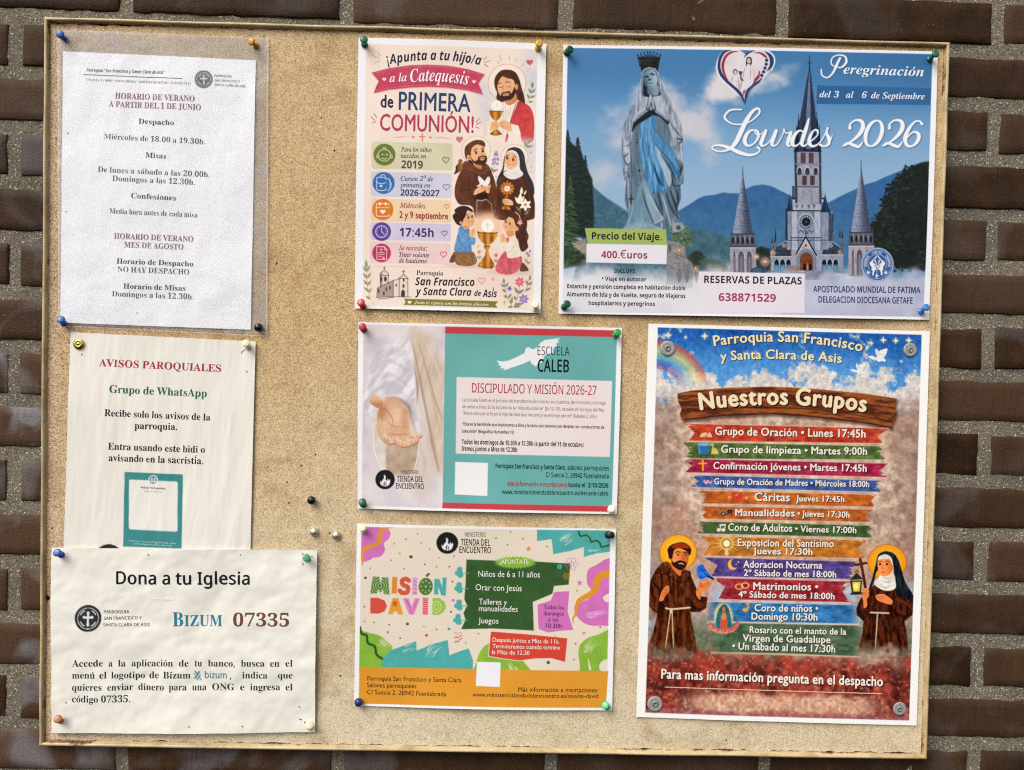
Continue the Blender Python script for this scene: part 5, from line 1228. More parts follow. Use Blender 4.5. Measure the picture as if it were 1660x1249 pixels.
# rainbow, stars, doves
for i, c in enumerate(('d0503f', 'dd7c48', 'e6b860', 'e9dc8f', 'a9c48f', '7fb3c9', '4d84c0', '5b5aa5', '7c4f94')):
    t = np.radians(np.linspace(-92, -12, 14)); r = 290 - i * 17; P.ln(np.c_[132 + r * np.cos(t), 420 + r * np.sin(t)], 19, c, soft=2.4, al=.72, clip=ART * np.clip(1.15 - step(P.Y, 585, 640) - .35 * fbm(P.X, P.Y, 7, 431, 3), 0, 1))
def spark(x, y, r, c='f6ecc8'):
    P.ell(x, y, r * .8, r * .8, c, soft=4, al=.35)
    P.poly([(x, y - r), (x + r * .22, y - r * .22), (x + r, y), (x + r * .22, y + r * .22), (x, y + r), (x - r * .22, y + r * .22), (x - r, y), (x - r * .22, y - r * .22)], c)
for x, y, r in ((210, 95, 22), (405, 100, 22), (303, 106, 12), (1365, 122, 20), (1432, 125, 20), (1502, 123, 20), (1300, 138, 14), (1461, 236, 11), (275, 75, 8)): spark(x, y, r)
for x, y, k in ((1335, 212, 1.0), (1228, 282, .8)):
    m = lambda p: [(x + a * k, y + b * k) for a, b in p]
    P.poly(m([(-52, 0), (-30, -6), (-5, 2), (5, -28), (28, -40), (52, -44), (46, -16), (34, 6), (44, 16), (38, 26), (22, 22), (5, 28), (-8, 18), (-28, 14)]), 'f1efec', sm=True, n=4); P.poly(m([(-2, 0), (-14, -30), (-6, -44), (10, -20)]), 'dfe3ea', sm=True, n=4)
    P.ln(m([(8, -20), (24, -10), (38, -14)]), 3, 'b5bccb', al=.8)
P.part('banner_plank')
plank = [(258, 408), (330, 394), (520, 378), (760, 372), (1000, 384), (1250, 408), (1440, 436), (1428, 480), (1436, 510), (1418, 560), (1410, 596), (1250, 566), (1000, 536), (760, 520), (500, 530), (286, 553), (270, 520), (282, 490), (262, 450)]
P.poly([(x + 8, y + 14) for x, y in plank], '2a1510', soft=5, al=.6, clip=ART)
def wood(X, Y):
    y = Y - (X - 1250) * .03 + ((X - 1250) / 170) ** 2 * 6 * -1
    n = fbm(X * .16, y, 4.5, 441, 4, .6); return mixc('4a2012', 'a05a2c', step(n, .25, .75)) + (vn(X, Y, 2, 443)[..., None] - .5) * .06
P.poly(plank, wood)
WM = P.mask(plank)
for a in ([(262, 460), (420, 440), (760, 420), (1100, 440), (1436, 490)], [(280, 500), (330, 490), (300, 520)], [(1380, 560), (1425, 530), (1436, 500)], [(270, 520), (500, 490), (760, 485), (1050, 500), (1420, 560)], [(260, 430), (300, 440), (340, 425)]): P.ln(a, [3, 8, 4], '34150c', al=.75, clip=WM)
P.ln([(258, 408), (330, 394), (520, 378), (760, 372), (1000, 384), (1250, 408), (1440, 436)], 7, 'b9733c', al=.8, clip=WM); P.ln([(286, 553), (500, 530), (760, 520), (1000, 536), (1250, 566), (1410, 596)], 12, '2a120b', al=.8, clip=WM)
# banners
def banner(tl, tr, br, bl, nl, nr, c, o=0, fade=False):
    P.part('banner'); pts = [tl, tr, nr, br, bl, nl]; cc = rgb(c); pts = [(x, y) for x, y in pts]
    def f(X, Y):
        n = fbm(X * .5, Y, 5, 451 + o, 4, .65); g = fbm(X, Y, 13, 461 + o, 3); return cc * (0.5 + .72 * n)[..., None] + (g - .5)[..., None] * .16
    sh = [(x, y) for x, y in pts]
    cl = ART
    if fade: cl = ART * step(P.X, P.o[0] + (tl[0] - 30) / 3.32, P.o[0] + (tl[0] + 60) / 3.32) * step(P.X, P.o[0] + (tr[0] + 30) / 3.32, P.o[0] + (tr[0] - 60) / 3.32)
    if not fade:                                              # brushed, ragged ends
        xl, xr = P.o[0] + tl[0] / 3.32, P.o[0] + tr[0] / 3.32; e = np.minimum(step(P.X, xl, xl + 34), step(P.X, xr, xr - 34))
        cl = cl * step(fbm(P.X * .45, P.Y * 1.6, 4, 471 + o, 3) + e * .75, .42, .62) * (.8 + .2 * step(fbm(P.X, P.Y, 4, 475 + o, 3), .25, .45))
    P.cur = None
    P.ln([bl, br], 12, 'ecd0c4', sm=False, al=.55, clip=ART, soft=2); P.ln([tl, tr], 10, 'ecd0c4', sm=False, al=.5, clip=ART, soft=2)
    P.cur = len(P.parts) - 1
    P.poly(pts, f, soft=1.6, clip=cl); P.part()
banner((300, 572), (1392, 598), (1365, 676), (318, 662), (352, 620), (1332, 640), 'd2452a', 1)
banner((286, 670), (1390, 694), (1378, 764), (296, 758), (326, 715), (1346, 730), '5c7a3c', 2)
banner((286, 760), (1392, 786), (1386, 858), (300, 832), (336, 796), (1344, 822), 'b3264f', 3)
banner((330, 848), (1358, 878), (1356, 938), (330, 911), (372, 880), (1322, 906), '4466b4', 4)
banner((374, 932), (1330, 954), (1322, 1018), (384, 998), (414, 966), (1298, 986), 'd8702a', 5)
banner((366, 1014), (1312, 1034), (1306, 1100), (366, 1080), (412, 1046), (1266, 1066), 'cf6a2c', 6)
banner((356, 1096), (1328, 1120), (1312, 1184), (356, 1160), (402, 1130), (1276, 1150), '4c6b36', 7)
P.at(1020, 840, 3.32)
banner((384, 98), (1278, 120), (1268, 216), (396, 200), (436, 140), (1230, 160), 'd88430', 8)
banner((402, 212), (1224, 234), (1218, 328), (440, 312), (474, 254), (1188, 282), '5a4794', 9)
banner((452, 322), (1194, 342), (1184, 452), (478, 434), (514, 370), (1146, 394), 'b42f3c', 10)
banner((420, 450), (1230, 468), (1230, 566), (420, 552), (420, 500), (1230, 516), '3f86c4', 11, True)
banner((440, 562), (1245, 578), (1235, 742), (440, 722), (440, 640), (1240, 660), '5a7558', 12, True)
P.ln([(440, 719), (840, 730), (1235, 744)], [2, 7, 2], 'e4cba0', al=.9); P.ln([(430, 556), (1230, 572)], 5, 'e8d8c8', al=.6, sm=False)
# icons
P.at(1020, 515, 3.32)
def icon(): P.part('banner_icon')
icon(); P.heart(420, 600, 13, 'e0503c'); P.ell(398, 632, 17, 13, 'd8a47c'); P.ell(428, 634, 14, 11, 'e6b890'); P.ln([(384, 640), (410, 622)], 8, 'f3d9b8'); P.ln([(430, 622), (440, 640)], 8, 'f0cfa8')
icon(); P.poly([(366, 682), (432, 682), (424, 735), (374, 735)], '2e6fa8'); P.ell(399, 682, 33, 9, '79b5dc'); P.ln([(372, 692), (378, 732)], 6, '63a4d4'); P.ln([(435, 688), (446, 680), (452, 706)], 6, 'e4c872'); P.poly([(438, 735), (446, 700), (470, 706), (482, 735)], 'e2c06a')
icon(); P.ln([(394, 768), (394, 822)], 9, 'efb53c', sm=False); P.ln([(374, 785), (414, 785)], 8, 'efb53c', sm=False)
icon(); P.heart(412, 884, 15, 'f0b9c4'); P.heart(434, 886, 12, 'e88fa4'); P.ell(410, 880, 5, 5, '8a5aa0')
icon(); P.heart(582, 966, 29, 'd23c30'); P.ell(538, 966, 8, 8, 'f0a070'); P.ell(630, 970, 8, 8, 'f0a070'); P.ln([(572, 958), (580, 952)], 6, 'f39a86')
icon(); P.ell(504, 1055, 14, 11, '2e2e40'); P.ell(504, 1055, 8, 6, 'd08a5a'); P.ell(540, 1042, 16, 12, '2c3348'); P.ln([(520, 1060), (545, 1050), (550, 1066)], 7, '2c3042')
icon()
for x in (480, 504): P.ell(x, 1142, 11, 9, 'efe9dc'); P.ln([(x + 9, 1142), (x + 9, 1114)], 5, 'efe9dc', sm=False)
P.ln([(487, 1116), (514, 1114)], 8, 'efe9dc', sm=False)
P.at(1020, 840, 3.32); icon()
for a in range(0, 360, 30): P.ln([(523, 140), (523 + 78 * math.cos(math.radians(a + 8)), 140 + 52 * math.sin(math.radians(a + 8)))], [12, 2], 'f4cc6a', sm=False, al=.7)
for a in range(0, 360, 24): P.ell(523 + 30 * math.cos(math.radians(a)), 136 + 30 * math.sin(math.radians(a)), 8, 8, 'e8c068')
P.ell(523, 136, 28, 28, 'b98636'); P.ell(523, 136, 18, 18, 'fff6dc'); P.ln([(523, 165), (523, 190)], [9, 22], 'f0d084')
icon(); P.ell(556, 250, 27, 29, 'ecb851'); P.ell(570, 242, 23, 25, '4a3d7c'); P.ell(586, 236, 4, 4, 'f6e6b0'); P.ell(574, 248, 3, 3, 'f6e6b0')
icon(); P.ell(590, 368, 23, 17, 'e5b06c', r0=.68); P.ell(622, 362, 23, 17, 'efc07c', r0=.68)
icon(); P.ell(622, 493, 15, 10, 'e8a44c'); P.ln([(635, 492), (640, 458), (628, 462)], 8, 'e8a44c')
# a small robed figure in a halo of light over roses
P.part('shrine_picture')
P.at(1040, 850, 5.946)
P.ell(785, 895, 92, 135, 'e8d9a8', soft=5, al=.9); P.ell(785, 890, 76, 118, 'efd880', soft=3)
for a in range(0, 360, 12): P.ln([(785 + 76 * math.cos(math.radians(a)), 890 + 118 * math.sin(math.radians(a))), (785 + 92 * math.cos(math.radians(a)), 890 + 138 * math.sin(math.radians(a)))], 5, 'd2a94a', sm=False, al=.7)
P.poly([(790, 768), (825, 790), (850, 860), (862, 980), (790, 1005), (715, 985), (722, 870), (750, 800)], lambda X, Y: mixc('1d5a66', '2f7f84', vn(X, Y, 3, 481)), sm=True)
P.poly([(785, 840), (815, 870), (825, 990), (790, 1010), (755, 990), (765, 880)], 'c9583e', sm=True); P.poly([(765, 880), (800, 850), (812, 900), (775, 920)], 'd98a6a', sm=True); P.ell(790, 815, 20, 24, 'b97a58'); P.ln([(765, 830), (775, 790), (800, 788), (815, 830)], 8, '2c2420')
for i in range(26):
    a = math.pi * (.02 + .96 * i / 25); x, y = 785 + 135 * math.cos(a), 945 + 95 * math.sin(a) * (1.0 if i % 2 else .82)
    P.ell(x, y, 19, 17, ('c9434a', 'e07a6c', 'd8605c', 'eaa090')[i % 4]); P.ell(x - 3, y - 2, 9, 8, ('e58a80', 'f3b8a4')[i % 2]); P.ell(x + 2, y + 2, 4, 4, 'a83040')
for x, y in ((655, 945), (690, 1000), (880, 1000), (915, 950), (740, 1050), (830, 1050), (640, 920), (905, 915)): P.ln([(x - 9, y + 9), (x + 9, y - 9)], [4, 11, 4], '3f5a34')
# friar
P.part('friar_picture', 'brown robed friar with a halo and a blue bird on his hand')
P.ell(350, 270, 180, 172, lambda X, Y: mixc('f3d36a', 'd99a35', np.hypot(X - 1099, Y - 895) / 32), clip=ART); P.ell(350, 270, 181, 173, '8a5a24', r0=.975)
def habit(a='2f170f', b='6b3d24', sd=491): return lambda X, Y: mixc(a, b, step(fbm(X * 1.6, Y * .5, 6, sd, 4, .6), .25, .72)) + (vn(X, Y, 1.5, sd + 3)[..., None] - .5) * .07
FB = [(200, 370), (130, 445), (90, 520), (66, 640), (66, 780), (110, 835), (150, 855), (130, 950), (100, 1060), (64, 1160), (40, 1260), (535, 1260), (515, 1100), (485, 960), (470, 845), (560, 842), (620, 805), (634, 700), (560, 690), (505, 570), (470, 480), (420, 430), (330, 470)]
bot = np.clip(1.12 - step(P.Y + (fbm(P.X, P.Y, 12, 495, 3) - .5) * 24, 1035, 1062), 0, 1)
P.poly(FB, habit(), clip=ART * bot, soft=1.2)
fm = P.mask(FB) * ART * bot
for a, w, c in (([(110, 560), (170, 640), (190, 740)], [10, 26, 10], '2a140c'), ([(165, 720), (200, 800), (150, 850)], [24, 40, 14], '24110b'), ([(480, 540), (520, 620), (500, 720)], [8, 20, 10], '2a140c'), ([(470, 720), (500, 800), (600, 820)], [10, 34, 10], '26120c'), ([(250, 560), (270, 680), (260, 790)], [6, 12, 6], '7a4a2c'), ([(400, 580), (410, 680), (400, 780)], [6, 14, 6], '7d4c2e'),
                ([(330, 860), (340, 1000), (350, 1200)], [8, 16, 10], '2c160e'), ([(200, 880), (170, 1020), (140, 1200)], [8, 20, 12], '2e170f'), ([(420, 860), (450, 1000), (470, 1200)], [8, 20, 12], '2e170f'), ([(380, 860), (400, 1040), (410, 1200)], [6, 14, 8], '714529'), ([(90, 700), (110, 790), (160, 830)], [8, 16, 8], '75462a')): P.ln(a, w, c, soft=2.4, al=.75, clip=fm)
P.poly([(215, 360), (150, 415), (128, 470), (230, 480), (330, 530), (380, 560), (440, 520), (475, 470), (440, 440), (400, 470), (370, 500), (300, 430), (270, 370)], habit('3a1e12', '7a4a2c', 497), sm=True); P.ln([(130, 470), (250, 488), (375, 562), (470, 480)], [6, 10, 6], '1f0f0a', al=.8)
P.poly([(280, 360), (300, 430), (365, 495), (375, 430)], 'c97a4e', sm=True)
P.poly([(285, 265), (320, 235), (440, 270), (450, 330), (430, 400), (380, 430), (320, 405), (285, 340)], lambda X, Y: mixc('e39460', 'b9663c', step(X, 1092, 1116)), sm=True); P.ell(272, 315, 14, 26, 'c97f52')
P.poly([(284, 335), (305, 365), (335, 355), (372, 345), (420, 362), (432, 375), (420, 415), (375, 442), (325, 420), (292, 385)], '38211a', sm=True); P.ln([(355, 378), (382, 376), (404, 384)], [5, 10, 5], 'e7c9b0')
P.poly([(248, 235), (295, 190), (395, 172), (465, 215), (475, 270), (455, 300), (440, 268), (380, 236), (320, 240), (300, 290), (292, 330), (262, 325), (252, 280)], '3a1a12', sm=True); P.poly([(285, 215), (340, 180), (420, 186), (462, 228), (400, 230), (320, 232)], '8c3f26', sm=True)
for x in (348, 420): P.ell(x, 290, 11, 10, '2a1a14'); P.ell(x - 3, 287, 3, 3, 'e8d8c8')
P.ln([(325, 272), (345, 262), (368, 268)], 8, '341a12'); P.ln([(402, 270), (425, 268), (440, 278)], 8, '341a12'); P.ln([(388, 290), (396, 330), (380, 338)], 6, 'a85a38')
for h in ([(165, 735), (190, 650), (230, 595), (255, 590), (262, 640), (225, 690), (205, 730)], [(520, 650), (540, 590), (560, 550), (600, 560), (645, 545), (658, 585), (620, 635), (575, 670), (560, 725), (530, 690)]): P.poly(h, lambda X, Y: mixc('e29a68', 'bd7046', vn(X, Y, 5, 499)), sm=True)
for a in ([(205, 625), (245, 635)], [(200, 650), (238, 660)], [(580, 565), (590, 600)], [(605, 565), (612, 600)], [(630, 565), (632, 595)]): P.ln(a, 5, '9c5534')
P.poly([(526, 440), (545, 395), (585, 385), (608, 420), (640, 465), (690, 515), (684, 532), (625, 508), (575, 530), (535, 495)], lambda X, Y: mixc('1f4f9c', '4a86d4', vn(X, Y, 4, 503)), sm=True, n=4); P.ln([(640, 500), (690, 528)], 15, '17243f'); P.ell(548, 410, 4, 4, '10182c'); P.ln([(575, 440), (620, 490)], 8, '173a78', al=.8)
P.ln([(230, 805), (290, 814), (462, 800)], 17, 'd3bfa2'); P.ln([(278, 820), (255, 980), (228, 1180)], 11, 'c9b292', clip=bot); P.ln([(290, 820), (297, 1000), (306, 1190)], 11, 'c9b292', clip=bot); P.ell(282, 835, 14, 18, 'd9c6aa')
# nun
P.part('nun_picture', 'nun in black veil and white coif holding a wooden cross')
P.at(1340, 850, 5.43)
P.ell(528, 335, 170, 160, lambda X, Y: mixc('f0c75a', 'd08c34', np.hypot(X - 1437, Y - 911) / 33), clip=ART); P.ell(528, 335, 171, 161, '8a5424', r0=.975)
NB = [(415, 530), (350, 590), (300, 640), (255, 740), (262, 800), (320, 852), (310, 950), (262, 1150), (240, 1180), (720, 1180), (705, 1000), (680, 850), (745, 800), (772, 730), (745, 650), (600, 560), (510, 585)]
P.poly(NB, habit('27130f', '5a3122', 511), clip=ART * bot, soft=1.2); fm = P.mask(NB) * ART * bot
for a, w, c in (([(300, 660), (280, 760), (330, 830)], [8, 24, 10], '221009'), ([(560, 700), (600, 780), (700, 820)], [8, 30, 12], '221009'), ([(600, 660), (690, 690), (740, 740)], [8, 22, 10], '6d3d29'), ([(500, 860), (520, 1000), (540, 1160)], [8, 20, 14], '20100b'), ([(380, 860), (360, 1000), (330, 1150)], [8, 18, 12], '20100b'), ([(590, 870), (630, 1000), (650, 1150)], [8, 20, 12], '200f0a'), ([(560, 860), (580, 1000), (590, 1150)], [6, 14, 8], '643a28')): P.ln(a, w, c, soft=2.4, al=.75, clip=fm)
P.poly([(445, 275), (480, 245), (525, 236), (585, 255), (625, 310), (655, 400), (690, 510), (755, 620), (768, 680), (690, 650), (640, 640), (600, 580), (590, 440), (470, 400), (430, 430), (410, 520), (360, 590), (395, 480), (425, 360)], lambda X, Y: mixc('101318', '343a42', vn(X * 2, Y * .5, 4, 515)), sm=True)
P.poly([(448, 300), (475, 272), (520, 264), (565, 295), (582, 370), (585, 430), (603, 555), (510, 583), (412, 520), (465, 450), (448, 380)], lambda X, Y: mixc('c9c2ba', 'f3eee6', vn(X, Y, 6, 517)), sm=True)
for a in ([(430, 520), (500, 555), (590, 530)], [(470, 490), (530, 510), (590, 480)], [(480, 465), (540, 475), (580, 450)]): P.ln(a, [3, 8, 3], 'a39c94', al=.8)
P.poly([(448, 330), (470, 305), (540, 305), (562, 330), (580, 380), (560, 430), (520, 455), (485, 455), (452, 415)], lambda X, Y: mixc('e59863', 'c07044', step(X, 1430, 1450)), sm=True)
for x in (466, 526): P.ell(x, 350, 10, 10, '2a1712'); P.ln([(x - 16, 328), (x, 322), (x + 18, 330)], 6, '43241a')
P.ln([(490, 350), (486, 390), (495, 394)], 5, 'a85c3a'); P.ln([(478, 418), (492, 423), (506, 418)], [4, 9, 4], 'a33c34'); P.ell(548, 385, 14, 14, 'd8704c', soft=3, al=.5)
P.ln([(292, 308), (318, 440), (342, 580)], 25, '4a261a', sm=False); P.ln([(247, 358), (345, 340)], 21, '4a261a', sm=False); P.ln([(290, 312), (312, 440)], 6, '7c4a34', sm=False)
P.poly([(300, 625), (302, 580), (335, 560), (368, 575), (366, 630), (350, 660), (352, 715), (322, 735), (318, 670)], 'd68a5c', sm=True); P.ln([(312, 600), (350, 596)], 5, '99532f'); P.ln([(312, 620), (352, 618)], 5, '99532f')
P.poly([(430, 622), (490, 612), (530, 632), (575, 670), (560, 705), (500, 690), (440, 665)], 'd68a5c', sm=True)
for y in (630, 645): P.ln([(440, y), (500, y + 6)], 4, '9c5634')
P.ln([(382, 775), (540, 780)], 14, 'cdbcae', sm=False); P.ln([(442, 788), (432, 960), (420, 1165)], 11, 'c9b292', clip=bot)
P.part('lantern_picture'); P.ln([(250, 425), (265, 405), (280, 425)], 6, '1d1a18'); P.poly([(196, 492), (262, 425), (318, 482)], '2c2622'); P.poly([(203, 497), (310, 492), (296, 605), (220, 610)], '2a2723'); P.poly([(222, 508), (296, 505), (286, 590), (232, 592)], lambda X, Y: mixc('f2e456', 'd2b42c', np.hypot(X - 1388, Y - 951) / 14))
P.ell(254, 545, 20, 26, 'fbf3a0', soft=3); P.ln([(212, 612), (305, 608)], 16, '201d1b', sm=False)
P.part()
# lettering
P.at(1020, 515, 3.32); CR, SD = 'f6e3b6', '241a1c'
STY['gx'] = (None, None, None, None, .042, 0)
P.txt('Parroquia San Francisco', 'gillb', (455, 154), (1250, 184), 56, 'f4e2ae', 'headline', SD, mid=(850, 131)); P.txt('y Santa Clara de Asis', 'gillb', (490, 234), (1140, 246), 50, 'f4e2ae', 'headline', SD, mid=(815, 223))
P.txt('Nuestros Grupos', 'gx', (378, 497), (1272, 508), 92, 'f7e2ba', 'headline', '2a120b', (1.8, 2.0), mid=(825, 467))
TW = 'f1e9dc'
def bl(*a):
    for t, p, q, c in a: P.txt(t, 'gillb', p, q, c, TW, 'text_line', SD, (1.0, 1.1))
bl(('Grupo de Oración • Lunes 17:45h', (460, 631), (1270, 646), 43), ('Grupo de limpieza • Martes 9:00h', (493, 726), (1278, 739), 40), ('Confirmación jóvenes • Martes 17:45h', (450, 814), (1275, 829), 38), ('Grupo de Oración de Madres • Miércoles 18:00h', (455, 896), (1288, 912), 33),
   ('Cáritas', (672, 985), (862, 988), 44), ('Jueves 17:45h', (895, 988), (1155, 993), 33), ('Manualidades', (568, 1066), (888, 1070), 38), ('• Jueves 17:30h', (903, 1069), (1183, 1077), 33), ('Coro de Adultos', (530, 1146), (875, 1152), 40), ('• Viernes 17:00h', (890, 1152), (1220, 1160), 34))
P.at(1020, 840, 3.32)
bl(('Exposicion del Santisimo', (582, 150), (1100, 156), 40), ('Jueves 17:30h', (665, 193), (985, 198), 36), ('Adoracion Nocturna', (612, 265), (1037, 272), 38), ('2º Sábado de mes 18:00h', (615, 309), (1112, 319), 34), ('Matrimonios •', (665, 384), (1015, 388), 40), ('4º Sábado de mes 18:00h', (585, 424), (1103, 436), 34),
   ('Coro de niños •', (672, 499), (1015, 503), 38), ('Domingo 10:30h', (655, 544), (1010, 550), 38), ('Rosario con el manto de la', (645, 615), (1165, 626), 35), ('Virgen de Guadalupe', (608, 661), (1080, 670), 38), ('• Un sábado al mes 17:30h', (552, 704), (1105, 721), 39))
P.txt('Para mas información pregunta en el despacho', 'gillb', (170, 860), (1362, 902), 52, 'f8f1e2', 'headline', SD)
P.block('rule_line', 'e8cfae', 2).line(P.tp([(190, 907), (1358, 943)]), 1.2)
P.trim(ART, 'fdfcf7'); P.con = {'': (1.0, .5, 1.08), 'friar_picture': (1.15, .45, 1.1), 'nun_picture': (1.15, .45, 1.1)}
P.bow = (.0006, .0012, .0008)
P.build()
# ------------------------------------------------------------------ pink communion poster
def w6(X, Y): return (fbm(X, Y, 170, 601, 2) - .5) * .0022 + .0010 + (vn(X * 1.4, Y * .4, 50, 604) - .5) * .0006
P = Poster('catechesis_poster', 'pink communion poster with a red ribbon and drawings of saints and kneeling children', 'poster',
           [(581.5, 62), (885.5, 72), (876, 508), (575, 500.5)], 'f6f4f5', .8, .0012, w6)
ART = P.mask([(593.5, 72.5), (871.5, 81.5), (864, 503.5), (588, 496.5)])
def bgf(X, Y):
    c = mixc('ecd8ca', 'f3e4d8', fbm(X, Y, 60, 611, 4)); b = step(np.hypot((X - 795) / 30, (Y - 165) / 45), 1.3, .3) + step(np.hypot((X - 862) / 26, (Y - 130) / 60), 1.3, .2) * .8 + step(np.hypot((X - 860) / 22, (Y - 250) / 50), 1.2, .2) * .8
    c = c + (rgb('c3c6d6') - c) * np.clip(b * fbm(X, Y, 18, 615, 3) * 1.2, 0, .8)[..., None]
    p = step(np.hypot((X - 800) / 110, (Y - 440) / 60), 1.1, .2) * .3; return c + (rgb('dcb9b4') - c) * p[..., None]
P.fill(bgf, ART)
def tri(a, b, sd, sc=7): return lambda X, Y: mixc(a, b, fbm(X, Y, sc, sd, 3))
# headline strokes and ribbon
P.at(590, 70, 7.348)
for a in ([(108, 155), (185, 190)], [(168, 115), (200, 160)], [(130, 240), (190, 226)], [(1430, 205), (1462, 175)], [(1435, 245), (1505, 215)], [(1435, 262), (1480, 292)]): P.ln(a, 9, 'd99a6a', sm=False)
for a in ([(92, 888), (130, 930)], [(125, 850), (155, 895)], [(103, 962), (145, 945)], [(1335, 950), (1375, 905)], [(1340, 975), (1392, 948)], [(1335, 1005), (1370, 1022)]): P.ln(a, 9, 'b0556a', sm=False)
P.part('ribbon')
rib = [(92, 360), (300, 308), (560, 276), (780, 270), (1000, 280), (1230, 318), (1440, 380), (1400, 435), (1365, 490), (1392, 555), (1418, 622), (1230, 572), (1000, 540), (780, 530), (560, 540), (300, 565), (120, 604), (145, 530), (178, 462), (135, 410)]
P.poly([(x + 5, y + 9) for x, y in rib], 'b9928a', soft=2.5, al=.6, clip=ART); P.part('ribbon'); P.poly(rib, tri('bb3f5a', 'cc5670', 621, 10))
def dash(pts, n):
    q = cr(pts, False, 20); d = np.r_[0, np.cumsum(np.hypot(*np.diff(q, axis=0).T))]
    for i in range(n):
        a, b = (i + .15) / n * d[-1], (i + .7) / n * d[-1]; P.ln([(np.interp(t, d, q[:, 0]), np.interp(t, d, q[:, 1])) for t in (a, b)], 5, 'eab0b4', sm=False, al=.8)
dash([(110, 372), (350, 318), (780, 288), (1100, 315), (1400, 385)], 30); dash([(150, 575), (400, 535), (780, 512), (1100, 535), (1400, 600)], 30)
P.heart(245, 440, 24, 'f4dcd8'); P.heart(1312, 468, 24, 'f4dcd8'); P.part()
NVY = '25243c'
P.txt('¡Apunta a tu hijo/a', 'bbi', (285, 266), (1385, 272), 112, NVY, 'headline', mid=(850, 214))
P.txt('a la', 'sbi', (310, 476), (516, 466), 100, 'fbeeee', 'headline', shadow='8f2a42', off=(.6, .7)); P.txt('Catequesis', 'sbi', (560, 480), (1242, 510), 150, 'fdf3f2', 'headline', shadow='8f2a42', off=(.8, .9), mid=(900, 468))
P.txt('de', 'gillb', (200, 772), (352, 774), 150, NVY, 'headline'); P.txt('PRIMERA', 'gillm', (415, 800), (1268, 826), 212, '2b426e', 'headline'); P.txt('COMUNIÓN!', 'gillm', (192, 1046), (1305, 1074), 196, 'b73f5a', 'headline')
for a in ([(358, 1135), (450, 1124), (545, 1128)], [(838, 1134), (940, 1132), (1040, 1150)]): P.ln(a, [3, 8, 3], 'd48a6a')
P.heart(590, 1128, 18, 'dd7f5e'); P.heart(793, 1132, 16, 'dd7f5e'); P.ln([(698, 1085), (698, 1178)], 12, 'd9714f', sm=False); P.ln([(665, 1122), (730, 1124)], 12, 'd9714f', sm=False)
P.heart(1138, 1152, 38, 'cf6b78'); P.heart(1138, 1152, 38, 'a84a5c', 5)
# list of five rows
P.at(590, 225, 5.947)
def panel(x0, y0, x1, y1, c): P.part('list_panel'); P.poly(rrect(x0, y0, x1, y1, 26, 16), lambda X, Y: rgb(c) + (fbm(X, Y, 22, 631, 3)[..., None] - .5) * .06); P.part()
panel(76, 34, 856, 296, 'd6cfb2'); panel(70, 322, 850, 562, 'cfccd9'); panel(68, 582, 844, 800, 'eacfae'); panel(64, 810, 840, 980, 'd3c8db'); panel(60, 998, 836, 1202, 'e8ccca')
WI = 'f1ece2'
def badge(x, y, r, c): P.part('list_icon'); P.ell(x, y, r, r, tri(c, tuple(np.clip(rgb(c) * 1.12, 0, 1)), 641))
badge(200, 160, 105, '6a7632'); P.ell(200, 165, 62, 60, WI, r0=.9); P.ell(134, 178, 12, 16, WI, r0=.6); P.ell(268, 178, 12, 16, WI, r0=.6); P.ell(202, 96, 13, 13, WI, r0=.6); P.ln([(175, 160), (182, 156), (190, 160)], 6, WI); P.ln([(214, 162), (222, 158), (230, 162)], 6, WI); P.ln([(178, 190), (200, 204), (224, 192)], 6, WI); P.part()
badge(193, 433, 105, '3c6aa6')
P.ln(rrect(125, 378, 215, 505, 22), 6, WI, sm=False); P.ln([(125, 425), (168, 440), (215, 428)], 6, WI); P.ln([(222, 392), (250, 400), (252, 490), (226, 505)], 6, WI); P.ln([(245, 405), (266, 440), (258, 480)], 5, WI); P.ln([(165, 378), (172, 356), (202, 356), (210, 378)], 6, WI); P.heart(168, 462, 14, WI); P.part()
badge(184, 688, 102, 'cc7627'); P.ln(rrect(122, 632, 246, 752, 14), 7, WI, sm=False); P.ln([(122, 668), (246, 670)], 6, WI, sm=False); P.heart(184, 708, 26, WI)
for x in (156, 212): P.ell(x, 634, 9, 18, WI)
P.part(); badge(173, 900, 90, '5b458e'); P.ell(173, 900, 60, 60, WI, r0=.9); P.ln([(173, 858), (174, 902), (198, 924)], 6, WI, sm=False)
for a in range(0, 360, 30): P.ell(173 + 46 * math.cos(math.radians(a)), 900 + 46 * math.sin(math.radians(a)), 3.5, 3.5, WI)
P.part(); badge(172, 1105, 90, 'b23a5c'); P.ln([(126, 1044), (200, 1046), (222, 1072), (220, 1168), (126, 1166), (126, 1044)], 6, WI, sm=False); P.ln([(198, 1046), (200, 1074), (222, 1074)], 5, WI, sm=False)
for y in (1102, 1120, 1138): P.ln([(142, y), (200 if y < 1130 else 172, y)], 5, WI, sm=False)
P.ln([(168, 1062), (168, 1090)], 5, WI, sm=False); P.ln([(158, 1074), (179, 1074)], 5, WI, sm=False); P.ell(190, 1152, 11, 11, WI, r0=.5); P.part()
for x, y, r, c in ((790, 207, 32, '4a4436'), (795, 468, 32, '4b5f90'), (797, 657, 24, 'd07f45'), (777, 915, 28, '5a4a68'), (768, 1118, 32, 'b9485c')): P.heart(x, y, r, c, 6)
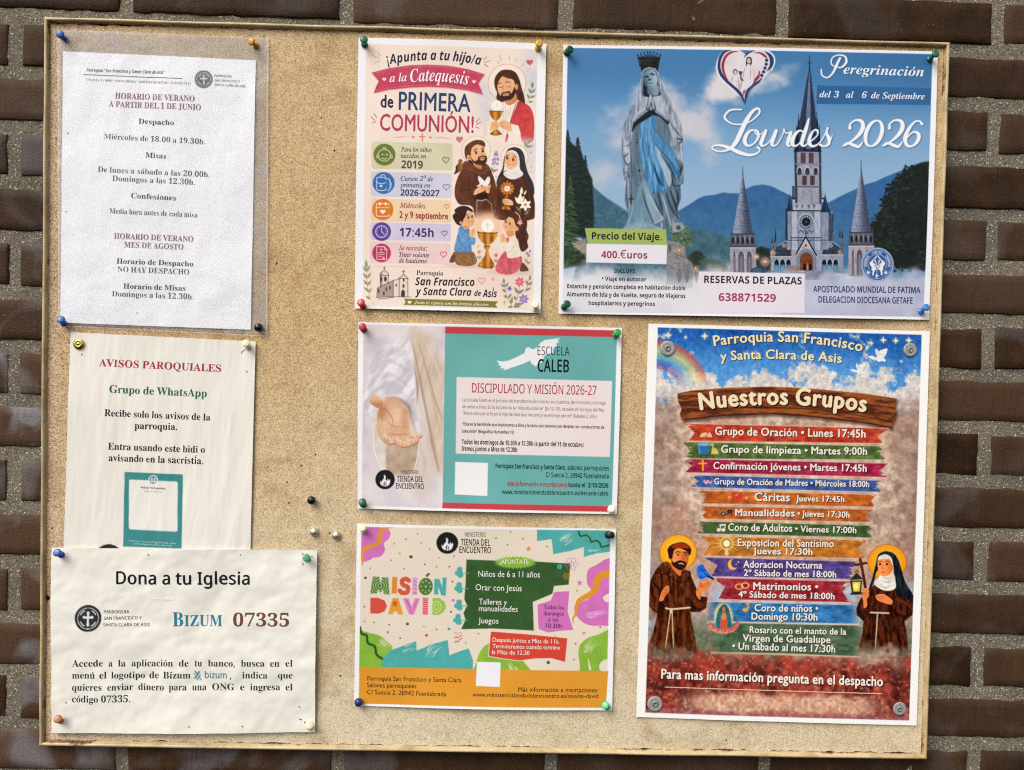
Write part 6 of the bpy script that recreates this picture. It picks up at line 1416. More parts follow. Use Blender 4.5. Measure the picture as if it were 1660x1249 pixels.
for t, st, a, b, cp, c in (('Para los niños', 'si', (358, 128), (655, 132), 44, '574d3e'), ('nacidos en', 'si', (355, 188), (600, 193), 44, '574d3e'), ('2019', 'bb', (362, 288), (568, 292), 74, '535143'), ('Cursen 2º de', 'si', (355, 409), (668, 414), 44, '3c4668'), ('primaria en', 'si', (350, 470), (637, 475), 44, '3c4668'), ('2026-2027', 'bb', (354, 552), (727, 560), 60, '38446c'),
    ('Miércoles', 'si', (347, 670), (592, 675), 50, '97503f'), ('2 y 9 septiembre', 'gillb', (343, 767), (812, 780), 64, 'a2362f'), ('17:45h', 'bb', (345, 945), (672, 952), 82, '43386a'), ('Se necesita:', 'si', (340, 1075), (607, 1083), 46, 'a5404e'), ('Traer volante', 'si', (340, 1140), (630, 1147), 46, '4c343a'), ('de bautismo', 'si', (338, 1198), (607, 1204), 46, '4c343a')): P.txt(t, st, a, b, cp, c)
# ---- bearded man with chalice
SK = tri('e0a878', 'efc096', 651, 9); OL = '7a4a34'
P.at(780, 80, 8.33)
for a in ([(245, 92), (272, 165)], [(380, 98), (380, 160)], [(488, 128), (465, 178)], [(218, 172), (238, 200)], [(572, 208), (542, 240)]): P.ln(a, 8, 'b09a80', sm=False)
for a, c in (([(38, 152), (75, 112)], 'b98a6a'), ([(48, 188), (128, 162)], 'd58a60'), ([(45, 215), (95, 246)], 'b98a6a')): P.ln(a, 9, c, sm=False)
P.heart(655, 185, 46, 'c75f70')
P.sprig([(625, 735), (670, 620), (690, 450)], '8a8c74', 60, 4, 5, '8d9078') if False else None
def leaf(a, b, w, c):
    a, b = np.array(a, float), np.array(b, float); d = b - a; n = np.array([-d[1], d[0]]) / np.linalg.norm(d) * w; P.poly([a, a + d * .35 + n, b, a + d * .35 - n], c, sm=True, n=3)
def leaves(stem, ls, c='8b8f72', sc='777b62', w=4):
    P.ln(stem, w, sc)
    for a, b, q in ls: leaf(a, b, q, c)
leaves([(625, 738), (665, 630), (690, 500)], [((690, 530), (692, 445), 20), ((672, 600), (640, 535), 16), ((675, 600), (738, 540), 16), ((650, 675), (622, 612), 16), ((660, 665), (735, 632), 16), ((640, 722), (705, 712), 14)])
P.part('saint_picture', 'bearded man with brown hair and red cloak holding a golden chalice')
P.ell(350, 460, 258, 252, 'f5e6da', al=.7); P.ell(350, 460, 258, 252, 'b9825c', r0=.98)
ffade = np.clip(1 - step(P.Y + (fbm(P.X, P.Y, 8, 661, 3) - .5) * 14, 218, 238), 0, 1)
P.poly([(300, 730), (200, 800), (110, 920), (60, 1010), (36, 1120), (40, 1249), (560, 1249), (600, 1000), (520, 720), (420, 690)], tri('e6d6c8', 'f6ebe0', 663), sm=True, clip=ffade)
P.poly([(500, 710), (580, 730), (660, 790), (700, 880), (716, 1000), (714, 1120), (690, 1260), (560, 1260), (500, 1080), (390, 1010), (430, 880), (470, 790)], tri('b8363e', 'd55a56', 665), sm=True, clip=ffade); P.poly([(350, 1120), (370, 1180), (345, 1260), (318, 1260)], 'c04a4c', clip=ffade)
for a, w, c in (([(530, 740), (470, 860), (430, 1000)], [4, 9, 4], '8c2430'), ([(600, 800), (540, 920), (520, 1030)], [3, 8, 3], '9a2c36'), ([(540, 940), (600, 1040), (560, 1100)], [4, 10, 4], '94283a'), ([(660, 860), (640, 1000), (600, 1100)], [3, 8, 3], 'a43840'), ([(480, 720), (430, 860), (390, 1010)], [6, 10, 6], '8c2833')): P.ln(a, w, c, al=.8)
for a in ([(330, 790), (335, 960)], [(365, 790), (360, 930)], [(400, 780), (385, 900)], [(300, 800), (300, 960)], [(110, 950), (80, 1060), (70, 1180)], [(45, 1180), (60, 1020), (120, 920)], [(300, 1100), (290, 1220)], [(430, 1060), (440, 1220)], [(480, 1080), (500, 1220)]): P.ln(a, 5, 'b59a86', al=.8, clip=ffade)
P.poly([(400, 1010), (500, 1040), (530, 1130), (540, 1250), (410, 1250), (405, 1120)], tri('eadacc', 'f7ece2', 667), clip=ffade)
P.poly([(350, 285), (270, 295), (205, 360), (178, 430), (185, 520), (215, 600), (205, 660), (235, 710), (290, 720), (470, 690), (540, 720), (590, 735), (580, 640), (550, 540), (520, 430), (480, 340), (420, 295)], lambda X, Y: mixc('3a2018', '6b3d2a', fbm(X * 1.5, Y * .6, 4, 669, 3)), sm=True)
P.poly([(340, 650), (455, 600), (485, 700), (440, 740), (380, 765), (325, 735)], 'cf8a5e', sm=True); P.ln([(310, 720), (360, 770), (430, 760), (490, 715)], 10, 'efe2d6')
P.poly([(290, 375), (250, 420), (222, 470), (225, 560), (250, 640), (310, 690), (380, 680), (440, 610), (455, 500), (430, 420), (350, 400)], SK, sm=True); P.ell(476, 515, 22, 42, 'd99a6c')
P.poly([(232, 590), (262, 640), (275, 600), (330, 580), (385, 575), (410, 605), (450, 520), (462, 570), (440, 650), (390, 690), (310, 700), (255, 665)], '3c221a', sm=True, n=4); P.poly([(290, 615), (330, 598), (378, 602), (370, 632), (330, 648), (296, 636)], 'd9a27c', sm=True); P.ln([(300, 622), (335, 618), (368, 614)], 7, '8e4a3a'); P.ell(335, 645, 20, 12, '3c221a')
for a in ([(222, 480), (245, 465), (268, 470)], [(332, 455), (365, 448), (398, 462)]): P.ln(a, 9, '442820')
for a in ([(236, 515), (262, 528), (285, 516)], [(346, 510), (372, 520), (395, 506)]): P.ln(a, 7, '3a221c')
P.ln([(292, 495), (298, 560), (282, 575)], 6, 'a8693f'); P.ell(400, 545, 26, 18, 'df8f6a', soft=5, al=.5)
for a in ([(300, 330), (250, 400), (215, 500)], [(390, 330), (460, 420), (480, 480)], [(500, 560), (540, 640), (560, 710)], [(490, 600), (510, 680)], [(200, 470), (215, 560)]): P.ln(a, 6, '2b1712', al=.7)
P.ell(207, 768, 80, 72, 'f8efe6'); P.ell(207, 768, 80, 72, 'c49a7a', r0=.965); P.ln([(207, 730), (207, 810)], 5, 'd9b9a0', sm=False); P.ln([(170, 770), (245, 770)], 5, 'd9b9a0', sm=False)
def gold(X, Y): return mixc('8a4f1c', 'e0a448', np.clip(.5 + .5 * np.sin((X - 800) * .55), 0, 1) * .8 + .2 * vn(X, Y, 2, 671))
P.poly([(110, 840), (295, 845), (280, 900), (240, 950), (215, 970), (180, 970), (150, 945), (120, 895)], gold, sm=False); P.ln([(110, 842), (295, 847)], 11, '7a4418'); P.poly([(190, 970), (212, 970), (222, 1090), (275, 1140), (270, 1165), (130, 1165), (125, 1140), (180, 1090)], gold); P.ln([(122, 1150), (200, 1168), (278, 1150)], 10, '6f3f18')
P.poly([(120, 1060), (140, 990), (190, 980), (225, 1000), (235, 1060), (200, 1090), (150, 1095), (115, 1110)], SK, sm=True); P.poly([(240, 1000), (300, 960), (370, 990), (410, 1040), (405, 1115), (340, 1100), (280, 1070)], SK, sm=True)
for a in ([(160, 1000), (225, 1010)], [(155, 1025), (230, 1035)], [(150, 1050), (225, 1060)], [(250, 1000), (310, 1000)], [(240, 1020), (300, 1030)], [(240, 1045), (300, 1058)]): P.ln(a, 5, 'a8693f')
# ---- friar and nun
P.at(725, 215, 8.923)
P.part(); P.heart(178, 105, 46, 'd87d88'); P.heart(178, 105, 46, 'a85a66', 5)
LAV = 'a08cc0'
P.ln([(668, 600), (690, 480), (710, 290)], 5, '7d8068')
for x, y in ((712, 295), (690, 325), (725, 330), (685, 390), (728, 385), (665, 405), (735, 400), (662, 460), (725, 460), (690, 440), (702, 300)): P.ell(x, y, 17, 22, LAV, rot=.4)
leaf((668, 580), (635, 505), 18, '8b8f86'); leaf((672, 575), (735, 535), 16, '8b8f86'); leaf((1150, 225), (1112, 120), 22, '98a07c'); leaf((1160, 170), (1230, 85), 22, '98a07c'); leaf((1150, 225), (1242, 195), 20, '98a07c'); P.ln([(1145, 260), (1165, 160)], 5, '7f866a')
leaf((1190, 320), (1225, 280), 12, 'aab0b8'); spark_ = lambda x, y, r, c: P.poly([(x, y - r), (x + r * .2, y - r * .2), (x + r * .7, y), (x + r * .2, y + r * .2), (x, y + r), (x - r * .2, y + r * .2), (x - r * .7, y), (x - r * .2, y - r * .2)], c)
spark_(1215, 510, 38, 'e3b98a'); P.heart(1215, 585, 15, 'd9a48c', 5); P.ell(708, 645, 10, 12, 'b9b6c4')
P.part('friar_picture', 'brown robed friar holding a white dove')
P.ell(418, 265, 210, 208, 'f3e3d2', al=.8); P.ell(418, 265, 210, 208, 'b08a5e', r0=.98)
hf = np.clip(1 - step(P.Y, 338, 362), 0, 1)
RB = lambda X, Y: mixc('4a2718', '7a4a30', fbm(X * 1.3, Y * .6, 6, 681, 4))
P.poly([(250, 440), (200, 560), (150, 660), (112, 800), (110, 920), (140, 1000), (190, 1050), (360, 1080), (420, 1260), (700, 1260), (720, 1000), (705, 780), (660, 620), (580, 470), (420, 440)], RB, sm=True, clip=np.maximum(hf, .0))
for a, w in (([(300, 640), (320, 760), (260, 840)], [6, 14, 6]), ([(170, 830), (260, 840), (380, 830)], [6, 12, 5]), ([(640, 650), (600, 760), (620, 900)], [6, 16, 8]), ([(390, 830), (385, 960), (400, 1050)], [10, 14, 8]), ([(430, 1000), (420, 1150)], [8, 12]), ([(560, 900), (590, 1000), (560, 1060)], [10, 20, 8])): P.ln(a, w, '2e160e', al=.75, clip=hf)
P.poly([(420, 880), (580, 880), (600, 1000), (560, 980), (430, 985), (400, 1000)], '2a140d', soft=2, al=.9)
P.ln([(430, 985), (500, 992), (560, 975)], 16, 'a89a8c'); P.ln([(432, 990), (425, 1200)], 12, 'a89a8c', sm=False, clip=hf); P.ln([(570, 975), (645, 1050), (648, 1200)], 10, 'a89a8c', sm=False, clip=hf)
P.poly([(245, 425), (330, 440), (380, 500), (480, 545), (560, 480), (600, 510), (628, 570), (560, 620), (490, 640), (400, 610), (260, 560), (215, 540)], lambda X, Y: mixc('5a3222', '855339', fbm(X, Y, 5, 683, 3)), sm=True); P.ln([(225, 530), (380, 590), (490, 640), (620, 570)], [5, 12, 6], '2e170f', al=.8); P.ln([(290, 450), (400, 540), (480, 560), (580, 510)], [5, 10, 5], '331a11', al=.8)
P.poly([(375, 440), (450, 470), (495, 480), (490, 540), (420, 510), (380, 480)], 'c4834f', sm=True)
P.poly([(340, 250), (380, 200), (450, 180), (540, 200), (550, 280), (570, 340), (550, 420), (480, 450), (400, 430), (345, 380), (320, 300)], SK, sm=True); P.ell(325, 368, 30, 34, 'e0a070'); P.ell(325, 370, 14, 16, 'b9744a')
P.poly([(350, 370), (390, 420), (440, 400), (450, 360), (500, 345), (555, 345), (575, 370), (565, 440), (500, 475), (420, 465), (370, 430), (350, 400)], '43281c', sm=True); P.poly([(468, 375), (510, 362), (545, 368), (535, 400), (490, 412)], 'dca27a', sm=True); P.ln([(475, 385), (510, 382), (540, 380)], 7, '5a3022')
P.poly([(250, 290), (265, 210), (330, 150), (420, 115), (510, 125), (550, 170), (545, 215), (500, 200), (440, 180), (380, 205), (345, 270), (340, 340), (300, 330), (290, 400), (345, 440), (300, 420), (265, 370)], lambda X, Y: mixc('4a2c1e', '7c4c30', fbm(X * 1.6, Y, 4, 687, 3)), sm=True, n=4); P.poly([(300, 400), (360, 420), (375, 480), (340, 450)], '3a2118', sm=True)
for x, y in ((420, 298), (515, 272)): P.ell(x, y, 17, 24, '2a1812'); P.ell(x + 5, y - 8, 5, 6, 'efe4da')
P.ln([(388, 278), (405, 250), (430, 245)], 12, '4c2c1e'); P.ln([(495, 240), (515, 228), (530, 238)], 11, '4c2c1e'); P.ln([(490, 300), (515, 335), (500, 345)], 6, 'ac6c42')
for p in ([(388, 910), (395, 850), (450, 800), (530, 770), (590, 770), (570, 830), (500, 870), (440, 895)], [(560, 860), (580, 800), (610, 765), (632, 770), (615, 830), (610, 880), (585, 885)]): P.poly(p, SK, sm=True)
for a in ([(500, 790), (570, 800)], [(490, 815), (560, 825)], [(600, 800), (595, 850)]): P.ln(a, 5, 'ac6c42')
P.poly([(425, 780), (470, 750), (450, 690), (455, 635), (520, 690), (545, 710), (575, 660), (600, 645), (620, 665), (612, 740), (560, 790), (500, 765), (470, 790)], tri('e3ddd8', 'fbf7f2', 689), sm=True, n=4); P.ell(600, 665, 4, 5, '3a3030'); P.ln([(470, 660), (500, 720), (540, 750)], 5, 'bfb4ae', al=.8)
P.part('bird_picture'); P.poly([(165, 405), (195, 388), (218, 405), (228, 410), (220, 425), (225, 490), (200, 560), (170, 580), (110, 608), (102, 600), (130, 540), (120, 500), (160, 450)], lambda X, Y: mixc('4a2a1c', 'a06c48', step(X, 737, 749)), sm=True, n=4); P.ell(200, 402, 5, 5, '1a1210'); P.ln([(130, 500), (125, 560), (105, 605)], 14, '38201a')
P.part('nun_picture', 'nun in black veil holding a golden monstrance')
P.ell(972, 362, 196, 188, 'f3e3d2', al=.8); P.ell(972, 362, 196, 188, 'b08a5e', r0=.98)
P.poly([(840, 560), (760, 680), (715, 770), (710, 900), (720, 1100), (700, 1260), (1245, 1260), (1250, 950), (1200, 720), (1100, 600)], lambda X, Y: mixc('3c2017', '6a3f2a', fbm(X * 1.3, Y * .6, 6, 691, 4)), sm=True, clip=np.clip(1 - step(P.Y, 345, 372) * step(P.X, 812, 798), 0, 1))
for a, w in (([(900, 700), (960, 820), (1000, 960)], [4, 10, 5]), ([(1180, 760), (1220, 900), (1235, 1100)], [6, 14, 8]), ([(790, 800), (760, 950), (770, 1100)], [6, 14, 8]), ([(960, 1000), (950, 1150)], [8, 14])): P.ln(a, w, '27130d', al=.8)
P.poly([(870, 260), (930, 225), (1000, 222), (1070, 260), (1115, 340), (1130, 450), (1170, 600), (1240, 740), (1258, 870), (1240, 910), (1190, 780), (1090, 600), (1050, 540), (1040, 400), (960, 290), (860, 300), (830, 420), (820, 540), (780, 640), (712, 760), (730, 660), (800, 520), (820, 380)], lambda X, Y: mixc('1c1e22', '464a50', fbm(X * 1.4, Y * .6, 5, 693, 3)), sm=True)
P.poly([(835, 330), (880, 275), (950, 265), (1010, 300), (1040, 380), (1045, 520), (1098, 610), (1040, 660), (960, 685), (880, 670), (812, 605), (880, 550), (900, 545), (940, 530), (1020, 440), (1010, 350), (960, 295), (890, 290), (850, 330)], tri('d8d0cc', 'f6f0ec', 695), sm=True)
P.poly([(850, 330), (890, 295), (960, 298), (1012, 345), (1025, 430), (1000, 510), (930, 545), (880, 525), (835, 450), (832, 380)], SK, sm=True); P.poly([(880, 550), (940, 545), (1030, 480), (1050, 545), (1095, 610), (960, 685), (815, 605)], tri('d8d0cc', 'f4eeea', 697), sm=True)
for a in ([(840, 600), (940, 640), (1070, 600)], [(870, 570), (950, 600), (1050, 560)]): P.ln(a, 5, 'b5aaa6')
for x, y in ((868, 372), (955, 398)): P.ell(x, y, 17, 24, '2a1812'); P.ell(x + 5, y - 8, 5, 6, 'efe4da')
P.ln([(852, 345), (868, 330), (888, 338)], 9, '4c2c1e'); P.ln([(950, 350), (975, 350), (992, 372)], 9, '4c2c1e'); P.ln([(895, 385), (885, 420), (898, 428)], 6, 'ac6c42'); P.ln([(875, 460), (895, 475), (920, 472)], 6, '9a4c3a'); P.ell(965, 460, 32, 22, 'e08a66', soft=5, al=.5)
for a in range(0, 360, 30): P.ell(868 + 88 * math.cos(math.radians(a)), 818 + 84 * math.sin(math.radians(a)), 16, 16, 'c8752c')
P.ell(868, 818, 82, 78, lambda X, Y: mixc('9a5420', 'd8923c', vn(X, Y, 2.2, 699))); P.ell(866, 820, 40, 42, 'f3e6dc'); P.ln([(866, 795), (866, 848)], 6, 'b98a90', sm=False); P.ln([(845, 820), (888, 820)], 5, 'b98a90', sm=False); P.ln([(878, 700), (874, 745)], 7, 'b9884a'); P.ln([(860, 895), (858, 960)], [16, 22], 'b87030'); P.ln([(830, 935), (890, 937)], 10, 'b87030')
P.poly([(800, 990), (830, 965), (900, 975), (948, 1010), (948, 1060), (880, 1060), (820, 1045)], SK, sm=True); P.poly([(835, 1060), (870, 1060), (915, 1110), (900, 1125), (800, 1118), (785, 1105)], gold)
for y in (990, 1012, 1032): P.ln([(815, y), (870, y + 6)], 5, 'ac6c42')
P.part('lily_picture')
def flower(x, y, r, n, c, ctr, ph=0):
    for i in range(n):
        a = ph + 2 * math.pi * i / n; e = (x + r * math.cos(a), y + r * math.sin(a)); leaf((x, y), e, r * .3, c)
    P.ell(x, y, r * .24, r * .24, ctr)
P.ln([(1120, 1200), (1110, 1050)], 8, '5c6a48'); P.ln([(1060, 1180), (1050, 1050)], 7, '5c6a48'); leaf((1060, 1150), (995, 1080), 18, '7a8462'); leaf((1130, 1200), (1180, 1120), 18, '7a8462')
flower(1128, 1055, 92, 6, 'f6efe2', 'c98a5a', .5); leaf((1050, 1040), (980, 940), 28, 'f3ead8'); leaf((1045, 1040), (1060, 880), 30, 'faf3e6'); leaf((1045, 1040), (1112, 930), 26, 'f1e6d2'); leaf((1070, 900), (1078, 800), 22, 'f4ecd6'); leaf((1110, 910), (1145, 845), 14, 'ece0c4'); P.part()
# ---- kneeling children and the chalice
P.at(720, 320, 8.919)
P.part('chalice_picture', 'golden chalice with a glowing white host')
P.ell(630, 420, 210, 200, 'e6b08a', soft=16, al=.55); P.ell(630, 420, 150, 150, 'f3d0a6', soft=10, al=.6)
for a in range(0, 360, 15):
    if 20 < a < 160: continue
    r0, r1 = 120, 175 + (a % 30) * 1.6; P.ln([(630 + r0 * math.cos(math.radians(a)), 415 + r0 * math.sin(math.radians(a))), (630 + r1 * math.cos(math.radians(a)), 415 + r1 * math.sin(math.radians(a)))], [9, 3], 'f3cf98', sm=False)
P.ell(630, 420, 95, 102, 'faf1e8'); P.ell(630, 420, 95, 102, 'd9b296', r0=.96); P.ln([(630, 370), (630, 475)], 6, 'cfa890', sm=False); P.ln([(592, 410), (668, 410)], 6, 'cfa890', sm=False)
P.poly([(482, 505), (770, 515), (760, 580), (715, 650), (660, 690), (590, 690), (530, 640), (495, 575)], gold); P.ln([(482, 506), (560, 530), (700, 534), (770, 516)], 15, '8a5220'); P.ln([(500, 540), (760, 548)], 6, 'f0c070', al=.7)
P.poly([(585, 690), (655, 690), (660, 740), (640, 770), (660, 860), (720, 960), (730, 1010), (690, 1040), (540, 1035), (485, 1000), (520, 940), (590, 850), (605, 770), (580, 740)], gold); P.ln([(580, 715), (660, 718)], 14, '8a5220'); P.ln([(495, 990), (600, 1020), (722, 1000)], 10, '8a5220'); P.ln([(510, 955), (600, 975), (712, 962)], 7, '9a6228')
P.part()
for x, y, c in ((508, 795, 'e09a50'), (750, 845, 'd9707c')): flower(x, y, 34, 5, c, 'c96a3a'); P.ln([(x, y + 30), (x - 2, y + 110)], 5, '7d8464'); leaf((x, y + 95), (x - 35, y + 60), 10, '8f9572'); leaf((x, y + 95), (x + 35, y + 60), 10, '8f9572')
for x, y in ((1210, 830), (1195, 815), (1225, 850), (1240, 790)): P.ell(x, y, 17, 19, '8f8cb5')
P.ln([(1210, 840), (1200, 980)], 5, '8a8c78'); leaf((1200, 960), (1160, 880), 14, '9a9c88'); leaf((1200, 975), (1255, 930), 14, '9a9c88'); leaf((490, 740), (498, 690), 8, 'b9a890')
P.ell(280, 985, 190, 26, 'c9a79c', soft=8, al=.6); P.ell(960, 1090, 240, 34, 'c9a79c', soft=8, al=.6)
P.part('boy_picture', 'kneeling boy in a blue jumper with hands joined')
PT = lambda X, Y: mixc('7c5836', 'a97e54', fbm(X, Y, 5, 701, 3))
P.poly([(160, 790), (400, 790), (455, 860), (478, 920), (440, 980), (340, 1005), (200, 985), (150, 940), (85, 945), (80, 925), (120, 840)], PT, sm=True); P.poly([(80, 930), (110, 850), (150, 825), (165, 870), (150, 940), (100, 950)], '6b4a34', sm=True); P.ln([(180, 850), (280, 930), (400, 990)], [4, 8, 4], '5c3f28', al=.8); P.ln([(350, 810), (410, 880), (400, 980)], [4, 8, 4], '5c3f28', al=.8)
BLU = lambda X, Y: mixc('4a78aa', '7fabd2', fbm(X, Y, 5, 703, 3))
P.poly([(230, 430), (200, 520), (170, 640), (148, 770), (220, 800), (390, 795), (395, 700), (440, 690), (452, 600), (370, 560), (370, 470), (330, 440)], BLU, sm=True); P.poly([(215, 540), (260, 560), (310, 640), (400, 590), (430, 610), (390, 690), (300, 720), (240, 660)], lambda X, Y: mixc('5784b6', '8db6da', fbm(X, Y, 5, 705, 3)), sm=True); P.ln([(215, 545), (240, 660), (300, 722), (390, 692)], 6, '345d8c', al=.8); P.ln([(150, 770), (220, 798), (390, 795)], 8, '3f6c9c'); P.ln([(240, 440), (300, 480), (365, 480)], 14, '4f7cae')
P.poly([(370, 570), (375, 510), (410, 460), (440, 460), (455, 510), (435, 560), (405, 590)], SK, sm=True); P.ln([(410, 480), (418, 560)], 5, 'ac6c42')
P.poly([(280, 300), (330, 230), (400, 220), (425, 280), (440, 330), (430, 400), (370, 440), (300, 430), (260, 390)], SK, sm=True); P.poly([(280, 420), (350, 430), (345, 470), (290, 470)], 'd99a6a', sm=True); P.ell(250, 385, 26, 30, 'e0a070')
P.poly([(260, 420), (190, 400), (140, 330), (125, 270), (160, 230), (150, 190), (200, 150), (270, 130), (350, 145), (410, 190), (412, 225), (340, 200), (310, 280), (280, 330), (270, 370), (240, 350), (225, 380)], lambda X, Y: mixc('2a1812', '54321f', fbm(X * 1.5, Y, 4, 707, 3)), sm=True, n=4)
for x, y in ((352, 300), (405, 285)): P.ell(x, y, 13, 21, '2a1812'); P.ell(x + 4, y - 6, 4, 5, 'f0e6dc')
P.ln([(330, 270), (345, 255)], 8, '43281c'); P.ln([(385, 350), (405, 360), (425, 350)], 6, '9a4c3a'); P.ell(340, 360, 28, 20, 'e58a66', soft=5, al=.6)
P.part('girl_picture', 'kneeling girl in a white cardigan and pink skirt')
P.poly([(880, 790), (820, 860), (765, 950), (740, 1030), (770, 1090), (880, 1125), (1000, 1110), (1090, 1040), (1125, 940), (1110, 860), (1000, 860)], lambda X, Y: mixc('b84a52', 'e2858a', fbm(X, Y, 4, 709, 4)), sm=True); P.poly([(1105, 1000), (1130, 950), (1180, 990), (1220, 1050), (1200, 1072), (1100, 1075)], '6a4634', sm=True); P.ln([(860, 880), (820, 980), (800, 1080)], [4, 8, 4], '9a3a44', al=.7); P.ln([(960, 900), (950, 1000), (920, 1100)], [4, 8, 4], '9a3a44', al=.7)
P.poly([(920, 560), (1010, 540), (1060, 600), (1085, 700), (1110, 840), (1030, 880), (920, 880), (900, 800), (870, 780), (850, 700)], tri('d9cbb6', 'f5ecdc', 711), sm=True); P.poly([(850, 660), (900, 690), (960, 650), (1020, 640), (1000, 720), (930, 790), (870, 770)], tri('e3d6c2', 'faf3e6', 713), sm=True); P.ln([(850, 700), (880, 775), (935, 795), (1010, 700)], 6, 'a8937c', al=.8); P.poly([(900, 600), (940, 590), (930, 660), (900, 640)], 'd0707a', sm=True); P.poly([(800, 700), (850, 690), (855, 760), (820, 780)], tri('e3d6c2', 'f5ecdc', 715), sm=True)
P.poly([(810, 640), (815, 560), (850, 530), (885, 570), (895, 620), (860, 665)], SK, sm=True); P.ln([(850, 545), (852, 640)], 5, 'ac6c42')
HR = lambda X, Y: mixc('3c2018', '6e4230', fbm(X * 1.6, Y * .7, 4, 717, 3))
P.poly([(1000, 215), (1100, 225), (1180, 290), (1200, 400), (1190, 480), (1220, 570), (1200, 650), (1215, 720), (1170, 780), (1120, 790), (1090, 740), (1070, 640), (1030, 560), (1020, 420)], HR, sm=True)
P.poly([(890, 330), (920, 290), (1000, 300), (1030, 400), (1060, 450), (1020, 510), (940, 510), (880, 490), (850, 420), (858, 370)], SK, sm=True); P.poly([(900, 500), (1000, 490), (1005, 560), (940, 580), (900, 545)], 'd99a6a', sm=True); P.ell(1050, 465, 26, 30, 'e0a070')
P.poly([(900, 260), (950, 225), (1020, 215), (1080, 260), (1080, 400), (1050, 430), (1030, 400), (1000, 320), (960, 300), (930, 290), (900, 330)], HR, sm=True)
for a in ([(1110, 520), (1150, 620), (1120, 740)], [(1160, 420), (1170, 560), (1190, 680)], [(1080, 560), (1110, 680), (1110, 770)]): P.ln(a, 7, '2c1610', al=.7)
P.ln([(1030, 225), (1080, 270), (1100, 340)], 14, 'e8a8a8'); flower(1095, 375, 46, 5, 'eaa0ac', 'f4cfc0', .3)
for x, y in ((893, 360), (950, 388)): P.ell(x, y, 12, 20, '2a1812'); P.ell(x + 4, y - 6, 4, 5, 'f0e6dc')
P.ln([(870, 425), (890, 438), (908, 432)], 6, '9a4c3a'); P.ell(970, 440, 28, 20, 'e58a66', soft=5, al=.6); P.part()
# ---- foot of the poster
P.at(585, 425, 5.627)
leaves([(85, 345), (60, 200), (50, 0)], [((52, 60), (50, -20), 14), ((54, 90), (20, 40), 12), ((56, 90), (88, 30), 12), ((58, 150), (20, 100), 12), ((60, 150), (95, 95), 12), ((62, 210), (25, 165), 12), ((64, 215), (100, 165), 12), ((72, 270), (30, 230), 12), ((75, 280), (105, 235), 12), ((85, 340), (45, 310), 12)], '9a9c80', '8a8c70')
P.part('church_panel'); P.poly(rrect(92, 38, 1100, 382, 40, 18), 'ead9cb', al=.5); P.ln(rrect(92, 38, 1100, 382, 40, 18)[8:24], 3, 'b99a8c', sm=False, al=.8); P.part('chapel_picture')
IK = '4a3a3c'
P.poly([(150, 320), (152, 240), (180, 235), (178, 105), (216, 75), (255, 110), (250, 205), (300, 170), (352, 160), (352, 150), (390, 115), (430, 150), (432, 320)], 'e2d1c6'); P.poly([(150, 320), (152, 240), (298, 170), (298, 320)], 'b99e96'); P.poly([(178, 108), (200, 92), (200, 225), (178, 235)], 'b49a92')
for a in ([(150, 320), (152, 240), (298, 170), (298, 320)], [(180, 235), (178, 105), (216, 75), (255, 110), (250, 200)], [(176, 122), (258, 126)], [(352, 320), (352, 150), (390, 115), (430, 150), (432, 320)], [(300, 170), (352, 160)], [(390, 115), (391, 75)], [(378, 90), (404, 90)], [(216, 75), (216, 45)], [(206, 57), (226, 57)], [(345, 152), (436, 155)], [(140, 325), (300, 318), (460, 322)], [(160, 340), (300, 326)]): P.ln(a, 5, IK, sm=False)
P.ell(188, 160, 9, 24, IK); P.ell(226, 158, 13, 24, IK); P.ell(393, 168, 8, 14, IK); P.ell(391, 222, 9, 18, IK); P.ell(387, 290, 18, 34, IK); P.poly([(370, 290), (404, 290), (404, 320), (370, 320)], IK); P.ell(326, 215, 6, 12, IK)
for x, y in ((235, 250), (268, 238), (212, 290), (165, 265)): P.ell(x, y, 7, 18, IK)
for i in range(14): P.ln([(160 + i * 10, 245 - i * 4), (160 + i * 10, 318)], 2, IK, sm=False, al=.4)
P.part()
P.heart(1102, 172, 32, 'c7816c', 6); spark_(1205, 160, 34, 'd9ac78'); spark_(1310, 372, 30, 'd9ac78')
leaves([(1385, 418), (1330, 310), (1305, 175)], [((1305, 200), (1302, 150), 12), ((1312, 230), (1275, 205), 12), ((1318, 230), (1345, 190), 12), ((1325, 275), (1285, 250), 12), ((1335, 330), (1300, 305), 12), ((1345, 335), (1375, 290), 12), ((1365, 385), (1385, 320), 14), ((1380, 410), (1340, 415), 12), ((1400, 395), (1480, 380), 16), ((1390, 410), (1460, 408), 12)], '8f9474')
leaves([(1400, 400), (1430, 320), (1445, 220)], [((1432, 290), (1400, 230), 14), ((1435, 290), (1490, 250), 14), ((1420, 350), (1395, 310), 12)], '8f9474'); leaves([(1490, 280), (1520, 220), (1540, 140)], [((1540, 170), (1545, 120), 12), ((1525, 215), (1505, 165), 12), ((1530, 215), (1565, 180), 12), ((1500, 265), (1555, 235), 12)], '8f9474')
flower(1448, 185, 48, 7, 'd8707a', 'e8b070'); flower(1356, 245, 26, 6, '8a86b8', '5c4a6a'); flower(1486, 340, 50, 7, '9a8cc4', 'd8a860')
P.part('motto_ribbon'); P.poly([(395, 336), (1254, 362), (1228, 390), (1246, 420), (392, 394), (412, 366)], '7e7c3c'); P.heart(447, 370, 18, 'f1e8d8'); P.part()
IN = '2b2228'
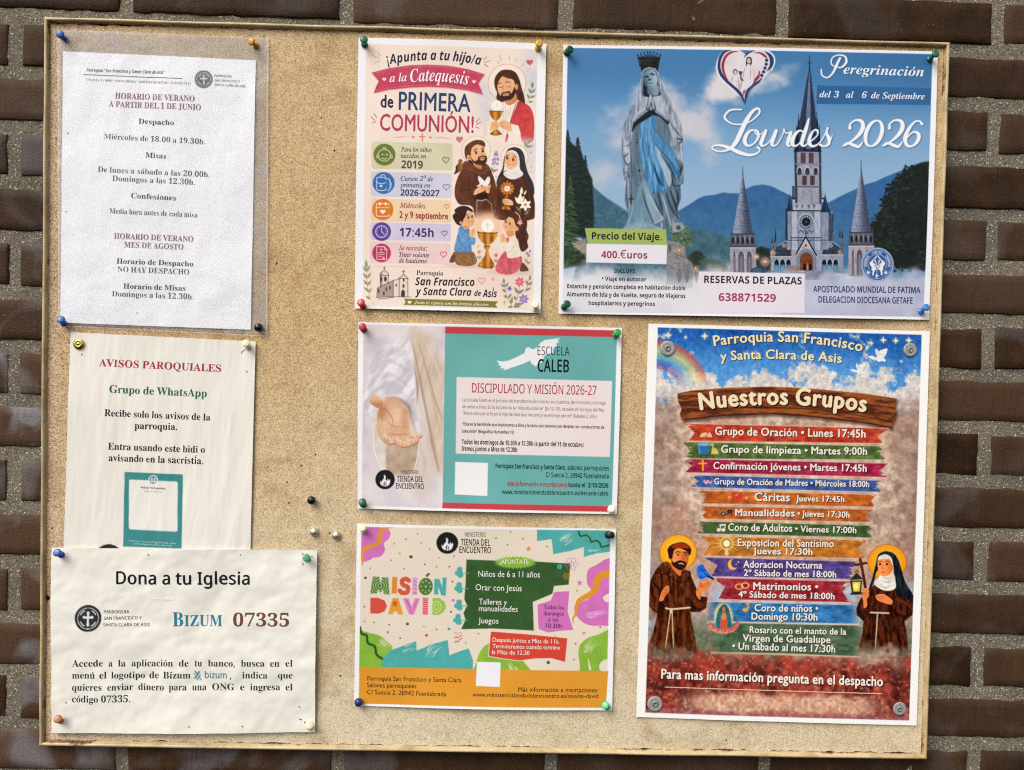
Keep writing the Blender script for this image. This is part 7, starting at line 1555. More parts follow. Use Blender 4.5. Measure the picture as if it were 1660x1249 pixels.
P.txt('Parroquia', 'sr', (510, 121), (750, 126), 42, IN); P.txt('San Francisco', 'bbi', (498, 214), (1036, 222), 72, IN, 'headline'); P.txt('y Santa Clara', 'bbi', (500, 302), (1008, 312), 68, IN, 'headline'); P.txt('de', 'bbi', (1035, 312), (1095, 314), 50, IN, 'headline'); P.txt('Asís', 'bbi', (1112, 322), (1240, 324), 68, IN, 'headline')
P.txt('Jesús te espera con los brazos abiertos', 'sbi', (490, 384), (1166, 405), 27, 'efe8cf')
P.trim(ART, 'f6f4f5'); P.con = {'': (1.06, .6, 1.05)}
P.build()
# ------------------------------------------------------------------ poster with the open hand
def flame(x, y, r):
    P.part('flame_emblem'); P.ell(x, y, r, r, '19191c'); m = lambda p: [(x + a * r, y + b * r) for a, b in p]
    P.poly(m([(-.5, .1), (-.42, .3), (-.3, .1), (-.12, -.12), (-.1, -.5), (.08, -.3), (.06, -.02), (.18, .12), (.3, -.12), (.36, .1), (.52, .0), (.5, .35), (.3, .62), (.0, .68), (-.3, .62), (-.5, .4)]), 'f1efee', sm=True, n=4)
    P.poly(m([(-.1, .62), (-.16, .4), (0, .2), (.14, .4), (.1, .62)]), '19191c', sm=True, n=4); P.ln(m([(.02, .3), (.0, .66)]), r * .1, 'f1efee'); P.part()
def w7(X, Y): return (fbm(X, Y, 180, 801, 2) - .5) * .0022 + .0011
P = Poster('course_poster', 'teal and red landscape poster with a painted open hand on its left side', 'poster',
           [(581, 522.5), (1008, 532), (999.5, 833.6), (580, 824.5)], 'f6f4f5', .85, .0012, w7)
P.at(570, 510, 3.609)
P.part('hand_picture', 'watercolour of an open hand reaching out of a white sleeve')
LP = [(70, 58), (549, 72), (531, 1131), (62, 1118)]; LM = P.mask(LP)
P.poly(LP, lambda X, Y: mixc('dccfcc', 'ece5e4', fbm(X, Y, 40, 811, 4)) + (rgb('cfc6d2') - rgb('e2d8d6')) * (step(fbm(X + 90, Y, 28, 815, 3), .45, .7) * .7)[..., None])
P.at(580, 520, 4.027)
K7 = dict(clip=LM)
P.poly([(345, 60), (440, 80), (500, 150), (545, 270), (600, 330), (600, 940), (540, 1010), (490, 960), (455, 820), (415, 560), (372, 330)], lambda X, Y: mixc('c8ae97', 'e8d8ca', fbm(X * 2 + Y * .5, Y * .3, 12, 821, 4)), sm=True, soft=16, **K7)
P.poly([(330, 700), (420, 720), (470, 860), (500, 1000), (470, 1120), (420, 1180), (350, 1010)], 'dccabb', sm=True, soft=18, al=.7, **K7)
for a, w, c in (([(360, 150), (400, 350), (440, 560), (490, 800), (530, 980)], [6, 16, 18, 20, 10], 'a98d76'), ([(400, 150), (450, 320), (500, 500), (550, 640)], [6, 12, 14, 8], 'b4967c'), ([(430, 120), (500, 260), (555, 420)], [4, 10, 6], 'ecdccb'), ([(380, 330), (420, 520), (470, 760)], [4, 10, 6], 'efe2d5'), ([(360, 250), (390, 420), (385, 560)], [4, 14, 6], '8f7a6c'), ([(470, 420), (510, 600), (545, 760)], [6, 14, 8], 'c9ad94'), ([(420, 850), (440, 930), (430, 1010)], [10, 26, 10], 'd2bda9')): P.ln(a, w, c, soft=3, al=.75, **K7)
P.poly([(40, 520), (62, 400), (90, 270), (140, 190), (240, 140), (320, 120), (355, 180), (368, 330), (384, 560), (406, 740), (380, 720), (340, 590), (260, 500), (120, 490), (100, 620), (60, 600)], lambda X, Y: mixc('c9c0c8', 'f0ebec', step(fbm(X + Y * .7, Y * .5, 13, 831, 4), .3, .66)), sm=True, soft=4, **K7)
for a, w, c in (([(90, 300), (200, 260), (320, 320)], [4, 14, 6], 'bdb3bd'), ([(70, 400), (200, 350), (330, 430)], [4, 14, 5], 'c2b8c0'), ([(110, 460), (220, 420), (340, 520)], [5, 12, 5], 'c5bcc4'), ([(150, 200), (260, 200), (340, 280)], [4, 12, 5], 'c6bdc6'), ([(300, 140), (350, 250), (375, 480), (400, 720)], [4, 8, 8, 5], 'f8f4f3'), ([(260, 505), (330, 560), (350, 640), (395, 740)], [10, 18, 10, 4], '6e5140'), ([(100, 430), (230, 380), (340, 470)], [3, 10, 4], 'faf6f6'), ([(120, 280), (220, 240), (330, 300)], [3, 9, 4], 'f6f2f3')): P.ln(a, [q * 1.6 for q in w], c, soft=6, al=.55, **K7)
P.poly([(105, 640), (140, 620), (190, 800), (195, 900), (190, 975), (150, 960), (105, 850)], lambda X, Y: mixc('d3c3b8', 'efe7e1', fbm(X, Y, 10, 841, 3)), sm=True, soft=3, **K7); P.ln([(105, 680), (110, 850), (160, 970)], [3, 8, 4], 'f8f3f0', al=.9, **K7)
P.poly([(198, 800), (300, 830), (400, 790), (400, 880), (375, 970), (320, 1010), (230, 1000), (190, 970)], lambda X, Y: mixc('a98d78', 'd8c0ab', fbm(X, Y, 12, 843, 4)), sm=True, soft=4, **K7); P.ln([(402, 780), (395, 880), (370, 970)], [5, 10, 5], 'f3ebe5', al=.9, **K7)
SKH = lambda X, Y: mixc('cb9470', 'efcdb0', np.clip(.35 + (fbm(X, Y, 9, 851, 3) - .5) * 1.1 + (X - 612) / 120, 0, 1))
P.poly([(80, 515), (95, 492), (130, 492), (160, 515), (190, 498), (240, 495), (285, 530), (325, 590), (348, 670), (346, 740), (300, 790), (230, 800), (160, 770), (133, 700), (128, 600), (140, 575), (100, 555)], SKH, sm=True)
HM = P.mask([(80, 515), (95, 492), (130, 492), (160, 515), (190, 498), (240, 495), (285, 530), (325, 590), (348, 670), (346, 740), (300, 790), (230, 800), (160, 770), (133, 700), (128, 600), (140, 575), (100, 555)], True)
P.ell(235, 640, 70, 70, 'efc7a4', soft=12, al=.6, clip=HM); P.ell(165, 600, 35, 45, 'b47a54', soft=9, al=.45, clip=HM); P.ell(310, 640, 28, 80, 'b9784e', soft=9, al=.4, clip=HM)
P.poly([(80, 530), (84, 498), (110, 488), (150, 505), (165, 545), (150, 572), (110, 560)], lambda X, Y: mixc('c4865f', 'e8b893', step(Y, 657, 645)), sm=True)
for a, w in (([(318, 738), (350, 758), (385, 756), (412, 748)], [34, 34, 32, 22]), ([(268, 742), (305, 775), (350, 790), (388, 778)], [40, 42, 38, 26]), ([(205, 735), (240, 775), (290, 802), (335, 804)], [50, 50, 44, 30]), ([(145, 690), (160, 735), (195, 775), (228, 788)], [48, 54, 50, 34])):
    P.ln([(x + 1, y + 5) for x, y in a], [w[0] * .2, w[1] * .9, w[2], w[3]], '8f5a3a', soft=1.2, al=.9)
    P.ln(a, w, lambda X, Y: mixc('d39f7c', 'ecc6a6', fbm(X, Y, 5, 857, 3)), soft=1.8)
    P.ln([(x - 2, y - w[1] * .22) for x, y in a[1:]], [12, 15, 9], 'f4dac0', soft=4, al=.75)
    for k in (1, 2):
        p, q = np.array(a[k]), np.array(a[k + 1]); d = (q - p) / np.linalg.norm(q - p); n_ = np.array([-d[1], d[0]]) * w[k] * .3; P.ln([p - n_, p + d * 3, p + n_], [2, 5, 2], 'a56c48', soft=1.3, al=.75)
P.ell(240, 715, 80, 26, 'ddae8a', soft=10, al=.55, rot=.2); P.ell(190, 690, 40, 30, 'e9c3a2', soft=9, al=.5)
P.ell(225, 790, 12, 9, 'eac4a8'); P.ell(330, 803, 10, 8, 'eac4a8')
for a, w in (([(165, 575), (195, 590), (230, 650), (215, 710)], [4, 9, 7, 4]), ([(185, 650), (240, 690), (300, 690)], [3, 7, 3]), ([(160, 565), (150, 600), (165, 660)], [4, 8, 4]), ([(205, 735), (260, 745), (330, 740)], [4, 8, 4]), ([(140, 575), (175, 580), (180, 560)], [4, 8, 3])): P.ln(a, w, 'ab6f4c', soft=2, al=.6)
P.at(570, 510, 3.609); P.part()
flame(197, 965, 57)
TE = lambda X, Y: mixc('62a6a4', '74b8b3', fbm(X, Y, 60, 861, 3))
P.part('teal_panel'); P.poly([(548, 110), (1551, 134), (1522, 1122), (533, 1099)], TE)
P.part('red_bar'); P.poly([(549, 72), (1556, 94), (1551, 134), (548, 112)], 'c74048'); P.part('red_bar'); P.poly([(533, 1098), (1522, 1121), (1496, 1154), (531, 1131)], 'c8434a')
P.part('eagle_picture'); P.poly([(848, 270), (885, 276), (925, 268), (975, 245), (1012, 226), (1018, 198), (1032, 192), (1048, 200), (1062, 206), (1085, 192), (1105, 166), (1130, 150), (1165, 146), (1222, 138), (1198, 151), (1216, 160), (1192, 170), (1200, 182), (1170, 205), (1180, 222), (1130, 240), (1112, 282), (1092, 286), (1078, 306), (1052, 288), (1044, 270), (1000, 290), (940, 310), (890, 328), (896, 312), (868, 316), (880, 300), (852, 298), (874, 288)], 'f1efef')
for i in range(7): P.ln([(900, 300 - i * 2), (852 + i * 5, 275 + i * 8)], [12, 2], 'f1efef', sm=False); P.ln([(1160, 175 + i * 6), (1216 - i * 6, 146 + i * 12)], [10, 2], 'f1efef', sm=False)
P.part('text_panel'); P.poly([(615, 366), (1523, 390), (1509, 833), (610, 813)], lambda X, Y: mixc('ecdcda', 'f0e2e0', fbm(X, Y, 50, 871, 2)))
P.part('blank_square'); P.poly([(607, 861), (798, 868), (794, 1059), (604, 1051)], 'f2f0f0'); P.part()
BK = '17171a'
P.txt('ESCUELA', 'thin', (1087, 238), (1273, 241), 50, '26262a', 'headline'); P.txt('CALEB', 'semi', (1087, 333), (1270, 337), 72, BK, 'headline'); P.txt('DISCIPULADO Y MISIÓN 2026-27', 'sans', (704, 456), (1430, 471), 54, 'b3283c', 'headline')
GY = '857c7e'
for t, st, a, b, c, col in (('La Escuela Caleb es el proceso de transformación interior en nosotros, de intimidad y entrega', 'sans', (648, 508), (1483, 527), 19, GY), ('de amor a Dios. Es la Escuela de la "vida abundante" (Jn 10, 10), escuela de los hijos del Rey', 'sans', (648, 547), (1477, 568), 19, GY), ('"Ahora vivo por la fe en el Hijo de Dios que me amó y se entregó por mi" (Gálatas 2, 20b)', 'sans', (648, 585), (1430, 606), 19, GY),
    ('"Esta es la bendición que imploramos a Dios y la tarea que tenemos por delante: ser constructores de', 'semi', (648, 648), (1475, 668), 18, '4a4446'), ('comunión" (Magnifica Humanitas 16)', 'semi', (645, 690), (950, 697), 18, '4a4446'), ('Todos los domingos de 10.30h a 12.30h (a partir del 11 de octubre).', 'bb', (645, 757), (1360, 775), 27, BK), ('Iremos juntos a Misa de 12.30h', 'bb', (643, 796), (968, 804), 27, BK),
    ('Parroquia San Francisco y Santa Clara,', 'bb', (842, 897), (1250, 907), 27, BK), ('salones parroquiales', 'sansm', (1262, 907), (1503, 912), 27, BK), ('C/ Suecia 2, 28942 Fuenlabrada', 'sansm', (1135, 949), (1502, 958), 27, BK), ('Más información e inscripciones', 'bb', (912, 1001), (1260, 1008), 27, 'b5333f'), ('hasta el  3/10/2026', 'bb', (1268, 1008), (1500, 1013), 27, BK), ('www.ministeriotiendadelencuentro.es/escuela-caleb', 'sansm', (880, 1047), (1498, 1058), 25, BK),
    ('MINISTERIO', 'thin', (290, 931), (397, 934), 22, '4a4648'), ('TIENDA DEL', 'sansm', (266, 975), (420, 978), 32, '1f1f22'), ('ENCUENTRO', 'sansm', (260, 1017), (424, 1019), 32, '1f1f22')): P.txt(t, st, a, b, c, col)
P.build()

# ------------------------------------------------------------------ colourful children's poster
def w8(X, Y): return (fbm(X, Y, 180, 901, 2) - .5) * .0022 + .0011
P = Poster('children_poster', 'colourful children poster with an orange foot, painted blobs and a dark green sign', 'poster',
           [(579.5, 848.7), (998.6, 857.6), (992, 1151), (574, 1144)], 'f7f6f8', .85, .0012, w8)
P.at(560, 840, 3.689)
P.part('cream_ground'); AP = [(98, 52), (1584, 74), (1558, 1131), (80, 1108)]; AM = P.mask(AP); P.poly(AP, lambda X, Y: mixc('e6d7c3', 'ecdfcd', fbm(X, Y, 40, 911, 3))); P.part()
PK, OR, TQ, LG, DG, RD_ = 'd473ba', 'e2942f', '4fadA8', '8ab83c', '33562c', 'd64633'
def blob(name, pts, c, sm=True): P.part(name); P.poly(pts, lambda X, Y: rgb(c) + (fbm(X, Y, 12, 921, 4)[..., None] - .5) * .07, sm=sm, clip=AM, n=4)
def scratch(x, y, n, dx, dy, c='ece0ce'):
    r = random.Random(int(x + y))
    for i in range(n):
        a = (x + r.uniform(-30, 30), y + r.uniform(-24, 24)); P.ln([a, (a[0] + dx * r.uniform(.5, 1.2), a[1] + dy * r.uniform(.5, 1.2))], [r.uniform(2, 5), 1], c, sm=False, al=.85, clip=AM)
blob('pink_blob', [(90, 60), (230, 56), (270, 80), (262, 120), (232, 150), (238, 190), (212, 228), (165, 236), (150, 248), (90, 245)], PK); P.ln([(310, 48), (230, 62), (208, 100), (205, 140), (165, 165), (118, 180), (104, 215), (104, 280)], [4, 22, 26, 24, 22, 22, 18, 6], OR, clip=AM); P.part()
blob('teal_blob', [(1145, 60), (1600, 60), (1600, 198), (1500, 212), (1424, 232), (1426, 172), (1340, 196), (1242, 214), (1232, 124), (1145, 136)], TQ, False); scratch(1310, 140, 14, 50, -40); scratch(1470, 200, 10, 50, -14); P.ln([(1394, 80), (1404, 106), (1440, 102), (1462, 120), (1468, 142), (1500, 134), (1522, 150), (1530, 172), (1575, 162)], 10, DG, clip=AM)
blob('pink_blob', [(1442, 352), (1450, 310), (1490, 284), (1600, 258), (1600, 600), (1520, 640), (1440, 632), (1386, 590), (1368, 545), (1376, 505), (1440, 486), (1478, 440), (1448, 400)], PK); P.poly([(1540, 470), (1600, 440), (1600, 480), (1560, 500)], 'ecdfcd', sm=True, clip=AM); scratch(1470, 575, 18, 70, -12, 'eec8df'); P.ln([(1372, 530), (1380, 500), (1450, 480), (1475, 430)], 6, 'ecdfcd', clip=AM); P.part()
P.part('orange_swirl'); P.ln([(1600, 328), (1540, 338), (1505, 370), (1494, 420), (1460, 456), (1400, 488), (1380, 530), (1376, 570), (1360, 600), (1362, 630)], [40, 46, 44, 38, 34, 28, 20, 14, 10, 3], OR, clip=AM); P.part()
blob('green_blob', [(1392, 800), (1404, 752), (1450, 712), (1510, 694), (1600, 676), (1600, 930), (1420, 930), (1400, 870)], LG); scratch(1440, 780, 14, 60, -60); P.ell(1560, 880, 46, 38, 'ecdfcd', rot=-.5, clip=AM); P.ln([(1450, 840), (1462, 900)], [4, 14], 'ecdfcd', clip=AM)
blob('green_blob', [(70, 690), (150, 686), (220, 710), (282, 768), (262, 800), (236, 840), (230, 920), (70, 920)], LG); scratch(220, 740, 14, 50, 40); P.ln([(88, 650), (100, 690), (128, 700), (136, 745), (176, 766), (188, 815), (226, 842)], 15, DG, clip=AM); P.part()
blob('teal_blob', [(210, 930), (226, 836), (270, 790), (425, 734), (426, 792), (520, 752), (612, 728), (622, 820), (690, 792), (738, 778), (764, 850), (760, 930)], TQ, False); scratch(510, 810, 12, 60, -50); scratch(360, 780, 8, 50, -20)
blob('green_blob', [(784, 860), (810, 790), (850, 752), (905, 742), (1010, 800), (1070, 860), (1090, 930), (790, 930)], LG); scratch(1000, 880, 16, 40, 50); P.part()
P.part('orange_foot'); P.poly([(86, 889), (1570, 912), (1556, 1131), (80, 1108)], lambda X, Y: mixc('de932b', 'e6a03a', fbm(X, Y, 40, 931, 3))); P.part()
# confetti
r = random.Random(12)
for x, y, q, c in ((393, 230, 10, DG), (363, 125, 6, TQ), (455, 147, 5, LG), (433, 92, 4, '5a5048'), (505, 184, 4, '5a5048'), (325, 210, 6, 'b9a45a'), (293, 152, 4, '5a5048'), (650, 226, 6, 'b98a9a'), (900, 117, 6, TQ), (1060, 122, 7, 'b9a45a'), (970, 157, 4, '5a5048'), (988, 80, 4, '5a5048'), (1205, 168, 4, '5a5048'), (122, 355, 8, '4a4a44'), (545, 290, 6, LG), (622, 290, 5, '5a5048'), (475, 275, 5, '5a5048'), (372, 632, 9, '4a5a44'), (255, 682, 8, PK), (485, 700, 9, RD_), (328, 717, 5, '5a5048'), (546, 664, 5, RD_), (620, 662, 9, TQ), (645, 490, 9, PK), (115, 528, 5, '5a5048'), (173, 622, 4, '5a5048'), (262, 637, 5, '5a5048'), (470, 648, 5, 'b9a45a'), (795, 690, 6, LG), (720, 745, 4, '5a5048'), (1425, 685, 9, OR), (1212, 860, 10, '3f4a38'), (1385, 432, 6, 'b9a45a'), (1375, 748, 5, '5a5048'), (1365, 842, 6, PK), (1145, 830, 4, '5a5048'), (1290, 812, 5, 'b9a45a'), (632, 560, 6, '5a5048'), (150, 298, 4, '5a5048'), (352, 300, 4, '5a5048'), (275, 250, 4, '5a5048'), (115, 616, 4, '5a5048'), (640, 378, 5, '5a5048'), (1255, 705, 5, '4a7aa0'), (1522, 648, 5, '5a5048'), (560, 236, 5, 'c98a9a')): P.ell(x, y, q, q * .95, c, clip=AM)
def star5(x, y, r_, c, fill=True):
    p = [(x + (r_ if i % 2 == 0 else r_ * .42) * math.sin(math.pi * i / 5), y - (r_ if i % 2 == 0 else r_ * .42) * math.cos(math.pi * i / 5)) for i in range(10)]; P.poly(p, c)
star5(1095, 182, 20, OR); star5(1400, 386, 20, PK)
for k in range(3): P.ln([(650 + k * 2, 690 + k * 26), (662, 682 + k * 26), (672, 692 + k * 24), (684, 682 + k * 22), (698, 690 + k * 14)], 5, ['b9aaa0', RD_, 'b05a50'][k])
# signs
P.part('green_sign'); P.poly([(724, 246), (890, 252), (1100, 256), (1345, 270), (1334, 396), (1246, 404), (1238, 450), (1120, 500), (1126, 671), (1000, 664), (870, 659), (692, 664), (718, 606), (706, 566), (728, 522), (711, 484), (718, 400)], lambda X, Y: mixc('315429', '3c6233', fbm(X, Y, 10, 941, 3)))
P.part('pink_sign'); pk = [(1148, 516), (1228, 490), (1248, 440), (1338, 434), (1328, 560), (1362, 666), (1280, 672), (1210, 682), (1154, 662)]; P.ln(pk + [pk[0]], 13, 'ecdfcd', sm=False); P.poly(pk, PK)
P.part('red_sign'); rd = [(870, 677), (1100, 694), (1326, 716), (1312, 857), (1230, 834), (1130, 836), (1040, 848), (940, 836), (857, 822)]; P.ln(rd + [rd[0]], 8, 'ecdfcd', sm=False); P.poly(rd, RD_)
P.part('starburst'); n = 64; P.poly([(1015 + (128 if i % 2 else 110) * math.cos(2 * math.pi * i / n), 264 + (40 if i % 2 else 28) * math.sin(2 * math.pi * i / n)) for i in range(n)], LG)
for x, y in ((684, 324), (680, 416), (680, 520), (674, 606)):
    P.part('leaf_mark'); P.ln([(x + 8, y + 4), (x + 55, y + 5)], 5, TQ, sm=False); P.ell(x, y - 18, 17, 17, TQ); P.ell(x - 14, y + 4, 16, 14, TQ); P.ell(x + 4, y + 18, 18, 14, TQ); P.ell(x + 2, y, 16, 16, TQ)
P.part('flower_mark')
for i in range(6):
    a = i * math.pi / 3; P.ell(1350 + 26 * math.cos(a), 274 + 24 * math.sin(a), 17, 13, 'c96fb0', rot=a, r0=.84)
    P.ell(1280 + 10 * math.cos(a), 288 + 10 * math.sin(a), 6, 6, TQ); P.ell(1322 + 15 * math.cos(a), 344 + 14 * math.sin(a), 9, 6, OR, rot=a, r0=.7)
P.part()
flame(610, 147, 65)
# big painted letters
def letter(pts, c, sm=False): P.part('painted_letter'); P.poly(pts, c, sm=sm, n=4)
MG = '4f7a3a'
letter([(150, 448), (166, 348), (204, 348), (212, 392), (222, 350), (258, 355), (266, 456), (230, 453), (226, 424), (210, 446), (198, 424), (188, 450)], MG)
LMk = P.mask([(150, 448), (166, 348), (204, 348), (212, 392), (222, 350), (258, 355), (266, 456), (230, 453), (226, 424), (210, 446), (198, 424), (188, 450)])
for q in (14, 28, 42, 56, 70): P.ell(208, 402, q, q, 'c3cf9a', r0=1 - 4 / q, clip=LMk)
letter([(282, 350), (312, 352), (308, 450), (276, 449)], 'e58a35'); P.part('painted_letter'); P.ln([(380, 372), (362, 362), (340, 372), (345, 396), (374, 412), (370, 442), (340, 446), (326, 432)], 27, 'd95a42')
letter([(404, 354), (430, 355), (430, 456), (400, 455)], 'd884be')
for k in range(4): P.ln([(404, 372 + k * 22), (416, 362 + k * 22), (430, 376 + k * 22)], 5, 'f0c3e0')
P.part('painted_letter'); P.ell(481, 408, 42, 52, MG, rot=.1)
P.poly([(478, 346), (495, 326), (508, 330), (492, 350)], '3f5f30')
for i in range(8): P.ell(481 + 28 * math.cos(i * .8), 408 + 34 * math.sin(i * .8), 4, 4, 'e6d9b0')
P.ell(481, 408, 5, 5, 'e6d9b0')
letter([(530, 455), (532, 362), (562, 362), (580, 412), (582, 354), (606, 355), (600, 463), (574, 461), (556, 410), (555, 457)], TQ)
letter([(150, 474), (196, 475), (236, 492), (250, 525), (236, 556), (200, 570), (150, 568)], 'd95440'); letter([(255, 573), (284, 477), (318, 478), (346, 575), (316, 574), (310, 558), (290, 558), (285, 573)], 'e8a030'); star5(297, 510, 24, 'c9552c')
letter([(344, 478), (380, 478), (396, 528), (414, 478), (446, 480), (412, 576), (380, 576)], 'e08cc4'); P.ln([(362, 482), (385, 530), (398, 570)], 6, 'c85a8a'); P.ln([(430, 484), (410, 540)], 5, 'c85a8a')
letter([(464, 475), (495, 475), (494, 578), (462, 577)], 'd95068')
for k in range(8): P.ln([(463, 482 + k * 13), (494, 482 + k * 13)], 3.5, 'f0c3c8', sm=False)
letter([(522, 477), (562, 477), (594, 500), (602, 530), (588, 562), (556, 578), (520, 577)], '9cc34a')
for q in (16, 30): P.ell(545, 530, q, q * 1.2, 'd3e49a', r0=1 - 4 / q)
P.part('blank_square'); P.poly([(787, 856), (928, 860), (923, 1004), (780, 998)], 'f1eef2'); P.part()
WH = 'f4f1ea'; BR = '33271c'; DK = '472848'
for t, st, a, b, c, col in (('¡APÚNTATE', 'gill', (925, 272), (1095, 273), 27, WH), ('Niños de 6 a 11 años', 'gill', (795, 349), (1162, 353), 36, WH), ('Orar con Jesús', 'gill', (778, 430), (1054, 436), 36, WH), ('Talleres y', 'gill', (798, 514), (965, 518), 34, WH), ('manualidades', 'gill', (798, 555), (1030, 559), 34, WH), ('Juegos', 'gill', (795, 627), (915, 630), 34, WH),
    ('Todos los', 'gill', (1185, 541), (1305, 544), 26, DK), ('domingos', 'gill', (1184, 579), (1304, 581), 26, DK), ('a las', 'gill', (1212, 614), (1272, 615), 24, DK), ('10.30h', 'gill', (1197, 652), (1292, 655), 26, DK), ('Después juntos a Misa de 11h.', 'gill', (880, 737), (1278, 748), 25, WH), ('Terminaremos cuando termine', 'gill', (880, 775), (1283, 783), 25, WH), ('la Misa de 12.30', 'gill', (877, 810), (1100, 815), 25, WH),
    ('Parroquia San Francisco y Santa Clara', 'gill', (132, 969), (693, 978), 27, BR), ('Salones parroquiales', 'gill', (130, 1009), (425, 1014), 27, BR), ('C/ Suecia 2. 28942 Fuenlabrada', 'gill', (130, 1051), (603, 1060), 27, BR), ('Más información e inscripciones:', 'gill', (1033, 1030), (1510, 1038), 27, BR), ('www.ministeriotiendadelencuentro.es/mision-david', 'gill', (760, 1059), (1510, 1073), 25, BR),
    ('MINISTERIO', 'thin', (715, 108), (840, 109), 26, '4a4440'), ('TIENDA DEL', 'sansm', (690, 160), (865, 163), 38, '1f1d1c'), ('ENCUENTRO', 'sansm', (682, 205), (870, 208), 38, '1f1d1c')): P.txt(t, st, a, b, c, col)
P.build()
# ------------------------------------------------------------------ pins
def plastic(name, c, rough=.28):
    m, n, l, p = newmat(name)
    no = N(n, 'TexNoise', Scale=160.0, Detail=3.0); l.new(N(n, 'TexCoord').outputs['Object'], no.inputs['Vector'])
    a = lin(c); r = ramp(n, l, no.outputs['Fac'], [(.3, a * .85), (.7, np.minimum(a * 1.12, .95))]); l.new(r.outputs[0], p.inputs['Base Color'])
    p.inputs['Roughness'].default_value = rough; p.inputs['Specular IOR Level'].default_value = .5
    return m
def metal(name, c, rough=.3, metallic=1.0):
    m, n, l, p = newmat(name)
    no = N(n, 'TexNoise', Scale=420.0, Detail=4.0); l.new(N(n, 'TexCoord').outputs['Object'], no.inputs['Vector'])
    a = lin(c); r = ramp(n, l, no.outputs['Fac'], [(.35, a * .7), (.6, a)]); l.new(r.outputs[0], p.inputs['Base Color'])
    rr = ramp(n, l, no.outputs['Fac'], [(.3, rough * 1.5), (.7, rough * .8)]); l.new(rr.outputs[0], p.inputs['Roughness'])
    p.inputs['Metallic'].default_value = metallic
    return m
def lathe(name, prof, seg=28):
    """profile (r, height) revolved about +Z"""
    V = []; Q = []
    for r, h in prof:
        for k in range(seg):
            a = 2 * math.pi * k / seg; V.append((max(r, 1e-5) * math.cos(a), max(r, 1e-5) * math.sin(a), h))
    for i in range(len(prof) - 1):
        for k in range(seg):
            Q.append((i * seg + k, i * seg + (k + 1) % seg, (i + 1) * seg + (k + 1) % seg, (i + 1) * seg + k))
    return np_mesh(name, V, Q, True)
S_ = .001
ME_PIN = lathe('push_pin', [(a * S_, b * S_) for a, b in ((0, 0), (3.1, 0), (3.5, .3), (3.5, .9), (3.2, 1.3), (2.3, 1.8), (1.95, 2.6), (1.85, 5), (2.0, 6.4), (2.6, 7.2), (3.5, 7.8), (3.9, 8.4), (3.95, 9.3), (3.6, 9.9), (2.6, 10.2), (0, 10.3))])
ME_ROUND = lathe('round_pin', [(a * S_, b * S_) for a, b in ((0, 0), (1.6, 0), (2.6, .6), (3.7, 1.7), (4.3, 3.1), (4.35, 4.3), (3.9, 5.7), (2.9, 6.8), (1.5, 7.4), (0, 7.6))])
ME_STUD = lathe('metal_stud', [(a * S_, b * S_) for a, b in ((0, 0), (3.7, 0), (4.1, .5), (4.15, 1.1), (3.9, 2.1), (3.2, 3.0), (2.1, 3.7), (1, 4.0), (0, 4.05))])
ME_TACK = lathe('brass_tack', [(a * S_, b * S_) for a, b in ((0, .4), (5.4, .4), (5.6, .7), (5.4, 1.1), (4.2, 1.7), (2.6, 2.0), (2.2, 1.75), (1.7, 1.7), (1.4, 2.0), (0, 2.05))])
def screw_mesh():
    me = lathe('washer', [(a * S_, b * S_) for a, b in ((2.2, .2), (8.3, .2), (8.6, .45), (8.5, 1.1), (7.6, 1.45), (4.6, 1.3), (3.6, 1.05), (2.2, 1.0))], 40)
    hd = lathe('screw_head', [(a * S_, b * S_) for a, b in ((3.5, .9), (3.7, 1.3), (3.4, 1.9), (2.6, 2.3), (1.75, 2.45), (1.6, 1.5), (0, 1.4))], 24)
    return me, hd
ME_WASH, ME_HEAD = screw_mesh()
PC = {'blue': '1f4f9c', 'amber': 'c58a2b', 'mustard': 'd4a23a', 'green': '0f6b45', 'deep green': '0d5238', 'red': 'b3202c', 'cream': 'e6dfb8',
      'white': 'ece9dc', 'black': '0b0b0e', 'leaf green': '2f8f4f', 'light green': '4cb870', 'brown': 'a8713a', 'sky blue': '3f7fc4', 'navy': '16335f', 'bright green': '2f9a4a', 'pale mint': '4f9d74', 'yellow': 'd9c667'}
PM = {k: plastic(k + ' plastic', v) for k, v in PC.items()}
def place(o, base, head, h=.0095, lift=.0012, rad=4, flat=False):
    lift = max([lift] + [surface(base[0] + dx, base[1] + dy) + .0002 for dx, dy in ((0, 0), (rad, 0), (-rad, 0), (0, rad), (0, -rad))]); b = WP(*base, d=.005 - lift); t = WP(*head, d=.005 - lift - h)
    if flat: t = b + Vector(((head[0] - base[0]) * .0006, -.01, (base[1] - head[1]) * .0006))     # sits square to the board
    o.location = b; o.rotation_euler = (t - b).to_track_quat('Z', 'Y').to_euler()
_first = {}
def pin(name, me, mat, base, head, label, group, h=.0095, lift=.0012, scale=1.08):
    if name not in _first:
        o = bpy.data.objects.new(name, me); me.materials.append(mat); _first[name] = o
    else: o = _first[name].copy(); o.name = name
    COL.objects.link(o)
    o.material_slots[0].link = 'OBJECT'; o.material_slots[0].material = mat
    place(o, base, head, h, lift, flat=me is not ME_PIN); o.scale = (scale,) * 3
    tag(o, label, 'push pin' if name != 'metal_stud' else 'stud', group)
    return o
G = 'push pins holding the papers'
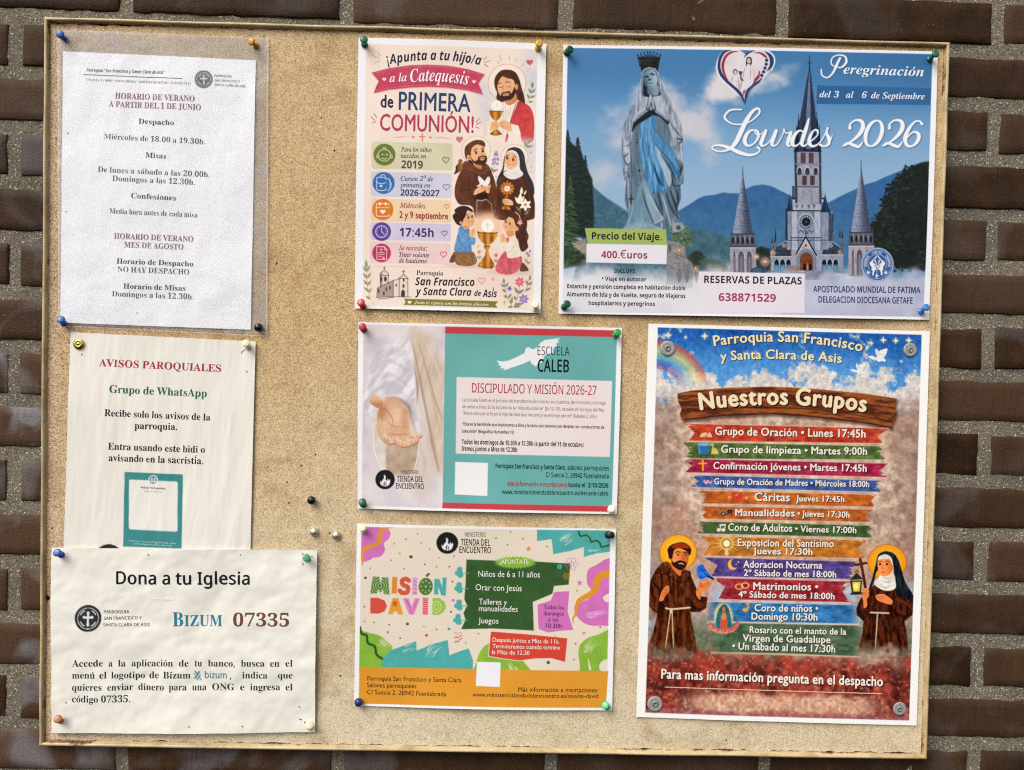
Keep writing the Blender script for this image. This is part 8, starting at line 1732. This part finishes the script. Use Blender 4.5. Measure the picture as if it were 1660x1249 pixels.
PINS = [
    ('blue', (104, 63), (97.5, 56), 'blue push pin at the upper left corner of the plastic sleeve'),
    ('amber', (415, 74), (407, 67.5), 'amber push pin at the upper right corner of the plastic sleeve'),
    ('green', (591, 73), (590, 64.5), 'green push pin standing upright at the top left of the pink communion poster'),
    ('mustard', (872, 79), (874, 71), 'mustard yellow push pin at the top right of the pink communion poster'),
    ('deep green', (918, 86), (924, 80.5), 'deep green push pin at the top left of the blue pilgrimage poster'),
    ('green', (1507, 96.5), (1517, 87.5), 'green push pin leaning out at the top right of the blue pilgrimage poster'),
    ('red', (588.5, 497), (585, 490.5), 'red push pin at the lower left corner of the pink communion poster'),
    ('cream', (868, 501), (867.5, 494), 'cream push pin at the lower right corner of the pink communion poster'),
    ('deep green', (914, 498.5), (920, 492.5), 'deep green push pin below the price text of the blue pilgrimage poster'),
    ('sky blue', (1492.5, 505), (1502.5, 498), 'light blue push pin at the lower right of the blue pilgrimage poster'),
    ('blue', (104, 525), (98.5, 518), 'blue push pin at the lower left corner of the plastic sleeve'),
    ('cream', (401.5, 562), (399, 556.5), 'pale cream push pin at the top right of the notice with red heading'),
    ('blue', (99.5, 899.5), (92, 896), 'blue push pin at the upper left of the donation notice'),
    ('pale mint', (497.5, 905.5), (496.5, 904.5), 'dull green push pin seen end on at the upper right of the donation notice'),
    ('brown', (98, 1168), (93, 1165.5), 'brown push pin at the lower left of the donation notice'),
    ('cream', (501, 1178), (502.5, 1176), 'cream yellow push pin at the lower right of the donation notice'),
    ('red', (589.5, 534), (587.5, 530), 'red push pin at the top left of the poster with the open hand'),
    ('bright green', (998, 543.5), (1001, 539.5), 'bright green push pin at the top right of the poster with the open hand'),
    ('deep green', (589, 818.5), (587, 814), 'dark green push pin at the lower left of the poster with the open hand'),
    ('white', (990, 827), (991.5, 825), 'white push pin at the lower right of the poster with the open hand'),
    ('cream', (588.5, 860), (587.5, 855.5), 'cream push pin at the top left of the colourful children poster'),
    ('black', (991.5, 867.5), (985, 867.5), 'black push pin at the top right of the colourful children poster'),
    ('light green', (984, 1146), (980.5, 1143), 'light green push pin at the lower right of the colourful children poster'),
]
for c, b, h, lab in PINS: pin('push_pin', ME_PIN, PM[c], b, h, lab, G)
RP = [('black', (421, 532), (420, 530.5), 'round black pin at the lower right corner of the plastic sleeve'),
      ('navy', (582.5, 1137), (582, 1135.5), 'round navy pin at the lower left of the colourful children poster'),
      ('black', (506.5, 811), (506, 809.5), 'round black pin alone in the bare cork')]
for c, b, h, lab in RP: pin('round_pin', ME_ROUND, PM[c], b, h, lab, 'round headed pins')
M_STEEL, M_BRASS, M_ZINC = metal('nickel', 'e2dccb', .3, .85), metal('brass', 'd8bd62', .22), metal('zinc', 'a9a9a4', .6, .3)
for b, h, lab in (((509.5, 862.5), (508.5, 860.5), 'silver stud in bare cork, left one of two below the round black pin'),
                  ((545.5, 868), (544.5, 866), 'silver stud in bare cork, the one nearest the colourful children poster')):
    pin('metal_stud', ME_STUD, M_STEEL, b, h, lab, 'silver studs in the bare cork', lift=.0, scale=1.2)
o = pin('brass_tack', ME_TACK, M_BRASS, (128, 558), (127.8, 557.6), 'domed brass tack at the top left of the notice with red heading', None, lift=.0016)
o['category'] = 'tack'
SCR = [((1082, 565), .98, 'grey washer and screw on the rainbow of the groups poster'),
       ((1475, 567.5), .9, 'grey washer and screw on the blue sky near the doves of the groups poster'),
       ((1061.6, 1141), 1.02, 'grey washer and screw at the lower left of the groups poster'),
       ((1458, 1149), .88, 'grey washer and screw at the lower right of the groups poster')]
ME_WASH.materials.append(M_ZINC); ME_HEAD.materials.append(metal('dull zinc', '93938f', .5, .5))
scr = bpy.data.objects.new('washer_screw', None); scr.empty_display_size = .01
COL.objects.link(scr)
for nm, me in (('washer', ME_WASH), ('screw_head', ME_HEAD)):
    c = bpy.data.objects.new(nm, me); COL.objects.link(c); c.parent = scr
for i, (p, sc, lab) in enumerate(SCR):
    o = scr
    if i:
        o = scr.copy(); COL.objects.link(o)
        for ch in list(scr.children):
            c = ch.copy(); COL.objects.link(c); c.parent = o
    place(o, p, (p[0] + .3, p[1] - .2), .0095, .0012, 11, True); o.scale = (sc,) * 3
    tag(o, lab, 'screw', 'washer screws of the groups poster')
